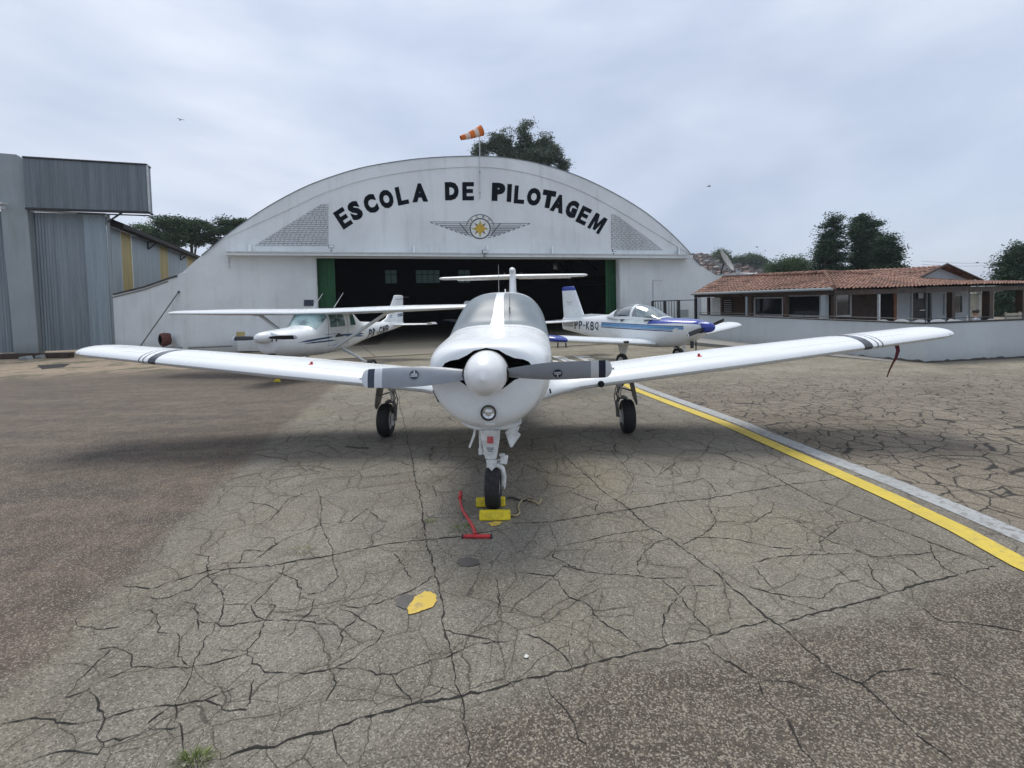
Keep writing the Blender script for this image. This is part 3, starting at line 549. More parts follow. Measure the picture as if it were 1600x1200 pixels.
def build_hangar():
    TH = .35
    dl0, dr0 = hp(DL, DT), hp(DR, DT + 2)
    out = [base_pt(279)] + [hp(*p) for p in archs] + [hp(1190, 431), hp(1240, 431), base_pt(1240)]
    out += [np.array([dr0[0], dr0[1], ZG]), dr0, dl0, np.array([dl0[0], dl0[1], ZG])]
    b = MB(); b.prism(out, HB * TH); toHG(b.build('facade_wall', M['wall']))
    # raised rim following the arch
    b = MB(); rim = []
    cx = np.array([735., 560.])
    AR = archs[10:-10]
    for ri, p in enumerate(AR):
        rk = min(1, ri / 12, (len(AR) - 1 - ri) / 12); rk = .02 + .98 * math.sin(rk * math.pi / 2)
        p = np.array(p); d = (cx - p) / np.linalg.norm(cx - p); rim.append((hp(*p, .05), hp(*(p + d * rk * (16 + 8 * abs(p[0] - 735) / 400)), .05)))
    o_, i_ = [r[0] for r in rim], [r[1] for r in rim]
    b.grid(np.array([o_, i_])); b.grid(np.array([i_, [p - HN * .048 for p in i_]])); b.grid(np.array([[p - HN * .048 for p in o_], o_])); toHG(b.build('arch_rim', M['wall'], smooth=True, angle=30))
    # thin dark roof sheet edge on top
    b = MB(); ed = [hp(p[0], p[1], .09) + np.array([0, 0, .012]) for p in archs[6:-6]]; ed2 = [p + np.array([0, 0, .035]) for p in ed]; bk = HB * 24.0
    b.grid(np.array([ed, ed2])); b.grid(np.array([ed2, [p + bk for p in ed2]])); b.grid(np.array([ed, [p + bk for p in ed]])); toHG(b.build('roof', M['zincd']))
    # roof barrel (inner) + lower flanks, floor, back wall
    sh = [base_pt(279)] + [hp(*p) - np.array([0, 0, .02]) for p in archs] + [hp(1240, 431) - np.array([0, 0, .02]), base_pt(1240)]
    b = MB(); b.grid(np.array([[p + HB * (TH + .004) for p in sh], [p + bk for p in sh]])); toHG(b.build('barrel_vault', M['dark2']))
    wins = [(601.5, 421.5, 620.5, 443.5), (649.5, 421.5, 687.5, 443.5), (716, 423, 735, 444)]
    B0 = HP0 + HB * 20
    def bp(x, y, off=0): return onp(x, y, B0 + HN * off, HN)
    ks = [p + HB * 20 for p in sh]; zt = max(p[2] for p in ks)
    # back wall as strips around window openings
    segs = [(-2, 0)]; b = MB()
    xs = [bp(x, 430) for w_ in wins for x in (w_[0], w_[2])]; L = ks[0]; R2 = ks[-1]
    us = [float(np.dot(p - B0, HD)) for p in xs]; uL = float(np.dot(L - B0, HD)); uR = float(np.dot(R2 - B0, HD)); zl, zh = bp(610, 443.5)[2], bp(610, 421.5)[2]
    def rect(u0, u1, z0, z1):
        a, c = B0 + HD * u0, B0 + HD * u1; b.prism([(a[0], a[1], z0), (c[0], c[1], z0), (c[0], c[1], z1), (a[0], a[1], z1)], HB * .2)
    rect(uL, uR, ZG, zl); tp = [p - HB * .02 for p in ks if p[2] > zh + .3]; b.prism([(tp[0][0], tp[0][1], zh)] + [tuple(p - np.array([0, 0, .05])) for p in tp] + [(tp[-1][0], tp[-1][1], zh)], HB * .2)
    cu = uL
    for i in range(3): rect(cu, us[2 * i], zl + .001, zh - .001); cu = us[2 * i + 1]
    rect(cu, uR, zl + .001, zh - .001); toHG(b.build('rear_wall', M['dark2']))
    for i in range(3):
        u0, u1 = us[2 * i], us[2 * i + 1]
        b = MB(); a, c = B0 + HD * (u0 + .02) + HB * .08, B0 + HD * (u1 - .02) + HB * .08
        b.prism([(a[0], a[1], zl + .02), (c[0], c[1], zl + .02), (c[0], c[1], zh - .02), (a[0], a[1], zh - .02)], HB * .012); f = toHG(b.build('rear_window', M['dirtyglass']))
        b = MB()
        n = 2 if i != 1 else 4
        for k in range(n + 1):
            q = B0 + HD * (u0 + (u1 - u0) * k / n) + HB * .05; b.box((q[0], q[1], (zl + zh) / 2), (.05, .05, zh - zl), 0, Matrix.Rotation(math.atan2(HD[1], HD[0]), 3, 'Z'))
        for z in (zl + .02, (zl + zh) / 2 + .2, zh - .02):
            q = B0 + HD * (u0 + u1) / 2 + HB * .05; b.box((q[0], q[1], z), (u1 - u0, .04, .05), 0, Matrix.Rotation(math.atan2(HD[1], HD[0]), 3, 'Z'))
        g = b.build('window_bars', M['steeld']); g.parent = f
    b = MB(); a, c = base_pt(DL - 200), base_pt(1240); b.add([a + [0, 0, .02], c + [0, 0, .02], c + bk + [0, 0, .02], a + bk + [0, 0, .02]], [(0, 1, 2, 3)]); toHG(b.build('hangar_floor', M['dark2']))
    # roof trusses inside
    b = MB()
    for k in range(1, 5):
        pts = [p + HB * (k * 4.2) - np.array([0, 0, .25]) for p in [hp(*q) for q in archs[6:-8:4]]]; b.tube(pts, .06, 6)
        pts2 = [p - np.array([0, 0, .5]) for p in pts]; b.tube(pts2, .05, 6)
        for i in range(len(pts) - 1): b.tube([pts[i], pts2[i + 1]], .03, 4); b.tube([pts2[i], pts[i + 1]], .03, 4)
    toHG(b.build('roof_truss', M['steeld'], smooth=True, kind='stuff'))
    # canopy ledge over the door
    def hbox(name, x0, x1, y0, y1, off0, off1, mat, px=True, bev=0):
        P = [hp(x0, y0, off0), hp(x1, y0 + (0 if not isinstance(y1, tuple) else 0), off0), hp(x1, y1, off0), hp(x0, y1, off0)]; b = MB(); b.prism(P, HN * (off1 - off0)); o = toHG(b.build(name, mat)); 
        if bev: bevel(o, bev)
        return o
    P = [hp(356, 394.5, 0.0), hp(1071, 400, 0.0), hp(1071, 405, 0.0), hp(356, 400.5, 0.0)]
    b = MB(); b.prism(P, HN * .75); toHG(b.build('door_canopy', M['wall']))
    b = MB(); P = [hp(354, 392.5, .755), hp(1073, 397.5, .755), hp(1073, 399.2, .755), hp(354, 394.5, .755)]; b.prism(P, HN * .04); toHG(b.build('canopy_trim', M['frame']))
    for x in (388, 645, 760, 862, 1060):   # gusset brackets on top of the ledge
        y = 394 + (x - 356) * .007; a = hp(x, y, .02); c = hp(x, y, .5); t = hp(x, y - 13, .02); b = MB(); b.prism([a, c, t], HD * .12); toHG(b.build('canopy_bracket', M['wall']))
    # recessed brick panels
    for k, (poly, x0, x1) in enumerate(([[(398, 383.5), (513, 384), (513, 322), (502, 319)], 398, 513], [[(955, 390), (1036, 391), (1012, 372), (966, 338), (955, 334)], 955, 1036])):
        b = MB(); b.prism([hp(*p, .008) for p in poly], HB * .006); toHG(b.build('mortar_bed', M['mortar']))
        lo = k == 0; b = MB(); y = 383.3 if lo else 390; row = 0; r = random.Random(k)
        def xl(y): # panel limits at height y
            if lo: return (398 + (383.5 - y) / (383.5 - 319) * 104, 513)
            return (955, 1036 - (391 - y) * (24 / 19) if y > 372 else 1012 - (372 - y) * (46 / 34))
        while y > (320 if lo else 336):
            a, c = xl(y - 1.5); x = a + (row % 2) * 3.2 - 2 + r.uniform(-1, 1)
            while x < c - 1.5:
                wv = 6.2 + r.uniform(-.5, .5); xa, xb = max(x, a), min(x + wv, c)
                if xb - xa > 1.2:
                    q = r.uniform(.02, .045); dy = r.uniform(-.2, .2); b.prism([hp(xa, y + dy, .009), hp(xb, y + dy, .009), hp(xb, y - 2.35 + dy, .009), hp(xa, y - 2.35 + dy, .009)], HN * q)
                x += wv + .85
            y -= 3.3 if lo else 2.95; row += 1
        toHG(b.build('brick', M['brick'], kind='stuff', fixn=True))
    # lettering
    LT = [('E', 536, 341, 33, 31, 18), ('S', 555, 329, 26, 30, 19), ('C', 579, 318.6, 21, 30, 20.5), ('O', 603.6, 311, 16, 29.5, 22), ('L', 628, 305.5, 12, 29, 17.5), ('A', 656, 301, 3, 29, 24.5),
          ('D', 706, 298.6, 1.5, 28.5, 21.5), ('E', 731.4, 298.8, .5, 28.5, 18), ('P', 779, 299.8, -1.5, 28.5, 21), ('I', 795.8, 301.5, -3, 28, 7), ('L', 811.5, 304.2, -4, 28, 16), ('O', 834.2, 307.5, -8, 28, 21.5), ('T', 857, 311.3, -10, 28, 20.5), ('A', 872.5, 318, -16, 28, 21), ('G', 893.5, 326.4, -21, 27.5, 18), ('E', 912, 336.8, -26, 27.5, 16), ('M', 933.5, 349, -31, 27.5, 21)]
    for ch, px, py, rot, h, wd in LT:
        V, F, a = gl(ch, .088 if ch in 'AIT' else .066 if ch == 'S' else .076); c, s = math.cos(R_(rot)), math.sin(R_(rot)); P = []
        for u, v, _ in V: uu, vv = u / a * wd, v * h; P.append(hp(px + uu * c - vv * s, py - (uu * s + vv * c), .003))
        b = MB(); solid(b, P, F, HN * .012); toHG(b.build('letter', M['letter']))
    # winged emblem
    C = np.array([750.2, 357.2])
    def flat(name, polys, mat, o0, th=.004):
        b = MB()
        for pl in polys: b.prism([hp(*p, o0) for p in pl], HN * th)
        return toHG(b.build(name, mat))
    def circ(r, n=40, a0=0, a1=360, cx=C): return [(cx[0] + r * math.cos(R_(a0 + (a1 - a0) * i / (n - 1))), cx[1] - r * math.sin(R_(a0 + (a1 - a0) * i / (n - 1)))) for i in range(n)]
    def line(p, q, w_): p, q = np.array(p, float), np.array(q, float); d = (q - p) / np.linalg.norm(q - p); n = np.array([-d[1], d[0]]) * w_ / 2; return [tuple(p + n), tuple(q + n), tuple(q - n), tuple(p - n)]
    def ring(r0, r1, a0=0, a1=360, n=40):
        o, i = circ(r1, n, a0, a1), circ(r0, n, a0, a1); return [[o[k], o[k + 1], i[k + 1], i[k]] for k in range(n - 1)]
    flat('emblem_arc_field', [circ(22, 30, 14, 166) + circ(16.5, 30, 166, 14)], M['emw'], .003)
    flat('emblem_arc_line', ring(21.4, 22.6, 14, 166), M['eml'], .009)
    flat('emblem_disc', [circ(15.2)[:-1]], M['emw'], .004); flat('emblem_ring', ring(14.6, 16.6), M['eml'], .010)
    def star(r, n, r2, off): return [(C[0] + (r if k % 2 == 0 else r2) * math.sin(math.pi * k / n + off), C[1] - (r if k % 2 == 0 else r2) * math.cos(math.pi * k / n + off)) for k in range(2 * n)]
    flat('emblem_star_diagonal', [star(13, 4, 3.5, math.pi / 4)], M['bronze'], .009, .003)
    flat('emblem_star_upright', [star(13.8, 4, 4.4, 0)], M['emblem_green'], .013, .003)
    flat('emblem_star_centre', [star(9.6, 4, 6.4, 0)], M['gold'], .017, .003)
    for ch, an in (('A', 135), ('C', 106), ('R', 74), ('C', 45)):
        V, F, a = gl(ch, .02); b = MB(); cx, cy = C[0] + 19.2 * math.cos(R_(an)), C[1] - 19.2 * math.sin(R_(an)); rr = R_((an - 90)); P = [hp(cx + (u / a * 3.6) * math.cos(rr) - v * 4 * math.sin(rr), cy - ((u / a * 3.6) * math.sin(rr) + v * 4 * math.cos(rr)), .009) for u, v, _ in V]; solid(b, P, F, HN * .003); toHG(b.build('emblem_letter', M['eml']))
    for sg in (-1, 1):
        rows = 8; pl = []; tipx = 78; 
        for k in range(rows + 1):
            x1 = tipx - k * 7.6 if k else tipx; yv = 346.8 + k * 2.75 + (2.2 if sg > 0 else 0); x0 = 15 if k < 7 else 12
            pl.append(line((C[0] + sg * x0, yv), (C[0] + sg * x1, yv), .85))
            if k < rows: pl.append(line((C[0] + sg * x1, yv), (C[0] + sg * (tipx - (k + 1) * 7.6 + 3), yv + 2.75), .85))
        pl.append(line((C[0] + sg * 32, 348.5), (C[0] + sg * 17, 367.5), 1.4)); flat('emblem_wing', pl, M['eml'], .004 if sg < 0 else .0045)
        ft = []
        for k in range(2, 7):
            x = 19
            while x < tipx - k * 7.6 - 3: ft.append(line((C[0] + sg * x, 347.2 + k * 2.75 + (2.2 if sg > 0 else 0)), (C[0] + sg * x, 348.8 + k * 2.75 + (2.2 if sg > 0 else 0)), .45)); x += 1.8
        flat('emblem_feather_lines', ft, M['eml'], .0042)['kind'] = 'stuff'
    # sliding green doors parked either side of the opening
    for xa, xb in ((496, 524), (947, 968)):
        a, c = hp(xa, 470, -.55), hp(xb, 470, -.55); zt_ = hp(DL, DT, -.5)[2] + .05; b = MB(); n = 5
        b.prism([(a[0], a[1], ZG + .06), (c[0], c[1], ZG + .06), (c[0], c[1], zt_), (a[0], a[1], zt_)], HB * .06)
        for k in range(n + 1): q = a + (c - a) * k / n; b.box((q[0] + HN[0] * .03, q[1] + HN[1] * .03, (ZG + zt_) / 2), (.05, .05, zt_ - ZG - .1), 0, Matrix.Rotation(math.atan2(HD[1], HD[0]), 3, 'Z'))
        for zz in (ZG + .12, ZG + 2, ZG + 3.6): q = (a + c) / 2 + HN * .03; b.box((q[0], q[1], zz), (np.linalg.norm((c - a)[:2]), .04, .08), 0, Matrix.Rotation(math.atan2(HD[1], HD[0]), 3, 'Z'))
        toHG(b.build('sliding_door', M['green']))
    # pale jamb strips
    for x in (493.4, 967.6):
        P = [hp(x - .9, DT, .002), hp(x + .9, DT, .002)]; b = MB(); b.prism([P[0], P[1], (P[1][0], P[1][1], ZG), (P[0][0], P[0][1], ZG)], HN * .03); toHG(b.build('door_jamb', M['frame']))
    hbox('plaque', 475, 490, 468.5, 478, .003, .03, M['navy'])
    P = [hp(1019.5, 437, .003), hp(1021, 437, .003), hp(1021, 470, .003), hp(1019.5, 470, .003)]; b = MB(); b.prism(P, HN * .03); b.prism([hp(1021, 437, .003), hp(1034, 438, .003), hp(1034, 439.2, .003), hp(1021, 438.2, .003)], HN * .03); toHG(b.build('conduit_pipe', M['frame']))
    for xy in ([(356, 402), (359, 402), (359, 419), (357.5, 419)],): b = MB(); b.prism([hp(*p, .003) for p in xy], HN * .04); toHG(b.build('drain_pipe', M['frame']))
    hbox('wall_footing', 404, 494, 541, 560, .003, .12, M['wall'])
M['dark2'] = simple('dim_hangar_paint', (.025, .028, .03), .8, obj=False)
def dirtyglass():
    t = NT('dirty_glass'); v = t.pos(); n = t.noise(v, 3, 5, .6); col = t.mix(n, (.16, .22, .22), (.30, .36, .35)); t.put(t.b.inputs['Base Color'], col); t.b.inputs['Roughness'].default_value = .5
    tl = t.N('BsdfTranslucent'); t.L(col, tl.inputs[0]); mx = t.N('MixShader'); mx.inputs[0].default_value = .8; t.L(t.b.outputs[0], mx.inputs[1]); t.L(tl.outputs[0], mx.inputs[2]); t.L(mx.outputs[0], t.out.inputs[0]); return t.mat
M['dirtyglass'] = dirtyglass()
build_hangar()
# white wall sweeping down to the shed on the left
def side_wall():
    a = base_pt(281, 0); b0 = G(178, 549); top = [(283, 426), (276, 430), (262, 434), (245, 440), (225, 447), (205, 452), (176, 459)]
    d = np.array([b0[0] - a[0], b0[1] - a[1], 0]); d /= np.linalg.norm(d); n = np.array([d[1], -d[0], 0]); n = n if n[1] < 0 else -n
    root = thing('boundary_wall', 'white wall dropping from the arched hangar to the zinc shed on the left', 'wall', (float(a[0]), float(a[1]), -.6)); inv = Matrix.Translation(root.location).inverted()
    P = [onp(x, y, a, n) for x, y in top]; poly = [np.array([P[0][0], P[0][1], -.75])] + P + [np.array([P[-1][0], P[-1][1], -.75])]
    b = MB(); b.prism(poly, -n * .3); o = b.build('wall_panel', M['wall'], root); o.matrix_parent_inverse = inv
    b = MB(); Q = [onp(x, y, a + n * .05, n) for x, y in top[1:]]; Q2 = [q - np.array([0, 0, .07]) for q in Q]; b.grid(np.array([Q, Q2])); b.grid(np.array([[q - n * .4 + np.array([0, 0, .004]) for q in Q], [q + np.array([0, 0, .004]) for q in Q]])); b.grid(np.array([Q2, [q - n * .05 for q in Q2]])); o = b.build('dark_coping', M['steeld'], root); o.matrix_parent_inverse = inv
    b = MB(); Q = [onp(x, y + 5.5, a + n * .03, n) for x, y in top[2:]]; b.tube(Q, .025, 6); o = b.build('cable_conduit', M['steel'], root); o.matrix_parent_inverse = inv
    def q(x, y, off): return onp(x, y, a + n * off, n)
    pr = thing('leaning_pole', 'thin grey pole leaning against the white wall left of the hangar', 'pole', tuple(q(213, 541, .9))); b = MB(); b.tube([(0, 0, -.25), tuple(q(278.5, 457, .05) - q(213, 541, .9))], .03, 8); b.build('pole_rod', M['steel'], pr, smooth=True); b = MB(); e = q(278.5, 457, .05) - q(213, 541, .9); b.tube([tuple(e), tuple(e * 1.02)], .045, 8); b.build('pole_cap', M['steeld'], pr)
    # rusty mixer drum
    c = q(250, 531, .6); mr = thing('mixer_drum', 'rusty round mixer drum with white rear and handle by the white wall', 'mixer', (c[0], c[1], gz(c[1])))
    z = c[2] - gz(c[1]); b = MB(); rot = Matrix.Rotation(R_(-35), 3, 'Z'); prof = [(.22, 0), (.30, .04), (.33, .22), (.27, .40), (.10, .5), (.001, .5)]
    b.lathe(prof, (0, 0, 0), 'Y', 24, mis=[0, 0, 0, 1, 1]); b.lathe([(.22, 0), (.2, .1), (.26, .3), (.001, .44)], (0, 0, 0), 'Y', 24, 2)
    b.v = [tuple(rot @ Vector(p) + Vector((0, 0, z))) for p in b.v]; b.build('drum', [M['rust'], M['gearw'], M['dark']], mr, smooth=True)
    b = MB(); b.tube([(0, .2, z - .3), (0, .2, .02)], .04); b.tube([(-.3, .2, .02), (.3, .2, .02)], .035); b.build('stand', M['rust'], mr)
    b = MB(); b.tube([(.28, .1, z + .30), (.42, .15, z + .28), (.42, .15, z - .2), (.30, .1, z - .25)], .015); b.build('handle', M['rust'], mr)
    for k, (x, y, w_, h_) in enumerate(((218, 544, .5, .18), (232, 546, .42, .12))):
        c = q(x, y, .7); bm = MB(); bm.prism([(-w_ / 2, 0, 0), (-w_ * .45, 0, h_), (w_ * .1, 0, h_ * 1.25), (w_ * .42, 0, h_ * .7), (w_ / 2, 0, 0)], (0, .3, 0)); o = bm.build('rubble_block', M['rub']); o.location = (c[0], c[1], gz(c[1])); bevel(o, .03)
        tag(o, 'broken brown rubble block at the foot of the leaning pole' if k == 0 else 'low flat rubble block between the leaning pole and the mixer drum', 'rubble')
    a2, b2 = q(255, 543, .5), np.array(hp(362, 540.5, .5)); bm = MB(); L = b2 - a2; bm.tube([(0, 0, 0), tuple(L * .35 + [0, 0, -.04]), tuple(L)], .04, 8); o = bm.build('long_pole', M['steel'], smooth=True); o.location = tuple(a2); tag(o, 'long grey pole lying along the foot of the white hangar wall', 'pole')
M['rust'] = simple('rust', (.13, .045, .035), .8, var=.5, sc=12, bump=.3); M['rub'] = simple('rubble', (.16, .11, .08), .9, var=.4, sc=7, bump=.4)
side_wall()
def plinth():
    P = [hp(371, 526.5, .9), hp(413, 526.5, .9), hp(413, 549, .9), hp(371, 549, .9)]; c = (P[2] + P[3]) / 2
    r = thing('white_plinth', 'low white concrete plinth with a yellow box on top beside the high-wing aircraft nose', 'plinth', tuple(c)); inv = Matrix.Translation(r.location).inverted()
    b = MB(); b.prism(P, HB * .85); o = b.build('plinth_block', M['wall'], r); o.matrix_parent_inverse = inv; bevel(o, .02)
    P = [hp(369, 518.5, .85), hp(382, 518.5, .85), hp(382, 526.4, .85), hp(369, 526.4, .85)]; b = MB(); b.prism(P, HB * .25); o = b.build('yellow_box', M['fibre'], r); o.matrix_parent_inverse = inv; bevel(o, .01)
plinth()
def flood(x, y, s, label):
    c = hp(x, y, .8); r = thing('floodlight', label, 'floodlight', tuple(c), math.atan2(HD[1], HD[0]))
    b = MB(); b.box((0, -.02, .02), (s, .1, s * .62)); b.box((0, -.075, .02), (s * .86, .012, s * .5), 1); h = b.build('lamp_head', [M['steeld'], M['lens']], r); bevel(h, .01)
    b = MB(); b.tube([(0, .02, -.1), (0, .02, -s * .75)], .018, 6); b.box((0, .02, -s * .78), (.12, .1, .02)); b.build('bracket', M['steeld'], r)
flood(517.5, 386, .26, 'small grey floodlight on the canopy below the letter E of the first word')
flood(757, 394, .30, 'small black floodlight on the hangar canopy right under the winged emblem'); flood(959, 392, .22, 'small floodlight at the corner of the right hand brick panel')
# windsock
def windsock():
    b0 = hp(750, 311, .12); t = hp(749.5, 212, .12); r = thing('windsock', 'orange and white windsock on a thin pole above the hangar arch', 'windsock', tuple(b0)); t = t - b0
    b = MB(); b.tube([(0, 0, 0), (t[0] * .5, t[1] * .5, t[2] * .5), tuple(t)], [.035, .03, .022], 8); b.build('pole', M['frame'], r, smooth=True)
    for f in (.1, .42, .78): b = MB(); q = t * f; b.box((q[0], q[1], q[2]), (.09, .09, .05)); b.build('pole_clamp', M['steel'], r)
    a = hp(752.5, 204, .12) - b0; e = hp(720, 215.5, .12) - b0; seg = 5; d = e - a; ln = np.linalg.norm(d); d /= ln; u = np.array([0, 0, 1.]); u -= d * np.dot(u, d); u /= np.linalg.norm(u); w_ = np.cross(d, u)
    for k in range(seg):
        b = MB(); P = []
        for q in range(5):
            f = (k + q / 4) / seg; rr = .30 - .17 * f + .012 * math.sin(q * 2.3 + k); c = a + d * ln * f + np.array([0, 0, -.03 * math.sin(f * 3)]); P.append([c + (u * math.cos(x) + w_ * math.sin(x)) * rr for x in np.linspace(0, 2 * math.pi, 16, endpoint=False)])
        b.grid(np.array(P), closev=True); b.build('sock_segment', M['orange'] if k % 2 == 0 else M['sockw'], r, smooth=True, fixn=False)
    b = MB(); b.tube([a + (u * math.cos(x) + w_ * math.sin(x)) * .305 for x in np.linspace(0, 2 * math.pi, 17)], .015, 5); b.build('hoop', M['steel'], r)
M['orange'] = simple('orange_cloth', (.72, .17, .02), .8, var=.2); M['sockw'] = simple('faded_white_cloth', (.72, .55, .45), .8)
windsock()
# concrete slabs in front of the opening
def slabs():
    ph = np.array([-HN[0], -HN[1]]); uu = HD[:2]; o = hp(560, 470)[:2]
    for i in range(-1, 7):
        for j in range(2):
            w_, d_ = 3.4, 3.6; a = o + uu * (i * w_) + (-ph) * (.25 + (j + 1) * d_ + .12); c = [a + uu * .015 + ph * .015, a + uu * (w_ - .015) + ph * .015, a + uu * (w_ - .015) + ph * (d_ - .015), a + uu * .015 + ph * (d_ - .015)]
            up = .035 + rnd.uniform(-.006, .006); b = MB(); b.prism([(p[0], p[1], gz(p[1]) - .05) for p in c], (0, 0, .05 + up)); b.build('paving_slab', M['slab'], GR)
slabs()
# ------------------------------------------------------------------ zinc shed on the left
LP0 = G(60, 553); 
def lp(x, y, off=0): return onp(x, y, LP0 + HN * off, HN)
def corr(p0, p1, z0, z1, mat, name, parent, inv, nrm, per=.13, amp=.013, zf=None):
    """corrugated sheet between ground points p0-p1"""
    L = np.linalg.norm((p1 - p0)[:2]); n = int(L / per * 6); b = MB(); P = []
    for i in range(n + 1):
        f = i / n; p = p0 + (p1 - p0) * f + nrm * amp * math.sin(2 * math.pi * f * L / per); zz = zf(f) if zf else z1; P.append([(p[0], p[1], z0 if not callable(z0) else z0(f)), (p[0], p[1], zz)])
    b.grid(np.array(P)); o = b.build(name, mat, parent, smooth=True, angle=80, fixn=False); o.matrix_parent_inverse = inv; return o
def shed():
    r = thing('zinc_shed', 'grey zinc clad hangar with concrete frames and overhanging door rail box at far left', 'hangar', (float(LP0[0]), float(LP0[1]), -.55)); inv = Matrix.Translation(r.location).inverted()
    def pr(poly, off, th, mat, name, bv=0):
        b = MB(); b.prism([lp(x, y, off) for x, y in poly], HB * th); o = b.build(name, mat, r); o.matrix_parent_inverse = inv
        if bv: bevel(o, bv)
        return o
    pr([(-45, 235), (25, 241), (36.5, 248), (61, 556), (22, 557), (0, 320), (-40, 318)], .45, .7, M['conc'], 'concrete_frame', .03)
    pt = lp(43, 330); pb = lp(175, 548); zt = lp(100, 333)[2]; a = lp(56, 450, 0) ; c = lp(171.5, 450, 0)
    corr(np.array([lp(38, 400)[0], lp(38, 400)[1], 0]), np.array([c[0], c[1], 0]), gz(26) + .12, zt, M['zinc'], 'corrugated_panel', r, inv, HN)
    corr(np.array([lp(-60, 400)[0], lp(-60, 400)[1], 0]), np.array([lp(40, 400)[0], lp(40, 400)[1], 0]), gz(26) + .12, zt, M['zinc'], 'corrugated_panel', r, inv, HN)
    # lighter last sheet, a hair in front
    corr(np.array([*lp(134, 400, .05)[:2], 0]), np.array([*lp(168, 400, .05)[:2], 0]), gz(26) + .14, zt - .05, M['zincl'], 'corrugated_panel', r, inv, HN)
    pr([(165.5, 335), (170.5, 335), (181, 549), (177, 549)], .08, .12, M['conc'], 'corner_post')
    pr([(42, 327.5), (165, 333), (165, 335.5), (42, 330)], .10, .08, M['frame'], 'door_head_rail')
    # boxed door rail overhanging to the right
    x0, x1 = 37, 229.5; A0, A1 = lp(38, 290, .75), lp(230.5, 290, .75); zb = lp(130, 327.8, .75)[2]; ztp = lp(130, 252.0, .75)[2]
    corr(np.array([A0[0], A0[1], 0]), np.array([A1[0], A1[1], 0]), zb, ztp, M['zincd'], 'rail_box_cladding', r, inv, HN)
    b = MB(); B0, B1 = A0 + HB * .7, A1 + HB * .7; b.add([(A0[0], A0[1], ztp), (A1[0], A1[1], ztp), (B1[0], B1[1], ztp), (B0[0], B0[1], ztp)], [(0, 1, 2, 3)]); b.add([(A0[0], A0[1], zb), (A1[0], A1[1], zb), (B1[0], B1[1], zb), (B0[0], B0[1], zb)], [(0, 1, 2, 3)])
    b.add([(A1[0], A1[1], zb), (B1[0], B1[1], zb), (B1[0], B1[1], ztp), (A1[0], A1[1], ztp)], [(0, 1, 2, 3)]); b.add([(B0[0], B0[1], zb), (B1[0], B1[1], zb), (B1[0], B1[1], ztp), (B0[0], B0[1], ztp)], [(0, 1, 2, 3)]); o = b.build('rail_box', M['zincd'], r); o.matrix_parent_inverse = inv
    b = MB()
    for z, w_ in ((ztp + .03, .05), (zb - .03, .06)): b.tube([(A0 + HN * .03) * [1, 1, 0] + [0, 0, z], (A1 + HN * .03) * [1, 1, 0] + [0, 0, z]], w_, 6); b.tube([A1 * [1, 1, 0] + [0, 0, z], B1 * [1, 1, 0] + [0, 0, z]], w_, 6)
    q = (A1 + HD * .1); b.tube([A1 * [1, 1, 0] + [0, 0, zb - .2], B1 * [1, 1, 0] + [0, 0, zb - .2]], .04, 6); b.tube([(A1 - HD * 1.2) * [1, 1, 0] + [0, 0, zb - .05], (A1 - HD * 2.0 + HB * .4) * [1, 1, 0] + [0, 0, zb - .55]], .05, 6); b.tube([(A1 - HD * 3.2) * [1, 1, 0] + [0, 0, zb - .2], A1 * [1, 1, 0] + [0, 0, zb - .2]], .035, 6)
    o = b.build('rail_box_frame', M['steeld'], r); o.matrix_parent_inverse = inv
    b = MB(); b.tube([A1 * [1, 1, 0] + HD * .03 + [0, 0, zb], A1 * [1, 1, 0] + HD * .03 + [0, 0, ztp]], .05, 6); o = b.build('box_end_trim', M['frame'], r); o.matrix_parent_inverse = inv
    # flank running back
    S0 = np.array([*lp(173, 450, -.1)[:2], 0.]); Lf = 26; zE = lp(170, 352, -.1)[2]
    bands = [(0, .9, 0), (.9, 2.6, 1), (2.6, 5.2, 0), (5.2, 6.6, 1), (6.6, 9.6, 0), (9.6, 11.2, 1), (11.2, Lf, 0)]
    bands = [(a, b_, k) for a, b_, k in bands]
    def u_at(x):  # distance along flank seen at column x
        n = np.array([HD[0], HD[1], 0]); p = onp(x, 400, S0, n); return float(np.dot((p - S0)[:2], HB[:2]))
    cuts = [0, u_at(190), u_at(206.5), u_at(249), u_at(262), u_at(292), u_at(301), Lf]
    for i in range(7):
        corr(S0 + HB * cuts[i], S0 + HB * cuts[i + 1], -.7, zE, M['fibre'] if i % 2 else M['zincf'], 'translucent_panel' if i % 2 else 'flank_panel', r, inv, HD, .16, .015)
    b = MB(); b.prism([S0 + HD * .75 + [0, 0, zE - .12], S0 + HD * .75 + [0, 0, zE + .12], S0 - HD * .1 + [0, 0, zE + .5], S0 - HD * .1 + [0, 0, zE + .05]], HB * Lf); o = b.build('eave', M['dark'], r); o.matrix_parent_inverse = inv
    for x in (231, 281):
        u = u_at(x); p = S0 + HB * u; b = MB(); b.tube([p + HD * .05 + [0, 0, zE - .6], p + HD * .05 + [0, 0, zE - .1], p + HD * .6 + [0, 0, zE - .1], p + HD * .05 + [0, 0, zE - .6]], .05, 6); o = b.build('eave_bracket', M['steeld'], r); o.matrix_parent_inverse = inv
    # lamp arm on the frame
    b = MB(); q = lp(2, 318, .8); b.box(tuple(q), (.35, .3, .12)); b.box(tuple(q - [0, 0, .22]), (.2, .2, .14)); o = b.build('door_roller', M['frame'], r); o.matrix_parent_inverse = inv
shed()
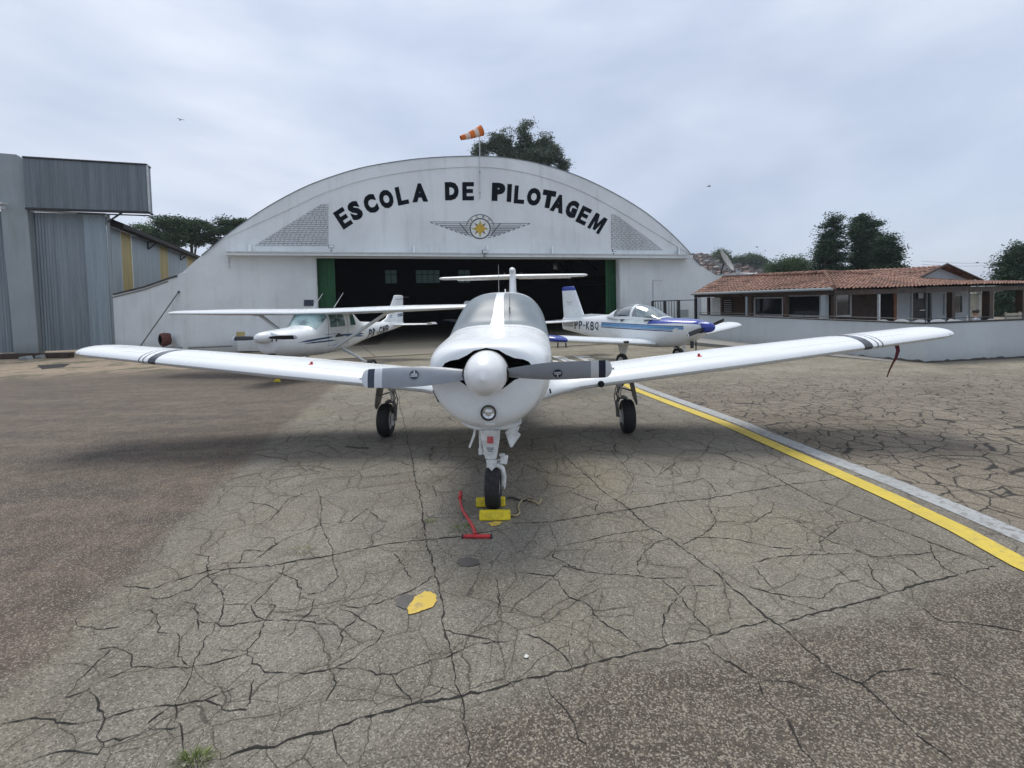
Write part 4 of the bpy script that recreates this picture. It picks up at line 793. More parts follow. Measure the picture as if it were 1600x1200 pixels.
# beam and broken kerb at the shed's foot
def feet():
    a, c = G(4, 561), G(112, 559); d = c - a; b = MB(); L = np.linalg.norm(d); b.box((L / 2, 0, .13), (L, .3, .26)); o = b.build('timber_beam', M['wood']); o.location = tuple(a); o.rotation_euler = (0, 0, math.atan2(d[1], d[0])); bevel(o, .02); tag(o, 'long dark timber beam lying at the foot of the zinc shed', 'beam')
    for k, (x, y, w_) in enumerate(((36, 563, .5), (60, 561, .4))):
        p = G(x, y); b = MB(); b.prism([(-w_ / 2, 0, 0), (-w_ * .4, 0, .16), (w_ * .3, 0, .2), (w_ / 2, 0, 0)], (0, .3, 0)); o = b.build('stone', M['conc']); o.location = tuple(p + [0, 0, -.01]); bevel(o, .03); tag(o, ('grey stone left' if k == 0 else 'smaller pale stone right') + ' in front of the dark beam by the shed', 'stone')
    P = [G(x, y)[:2] for x, y in ((58, 571), (110, 568), (100, 574), (66, 577))]; b = MB(); b.prism([(p[0], p[1], gz(p[1]) + .002) for p in P], (0, 0, .004)); b.build('dark_slab_gap', M['dark'], GR)  # flat dark patch, its colour gives the gap at the broken slab edge
feet()
# ------------------------------------------------------------------ low blue-grey wall with rail, gate
def low_wall():
    C = G(1445, 567); A = G(1094, 533.5); B = G(1600, 559); B = C + (B - C) * 2.2; zt = onp(1451, 506, C, np.array([0, -1, 0]))[2]
    r = thing('patio_wall', 'pale blue-grey low wall with black rail around the patio on the right', 'wall', tuple(C)); inv = Matrix.Translation(r.location).inverted()
    d1 = (A - C) * [1, 1, 0]; d1 /= np.linalg.norm(d1); d2 = (B - C) * [1, 1, 0]; d2 /= np.linalg.norm(d2)
    n1 = np.array([-d1[1], d1[0], 0]); n1 = n1 if n1[0] < 0 else -n1; n2 = np.array([-d2[1], d2[0], 0]); n2 = n2 if n2[1] < 0 else -n2
    cin = C + (d2 - d1 * 0) * .18 + d1 * 0 - n2 * .18
    pl = [C, A, A - n1 * .18, C - n1 * .18 * 1 + d2 * 0 - n2 * .18 + d1 * .1, B - n2 * .18, B]
    b = MB(); b.prism([(p[0], p[1], -.7) for p in pl], (0, 0, zt + .7)); o = b.build('wall_panel', M['wallb'], r); o.matrix_parent_inverse = inv
    b = MB()
    for P, Q in ((C, A), (C, B)):
        for z, rr in ((zt + .02, .03), (zt + .13, .012)): b.tube([(P[0], P[1], z), (Q[0], Q[1], z)], rr, 6)
        L = np.linalg.norm((Q - P)[:2]); k = int(L / 1.8)
        for i in range(k + 1): q = P + (Q - P) * i / k; b.tube([(q[0], q[1], zt), (q[0], q[1], zt + .13)], .012, 5)
    o = b.build('rail', M['steeld'], r); o.matrix_parent_inverse = inv
    b = MB()   # dark footing line with a rough top edge
    for P, Q, n in ((C, A, n1), (C, B, n2)):
        k = 60; up = []; lo = []
        for i in range(k + 1):
            q = P + (Q - P) * i / k; h = .04 + .05 * abs(math.sin(i * 1.3)) * rnd.random(); g = gz(q[1]); up.append(q * [1, 1, 0] + [0, 0, g + h]); lo.append(q * [1, 1, 0] + n * .05 + [0, 0, g + .002])
        b.grid(np.array([up, lo]))
    o = b.build('rough_footing', M['rub2'], r); o.matrix_parent_inverse = inv
    return C, A, B, zt
M['rub2'] = simple('dark_footing', (.05, .045, .04), .9, obj=False)
WC, WA, WB, WZT = low_wall()
def gate():
    a = hp(1020, 500, 1.2); c = hp(1062, 500, 1.2); zt = hp(1040, 470, 1.2)[2]; z0 = gz(a[1]) + .05; L = np.linalg.norm((c - a)[:2])
    r = thing('iron_gate', 'black iron bar gate beside the right end of the arched hangar', 'gate', (a[0], a[1], z0), math.atan2(HD[1], HD[0])); H = zt - z0
    
    for z in (H, .05, H * .4): b = MB(); b.box((L / 2, 0, z), (L, .06, .06)); b.build('gate_rail', M['steeld'], r)
    for x in (0, L * .46, L * .97): b = MB(); b.box((x, 0, H / 2), (.14, .1, H)); b.build('gate_post', M['steeld'], r)
    for k in range(10):
        if k in (0, 5): continue
        b = MB(); b.tube([(L * k / 10, 0, 0.05), (L * k / 10, 0, H)], .02, 6); b.build('gate_bar', M['steeld'], r)
    f0 = L; c2 = hp(1086, 500, 1.2); L2 = np.linalg.norm((c2 - a)[:2]); r2 = thing('rail_fence', 'thin dark rail fence from the iron gate to the tiled house', 'fence', (c[0], c[1], z0), math.atan2(HD[1], HD[0])); b = MB(); b.tube([(0, 0, H), (L2 - L, 0, H)], .025, 6); b.build('top_rail', M['steeld'], r2)
    b = MB(); b.tube([(L2 - L, 0, 0), (L2 - L, 0, H)], .05, 6); b.build('fence_post', M['steeld'], r2)
    b = MB(); b.box(((L2 - L) * .25, .06, H * .55), (.9, .03, .5)); b.build('grey_sign_board', M['conc'], r2)
    b = MB(); b.box((.9 - L * .6, .5, .55), (1.0, .6, 1.1)); b.v = [tuple(np.array(p)) for p in b.v]; o = b.build('waste_bin', M['green']); q = np.array([a[0], a[1], z0]) + HD * (L * .6) + HB * .2; o.location = tuple(q); o.rotation_euler = (0, 0, math.atan2(HD[1], HD[0])); bevel(o, .05); tag(o, 'dark green waste bin behind the iron gate', 'bin')
gate()
# ------------------------------------------------------------------ tiled house
K = ORG + ray(1302, 450) * (20.0 / ray(1302, 450)[1]); EV = 1.95
K = np.array([K[0], K[1], 0]); dA = HB.copy(); dB = HD.copy()
def house():
    r = thing('tiled_house', 'low house with terracotta tile roof, timber veranda posts and white gable behind the patio wall', 'house', (K[0], K[1], -.25)); inv = Matrix.Translation(r.location).inverted()
    FZ = -.25
    def pa(o): o.parent = r; o.matrix_parent_inverse = inv; return o
    def P(a, b_, z): return K + dA * a + dB * b_ + np.array([0, 0, z])       # a: along left face (away), b: along right face (to the right)
    LA, LB = 7.6, 15.0
    def box(name, a0, a1, b0, b1, z0, z1, mat, bv=0):
        b = MB(); b.prism([P(a0, b0, z0), P(a1, b0, z0), P(a1, b1, z0), P(a0, b1, z0)], (0, 0, z1 - z0)); o = pa(b.build(name, mat)); 
        if bv: bevel(o, bv)
        return o
    box('patio_slab', -4.5, 9, -3.4, 16, FZ - .3, FZ, M['patio'])
    # roof planes: hip over the left block
    def uz(a, b_, z): return P(a, b_, z)
    rise = 1.0
    def plane(q0, q1, q2, q3, name, per=.24, row=.36):
        """q0-q1 eave, q3-q2 upper edge"""
        q0, q1, q2, q3 = map(np.array, (q0, q1, q2, q3)); Lx = max(np.linalg.norm(q1 - q0), np.linalg.norm(q2 - q3)); Ly = max(np.linalg.norm(q3 - q0), np.linalg.norm(q2 - q1)); nx = max(4, int(Lx / per * 5)); nr = max(2, int(Ly / row)); nn = np.cross(q1 - q0, q3 - q0); nn /= np.linalg.norm(nn); nn = nn if nn[2] > 0 else -nn
        G_ = []; rs = random.Random(5); jit = [[rs.uniform(-.008, .012) for _ in range(int(nx / 5) + 2)] for _ in range(nr + 1)]
        for j in range(nr):
            for e, sg in ((j / nr, .03), ((j + .97) / nr, 0)):
                row_ = []
                for i in range(nx + 1):
                    f = i / nx; lo = q0 + (q1 - q0) * f; hi = q3 + (q2 - q3) * f; p = lo + (hi - lo) * e; wv = math.sin(2 * math.pi * f * Lx / per); row_.append(p + nn * (.028 * wv + sg + jit[j][int(i / 5)] + .03 * math.sin(f * 5 + e * 4)))
                G_.append(row_)
        b = MB(); b.grid(np.array(G_)); pa(b.build(name, M['tile'], smooth=True, angle=35, fixn=False))
    RA = 8.0
    # eave corner at K ; hip peak inward
    pk = P(2.3, 2.6, EV + .70)
    e00 = P(0, 0, EV); eA = P(RA, 0, EV - .05); eB = P(0, LB, EV + .02)
    rA = P(RA + .5, 2.6, EV + .80); 
    plane(e00, eA, rA, pk, 'tile_roof_slope'); 
    rB = None
    plane(eB, e00, pk, P(2.3, LB, EV + .22), 'tile_roof_slope')
    # hip ridge and ridge tiles
    for q0, q1 in ((e00, pk), (pk, rA), (pk, P(2.3, 5.6, EV + .60))):
        n = int(np.linalg.norm(np.array(q1) - q0) / .35); 
        b = MB()
        for i in range(n): f0, f1 = i / n, (i + 1.06) / n; b.tube([q0 + (q1 - q0) * f0 + [0, 0, .05], q0 + (q1 - q0) * f1 + [0, 0, .035]], [.11, .09], 8)
        pa(b.build('ridge_tiles', M['tile'], smooth=True))
    # main gabled block behind
    gb = lambda x, y: onp(x, y, P(2.6, 0, 0), dA); gu = lambda x: float(np.dot(gb(x, 430) - K, dB)); g0, g1, gm = gu(1421), gu(1511), gu(1464); zt = gb(1421, 436)[2]; zr = gb(1464, 414.5)[2]
    b = MB(); b.prism([P(2.6, g0, EV), P(2.6, g0, zt - .06), P(2.6, gm, zr - .10), P(2.6, g1, zt - .06), P(2.6, g1, EV)], dA * .15); pa(b.build('gable_wall', M['housew']))
    plane(P(2.2, g0 - .5, zt - .14), P(9, g0 - .5, zt - .14), P(9, gm, zr), P(2.2, gm, zr), 'tile_roof_slope'); plane(P(2.2, g1 + .5, zt - .14), P(9, g1 + .5, zt - .14), P(9, gm, zr), P(2.2, gm, zr), 'tile_roof_slope')
    b = MB(); b.tube([P(2.15, g0 - .5, zt - .13), P(2.15, gm, zr + .03), P(2.15, g1 + .5, zt - .13)], .06, 6); pa(b.build('barge_board', M['wood']))
    # plain under-roof and gutters
    b = MB(); b.add([P(0, 0, EV - .04), P(RA, 0, EV - .09), P(RA, 2.6, EV + .66), P(2.3, 2.6, EV + .6)], [(0, 1, 2, 3)]); b.add([P(0, 0, EV - .04), P(0, LB, EV - .04), P(2.3, LB, EV + .12), P(2.3, 2.6, EV + .6)], [(0, 1, 2, 3)]); pa(b.build('roof_underside', M['wood']))
    b = MB(); b.tube([P(0, -.06, EV - .03), P(RA, -.06, EV - .08)], .055, 8); pa(b.build('gutter', M['conc']))
    b = MB(); b.prism([P(.02, .12, EV - .26), P(RA, .12, EV - .26), P(RA, .24, EV - .26), P(.02, .24, EV - .26)], (0, 0, .2)); b.prism([P(.12, .26, EV - .28), P(.12, LB, EV - .26), P(.26, LB, EV - .26), P(.26, .26, EV - .28)], (0, 0, .2)); pa(b.build('eave_beam', M['wood']))
    # walls behind the posts, with real window openings filled by frame + glass
    def colA(x): n = dB; p = onp(x, 480, P(0, 1.5, 0), n); return float(np.dot(p - K, dA))
    def colB(x): n = dA; p = onp(x, 480, P(1.9, 0, 0), n); return float(np.dot(p - K, dB))
    def wallA(name, x0, x1, z0, z1, mat, off=0, th=.12): a0, a1 = colA(x0), colA(x1); return box(name, a0, a1, 1.5 - off, 1.5 - off + th, z0, z1, mat)
    zz = lambda x, y, f: onp(x, y, P(0, 1.5, 0) if f == 'A' else P(1.9, 0, 0), dB if f == 'A' else dA)[2]
    def window(face, x0, y0, x1, y1, nm='window', gm_='wclear', fr='frame', mull=0):
        fm = .07
        if face == 'A': a0, a1 = sorted((colA(x0), colA(x1))); f = lambda a, o, z: P(a, 1.5 - o, z)
        else: a0, a1 = sorted((colB(x0), colB(x1))); f = lambda a, o, z: P(1.9 - o, a, z)
        ym = (y0 + y1) / 2; z1, z0 = zz((x0 + x1) / 2, y0, face), zz((x0 + x1) / 2, y1, face)
        b = MB()
        for (u0, u1, w0, w1) in ((a0, a1, z0, z0 + fm), (a0, a1, z1 - fm, z1), (a0, a0 + fm, z0 + fm, z1 - fm), (a1 - fm, a1, z0 + fm, z1 - fm)) + tuple((a0 + (a1 - a0) * (k + 1) / (mull + 1) - .03, a0 + (a1 - a0) * (k + 1) / (mull + 1) + .03, z0 + fm, z1 - fm) for k in range(mull)):
            b.prism([f(u0, .02, w0), f(u1, .02, w0), f(u1, .02, w1), f(u0, .02, w1)], np.array(f(0, .07, 0)) - f(0, 0, 0))
        w = pa(b.build(nm, M[fr])); b = MB(); b.prism([f(a0 + fm, .03, z0 + fm), f(a1 - fm, .03, z0 + fm), f(a1 - fm, .03, z1 - fm), f(a0 + fm, .03, z1 - fm)], np.array(f(0, .012, 0)) - f(0, 0, 0)); g = b.build('pane', M['dglass']); g.parent = w; g.matrix_parent_inverse = Matrix.Identity(4)
        g.parent = w; return w
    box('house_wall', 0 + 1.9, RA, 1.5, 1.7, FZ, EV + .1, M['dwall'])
    wallA('wall_or_opening_segment', 1096, 1086, FZ, EV - .1, M['housew'], .02, .015); wallA('wall_or_opening_segment', 1128, 1112, FZ, EV - .3, M['frame'], .03, .02)
    window('A', 1180, 464, 1226, 495); window('A', 1231, 460.5, 1285, 495)
    for k in range(7):
        b = MB(); x0, x1 = colA(1133), colA(1145); z = zz(1140, 470 + k * 3.3, 'A'); b.prism([P(x0, 1.42, z), P(x1, 1.42, z), P(x1, 1.42, z + .04), P(x0, 1.42, z + .04)], -dB * .03); pa(b.build('shutter_slat', M['conc']))
    # right face walls, plus a black slab whose colour gives the dark opening
    def wb(x0, x1, mat, z1=EV + .05, off=0, th=.15, nm='wall_or_opening_segment'): a0, a1 = colB(x0), colB(x1); return box(nm, 1.9 - off, 1.9 - off + th, a0, a1, FZ, z1, mat)
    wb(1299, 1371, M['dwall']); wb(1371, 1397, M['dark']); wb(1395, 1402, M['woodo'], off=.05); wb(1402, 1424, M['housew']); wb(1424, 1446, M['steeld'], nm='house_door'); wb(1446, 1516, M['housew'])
    box('end_wall', 1.9, 8, colB(1516) - .15, colB(1516), FZ, EV + .1, M['housew'])
    window('B', 1303, 458, 1327.5, 495); window('B', 1474, 460, 1502, 491, mull=1)
    for x in (1400.5, 1423.5, 1447): wb(x - .9, x + .9, M['frame'], off=.06, th=.05, nm='door_frame')
    a0, a1 = colB(1433), colB(1440.5); z1, z0 = zz(1437, 458, 'B'), zz(1437, 466, 'B'); b = MB(); b.prism([P(1.86, a0, z0), P(1.86, a1, z0), P(1.86, a1, z1), P(1.86, a0, z1)], -dA * .02); pa(b.build('door_notice', M['frame']))
    b = MB(); z = zz(1435, 485.5, 'B'); b.prism([P(1.86, a0, z), P(1.86, a1 + .1, z), P(1.86, a1 + .1, z + .04), P(1.86, a0, z + .04)], -dA * .05); pa(b.build('door_handle', M['chrome']))
    # posts
    def postA(x, w_, mat='wood'): n = dB; p = onp(x, 480, P(0, .18, 0), n); a = float(np.dot(p - K, dA)); box('veranda_post', a - w_ / 2, a + w_ / 2, .1, .1 + w_, FZ, EV - .27, M[mat])
    def postB(x, w_, mat='wood'): n = dA; p = onp(x, 480, P(.18, 0, 0), n); a = float(np.dot(p - K, dB)); box('veranda_post', .1, .1 + w_, a - w_ / 2, a + w_ / 2, FZ, EV - .29, M[mat])
    for x, w_, m_ in ((1088, .10, 'steeld'), (1108, .12, 'wood'), (1129, .12, 'wood'), (1168, .09, 'conc'), (1174, .14, 'wood'), (1228, .17, 'wood'), (1288, .2, 'conc')): postA(x, w_, m_)
    for x, w_, m_ in ((1302, .13, 'wood'), (1371.5, .08, 'frame'), (1452, .12, 'steeld'), (1487, .22, 'wood'), (1546, .30, 'wood'), (1597, .28, 'wood')): postB(x, w_, m_)
    # tarp on ridge
    b = MB(); q = P(RA - 1.6, 2.5, EV + .86); b.prism([q, q + dA * 2.2 + [0, 0, .06], q + dA * 2.1 + [0, 0, .14], q + dA * 1.0 + [0, 0, .16], q + [0, 0, .05]], dB * .7); pa(b.build('roof_tarp', M['frame']))
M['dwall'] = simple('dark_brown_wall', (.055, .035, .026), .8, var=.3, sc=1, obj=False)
house()
# objects on the patio
def chair(x, y, rz, label):
    r = thing('plastic_chair', label, 'chair', (x, y, -.25 + 0), rz, 'white plastic chairs behind the patio wall')
    b = MB(); P = []
    for i in range(9):
        f = i / 8; P.append([(-.22 + .44 * f, .2 + .05 * math.cos((f - .5) * 2), z) for z in (.42, .7, 1.0 + .08 * math.cos((f - .5) * 3))])
    b.grid(np.array(P)); b.grid(np.array(P) + [0, .015, 0]); b.build('backrest', M['plastic'], r, smooth=True, fixn=False)
    b = MB(); b.box((0, 0, .43), (.46, .44, .03)); b.build('seat', M['plastic'], r)
    for sx in (-.2, .2):
        for sy in (-.19, .2): b = MB(); b.tube([(sx, sy, .42), (sx * 1.15, sy * 1.1, 0)], .022, 6); b.build('leg', M['plastic'], r)
cl = [(1414, 'left of the dark door'), (1430, 'right below the dark door'), (1473, 'behind the wall under the double window'), (1489, 'in front of the thick timber post'), (1500, 'left of the seated person'), (1541, 'just right of the seated person'), (1560, 'between the two right hand posts'), (1372, 'by the thin white post')]
for i, (x, s) in enumerate(cl):
    d = ray(x, 501 if x > 1300 else 499); p = ORG + d * ((.78 - CAM_H) / d[2]); chair(float(p[0]), float(p[1]) , rnd.uniform(-.5, .5) + (math.pi if i % 2 else 0), 'white plastic chair ' + s)
# ------------------------------------------------------------------ main aircraft
def main_plane():
    r = thing('low_wing_aircraft', 'big white T-tail low-wing aircraft facing the camera with grey two-blade propeller', 'aircraft', (-.198, 4.385, 0), -.0339)
    F = Loft([(-.345, .27, 1.40, .96, 1.20, 2.2, 2.2), (-.335, .36, 1.425, .88, 1.20, 2.3, 2.2), (-.30, .43, 1.445, .81, 1.21, 2.4, 2.2), (-.22, .475, 1.455, .755, 1.21, 2.9, 2.0), (-.08, .505, 1.47, .725, 1.21, 3.1, 2.0), (.2, .535, 1.485, .71, 1.21, 3.1, 2.3), (.6, .555, 1.505, .69, 1.20, 3.1, 2.5), (1.0, .565, 1.53, .67, 1.20, 3.1, 2.8),
              (1.18, .57, 1.56, .66, 1.2, 3.0, 3.0), (1.45, .572, 1.72, .65, 1.18, 2.7, 3.2), (1.75, .572, 1.84, .64, 1.15, 2.75, 3.2), (2.1, .57, 1.895, .63, 1.15, 2.9, 3.2), (2.7, .565, 1.905, .63, 1.15, 2.9, 3.0), (3.3, .53, 1.86, .66, 1.15, 2.7, 2.8), (4.1, .43, 1.72, .76, 1.2, 2.1, 2.5), (5.3, .29, 1.56, .92, 1.22, 2, 2.2), (6.6, .15, 1.44, 1.06, 1.25, 2, 2), (7.45, .06, 1.38, 1.18, 1.27, 2, 2)])
    ys = np.concatenate([[-.345, -.343, -.339, -.335, -.325, -.31, -.295, -.27, -.24, -.2, -.15], np.linspace(-.08, 1.0, 14), np.linspace(1.05, 2.3, 24), np.linspace(2.4, 7.45, 34)])
    b = F.skin(ys, 96); fus = b.build('fuselage', [M['pw'], M['dark']], r, smooth=True, angle=50)
    # cooling intakes cut round the spinner
    up = [(0, 1.425), (.10, 1.405), (.155, 1.37), (.22, 1.340), (.29, 1.328), (.335, 1.308), (.355, 1.28), (.355, 1.25), (.34, 1.22), (.30, 1.195), (.22, 1.165), (.13, 1.10), (.05, 1.072)]
    poly = [(x, -.6, z) for x, z in up] + [(-x, -.6, z) for x, z in up[::-1] if x > 0]
    c = MB(); c.prism(poly, (0, .46, 0), 0); cu = c.build('cut', M['dark'], r); boolean_cut(fus, cu)
    fus.data.polygons.foreach_set('use_smooth', [True] * len(fus.data.polygons)); fus.data.set_sharp_from_angle(angle=R_(38))
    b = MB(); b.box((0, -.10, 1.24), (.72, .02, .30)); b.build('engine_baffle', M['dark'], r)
    for s in (-1, 1):
        b = MB()
        for k in range(5): b.box((s * .25, -.16, 1.17 + k * .035), (.2, .05, .012))
        b.build('cylinder_fins', M['dark'], r)
    # cowl parting lines and hinges
    def seam(y, a0, a1, w_=.004, n=60): 
        b = MB(); F.patch(b, lambda u, v: y + w_ * (u - .5) * 2, lambda u, v: a0 + (a1 - a0) * v, 1, n, .0012, closed=False); b.build('panel_seam', M['seam'], r, fixn=False)
    seam(.93, R_(-60), R_(240), .003)
    for s in (-1, 1):
        b = MB(); F.band(b, -.26, .92, lambda u: 1.222, lambda u: 1.229, s, .0015, 24, 1); b.build('panel_seam', M['seam'], r, fixn=False)
        for y in (-.1, .3, .7): b = MB(); p = F.side(y, 1.225, s, .002); b.box(tuple(p), (.012, .07, .03)); b.build('cowl_latch', M['steel'], r)
    for s in (-1, 1):
        b = MB()
        for k in range(13):
            q = F.side(-.2 + k * .085, 1.262, s, .0012); n_ = np.array([s, 0, 0.]); b.tube([q - n_ * .002, q + n_ * .0015], .005, 8)
        b.build('cowl_fasteners', M['steel'], r, kind='stuff')
    b = MB()
    for k in range(19):
        a = R_(-10 + k * 11.1); q = F.pt(.905, a); n_ = F.nrm(.905, a); b.tube([q - n_ * .002, q + n_ * .0015], .005, 8)
    b.build('firewall_rivets', M['seam'], r, kind='stuff')
    # windscreen halves, side windows
    for s in (-1, 1):
        def yf(u, v, s=s):
            k = v; lo = 1.10 + .20 * k ** 2.5; hi = 1.98 + .10 * k ** 1.5; return lo + (hi - lo) * u
        def af(u, v, s=s):
            inner = .030 + .018 * (1 - u); a = inner + v * (1.36 - inner + .04 * u); return math.pi / 2 - s * a
        b = MB(); F.patch(b, yf, af, 16, 26, .004); b.build('windscreen', M['ws'], r, smooth=True, angle=35)
        b = MB(); F.patch(b, lambda u, v: yf(-.035 + 1.07 * u, v), lambda u, v: af(u, -.0 + 1.03 * v), 16, 26, .0015); b.build('windscreen_seal', M['seal'], r, smooth=True, angle=35)
        for (y0, y1, nm) in ((2.0, 2.62, 'side_window'), (2.70, 3.25, 'side_window')):
            b = MB(); P = [[F.side(y0 + (y1 - y0) * i / 8 + (.16 * (1 - j / 5) * -1 if y0 < 2.3 and i == 0 else 0), 1.40 + (.34 if y0 < 2.3 else .30) * j / 5, s, .004) for j in range(6)] for i in range(9)]; b.grid(np.array(P)); b.build(nm, M['ws'], r, smooth=True, fixn=False)
    # compass / probe on the screen, whip aerials
    b = MB(); b.tube([F.pt(1.35, math.pi / 2 - .13) + [0, 0, .0], F.pt(1.35, math.pi / 2 - .13) + [0, -.05, .06], F.pt(1.6, math.pi / 2 - .13) + [0, -.04, .08]], .006, 6); b.build('temperature_probe', M['steeld'], r)
    b = MB(); b.tube([(-.06, 2.6, 1.90), (-.07, 2.85, 2.30)], [.006, .003], 5); b.build('whip_aerial', M['steel'], r)
    b = MB(); b.tube([(-.35, 3.6, 1.75), (-.02, 7.2, 2.05)], .0025, 4); b.tube([(.35, 3.6, 1.75), (.02, 7.2, 2.05)], .0025, 4); b.build('wire_aerial', M['steel'], r)
    b = MB(); b.prism([(0, 3.0, 1.87), (0, 3.25, 1.87), (0, 3.2, 1.96), (0, 3.1, 1.96)], (.01, 0, 0)); b.build('transponder_fin', M['pw'], r)
    # chin lip, landing lamp, bump
    lz = .908; ly = F.side(-.2, .9, 1)[1]; 
    yl = -.352
    b = MB(); b.lathe([(.045, yl + .06), (.060, yl + .04), (.063, yl - .012), (.054, yl - .02), (.049, yl - .008), (.046, yl + .01)], (0.005, 0, lz), 'Y', 32); b.build('lamp_ring', M['steeld'], r, smooth=True)
    b = MB(); b.lathe([(.05, yl + .0), (.03, yl + .008), (.012, yl + .002), (.001, yl + .002)], (0.005, 0, lz), 'Y', 28); b.build('landing_lamp', M['lens'], r, smooth=True)
    b = MB(); b.lathe([(.045, 0), (.038, -.014), (.02, -.022), (.001, -.024)], (.01, -.285, lz - .112), 'Y', 24); b.v = [(x, y + (lz - .112 - z) * .5, (z - (lz - .112)) * .5 + lz - .112) for x, y, z in b.v]; b.build('lamp_adjuster_bump', M['pw'], r, smooth=True)
    # belly pan under the nose with corners
    b = MB(); b.prism([(-.27, -.04, .755), (-.2, -.05, .712), (-.12, -.055, .690), (.12, -.055, .690), (.2, -.05, .705), (.27, -.04, .742)], (0, .9, -.015)); o = b.build('belly_fairing', M['pw'], r); bevel(o, .02, 3)
    b = MB(); b.box((-.520, .45, .93), (.05, .3, .15), 0, Matrix.Rotation(R_(-24), 3, 'Y')); b.box((-.523, .297, .93), (.034, .012, .12), 1, Matrix.Rotation(R_(-24), 3, 'Y')); o = b.build('air_scoop', [M['pw'], M['dark']], r); bevel(o, .012)
    b = MB(); b.tube([(.56, 1.4, .78), (.57, 1.42, .73)], .01, 6); b.build('fuel_drain', M['dark'], r)
    # spinner & propeller
    sp = spinner_mb(.172, .36, -.38, 1.233).build('spinner', M['pw3'], r, smooth=True, angle=50)
    b = MB(); b.lathe([(.176, -.335), (.176, -.322), (.01, -.322)], (0, 0, 1.233), 'Y', 36); b.build('spinner_backplate', M['steel'], sp, smooth=True)
    for k in (0, 1):
        blade(r, R_(1.2) + math.pi * k, .135, .972, -.44, 1.233, .165, [M['propg'], M['propw'], M['navy']], [(.975 - .052, .99, 1), (.975 - .105, .975 - .052, 2), (.975 - .165, .975 - .105, 1)], True)
        b = MB(); a = math.pi * k; b.lathe([(.045, 0), (.05, .02), (.03, .03)], (0, 0, 0), 'X', 16); b.v = [((x + .15) * math.cos(a), y - .44, z + 1.233) for x, y, z in b.v]; b.build('blade_cuff', M['dark'], sp, smooth=True)
    # wings
    stripes = [(4.32, 4.42), (4.475, 4.49), (4.53, 4.545)]
    def mf(a, c):
        m = (a + c) / 2
        return 1 if any(s0 <= m <= s1 for s0, s1 in stripes) else 0
    base = [(.42, 1.30, 1.95, .70, .9), (.70, 1.58, 1.66, .725, 1), (.95, 1.70, 1.56, .755, 1.05), (2.85, 1.74, 1.52, .965, 1.05)]
    outs = [(x, 1.74 + .12 * (x - 2.85) / 2.3, 1.52 - .45 * (x - 2.85) / 2.3, .965 + .113 * (x - 2.85), 1.0) for x in [3.5, 4.1, 4.32, 4.42, 4.475, 4.49, 4.53, 4.545, 4.8, 5.22]]
    for s in (-1, 1):
        w = wing(base + outs, sgn=s, mfun=mf, tip=.30, ntip=10)  .build('wing', [M['pw'], M['stripe']], r, smooth=True, angle=55)
        b = MB(); b.lathe([(.045, 0), (.045, .012), (.03, .018), (.001, .018)], (0, 0, 0), 'Z', 20); b.lathe([(.016, .018), (.016, .045), (.001, .05)], (0, 0, 0), 'Z', 10); o = b.build('fuel_cap', M['red'], w, smooth=True); o.location = (s * 2.45, 2.05, 1.028); o.rotation_euler = (0, -s * .12, 0)
        b = MB(); b.box((s * 2.56, 2.12, 1.049), (.10, .06, .006), 0, Matrix.Rotation(-s * .12, 3, 'Y')); b.build('fuel_placard', M['pink'], w)
        b = MB(); n_ = 24; L_ = []
        for k in range(n_ + 1):
            x = 1.0 + 3.9 * k / n_; c = 1.56 - .04 * (x - .95) / 1.9 if x < 2.85 else 1.52 - .45 * (x - 2.85) / 2.3; yl = 1.70 + .04 * (x - .95) / 1.9 if x < 2.85 else 1.74 + .12 * (x - 2.85) / 2.3; z = .755 + (x - .95) * .1105 if x < 2.85 else .965 + .113 * (x - 2.85); tf = 1.05 if x < 2.85 else 1.0
            u, v = AFO[-1 - 0] if False else min(AFO[:14], key=lambda p: abs(p[0] - .13)); L_.append([(s * x, yl + u * c, z + v * c * tf + .0012), (s * x, yl + u * c + .003, z + v * c * tf + .0014)])
        b.grid(np.array(L_)); b.build('leading_edge_joint', M['seam2'], w, fixn=False)
        # aileron / flap gap lines on the underside and top trailing part
        for x0, x1, fr in ((.75, 2.8, .74), (3.0, 5.0, .78)):
            b = MB(); P = []
            for k in range(9):
                x = x0 + (x1 - x0) * k / 8; c = 1.56 if x < 2.85 else 1.52 - .45 * (x - 2.85) / 2.3; yl = 1.72 if x < 2.85 else 1.74 + .24 * (x - 2.85) / 2.3; z = .73 + .122 * (x - .75)
                P.append([(s * x, yl + c * fr, z + c * .05), (s * x, yl + c * fr + .008, z + c * .049)])
            b.grid(np.array(P)); b.build('control_gap', M['seam'], w, fixn=False)
        b = MB(); b.lathe([(.02, 0), (.03, .03), (.02, .09), (.001, .12)], (0, 0, 0), 'Y', 12); b.v = [(x + s * 5.36, y + 1.90, z + 1.25) for x, y, z in b.v]; b.build('navigation_lamp', M['lens'], w, smooth=True)
        if s > 0:
            b = MB(); b.lathe([(.001, -.012), (.03, -.01), (.04, 0), (.035, .05), (.001, .07)], (1.18, 1.69, .775), 'Y', 16); b.build('stall_sensor', M['dark'], w, smooth=True)
    # T tail
    b = MB(); fin = wing([(1.34, 6.0, 1.55, 0, .9), (1.6, 6.25, 1.25, 0, .95), (2.30, 6.72, .92, 0, 1.0), (2.44, 6.80, .88, 0, 1.0)], AFS, 1, tip=.07, vert=True); fin.v = [(x * 1.55, y, z) for x, y, z in fin.v]
    fin.build('fin', M['pw'], r, smooth=True, angle=55)
    b = MB(); b.lathe([(.001, 6.55), (.03, 6.58), (.062, 6.70), (.068, 6.9), (.05, 7.3), (.02, 7.75), (.001, 7.8)], (0, 0, 2.44), 'Y', 20); b.build('tail_bullet', M['pw'], r, smooth=True)
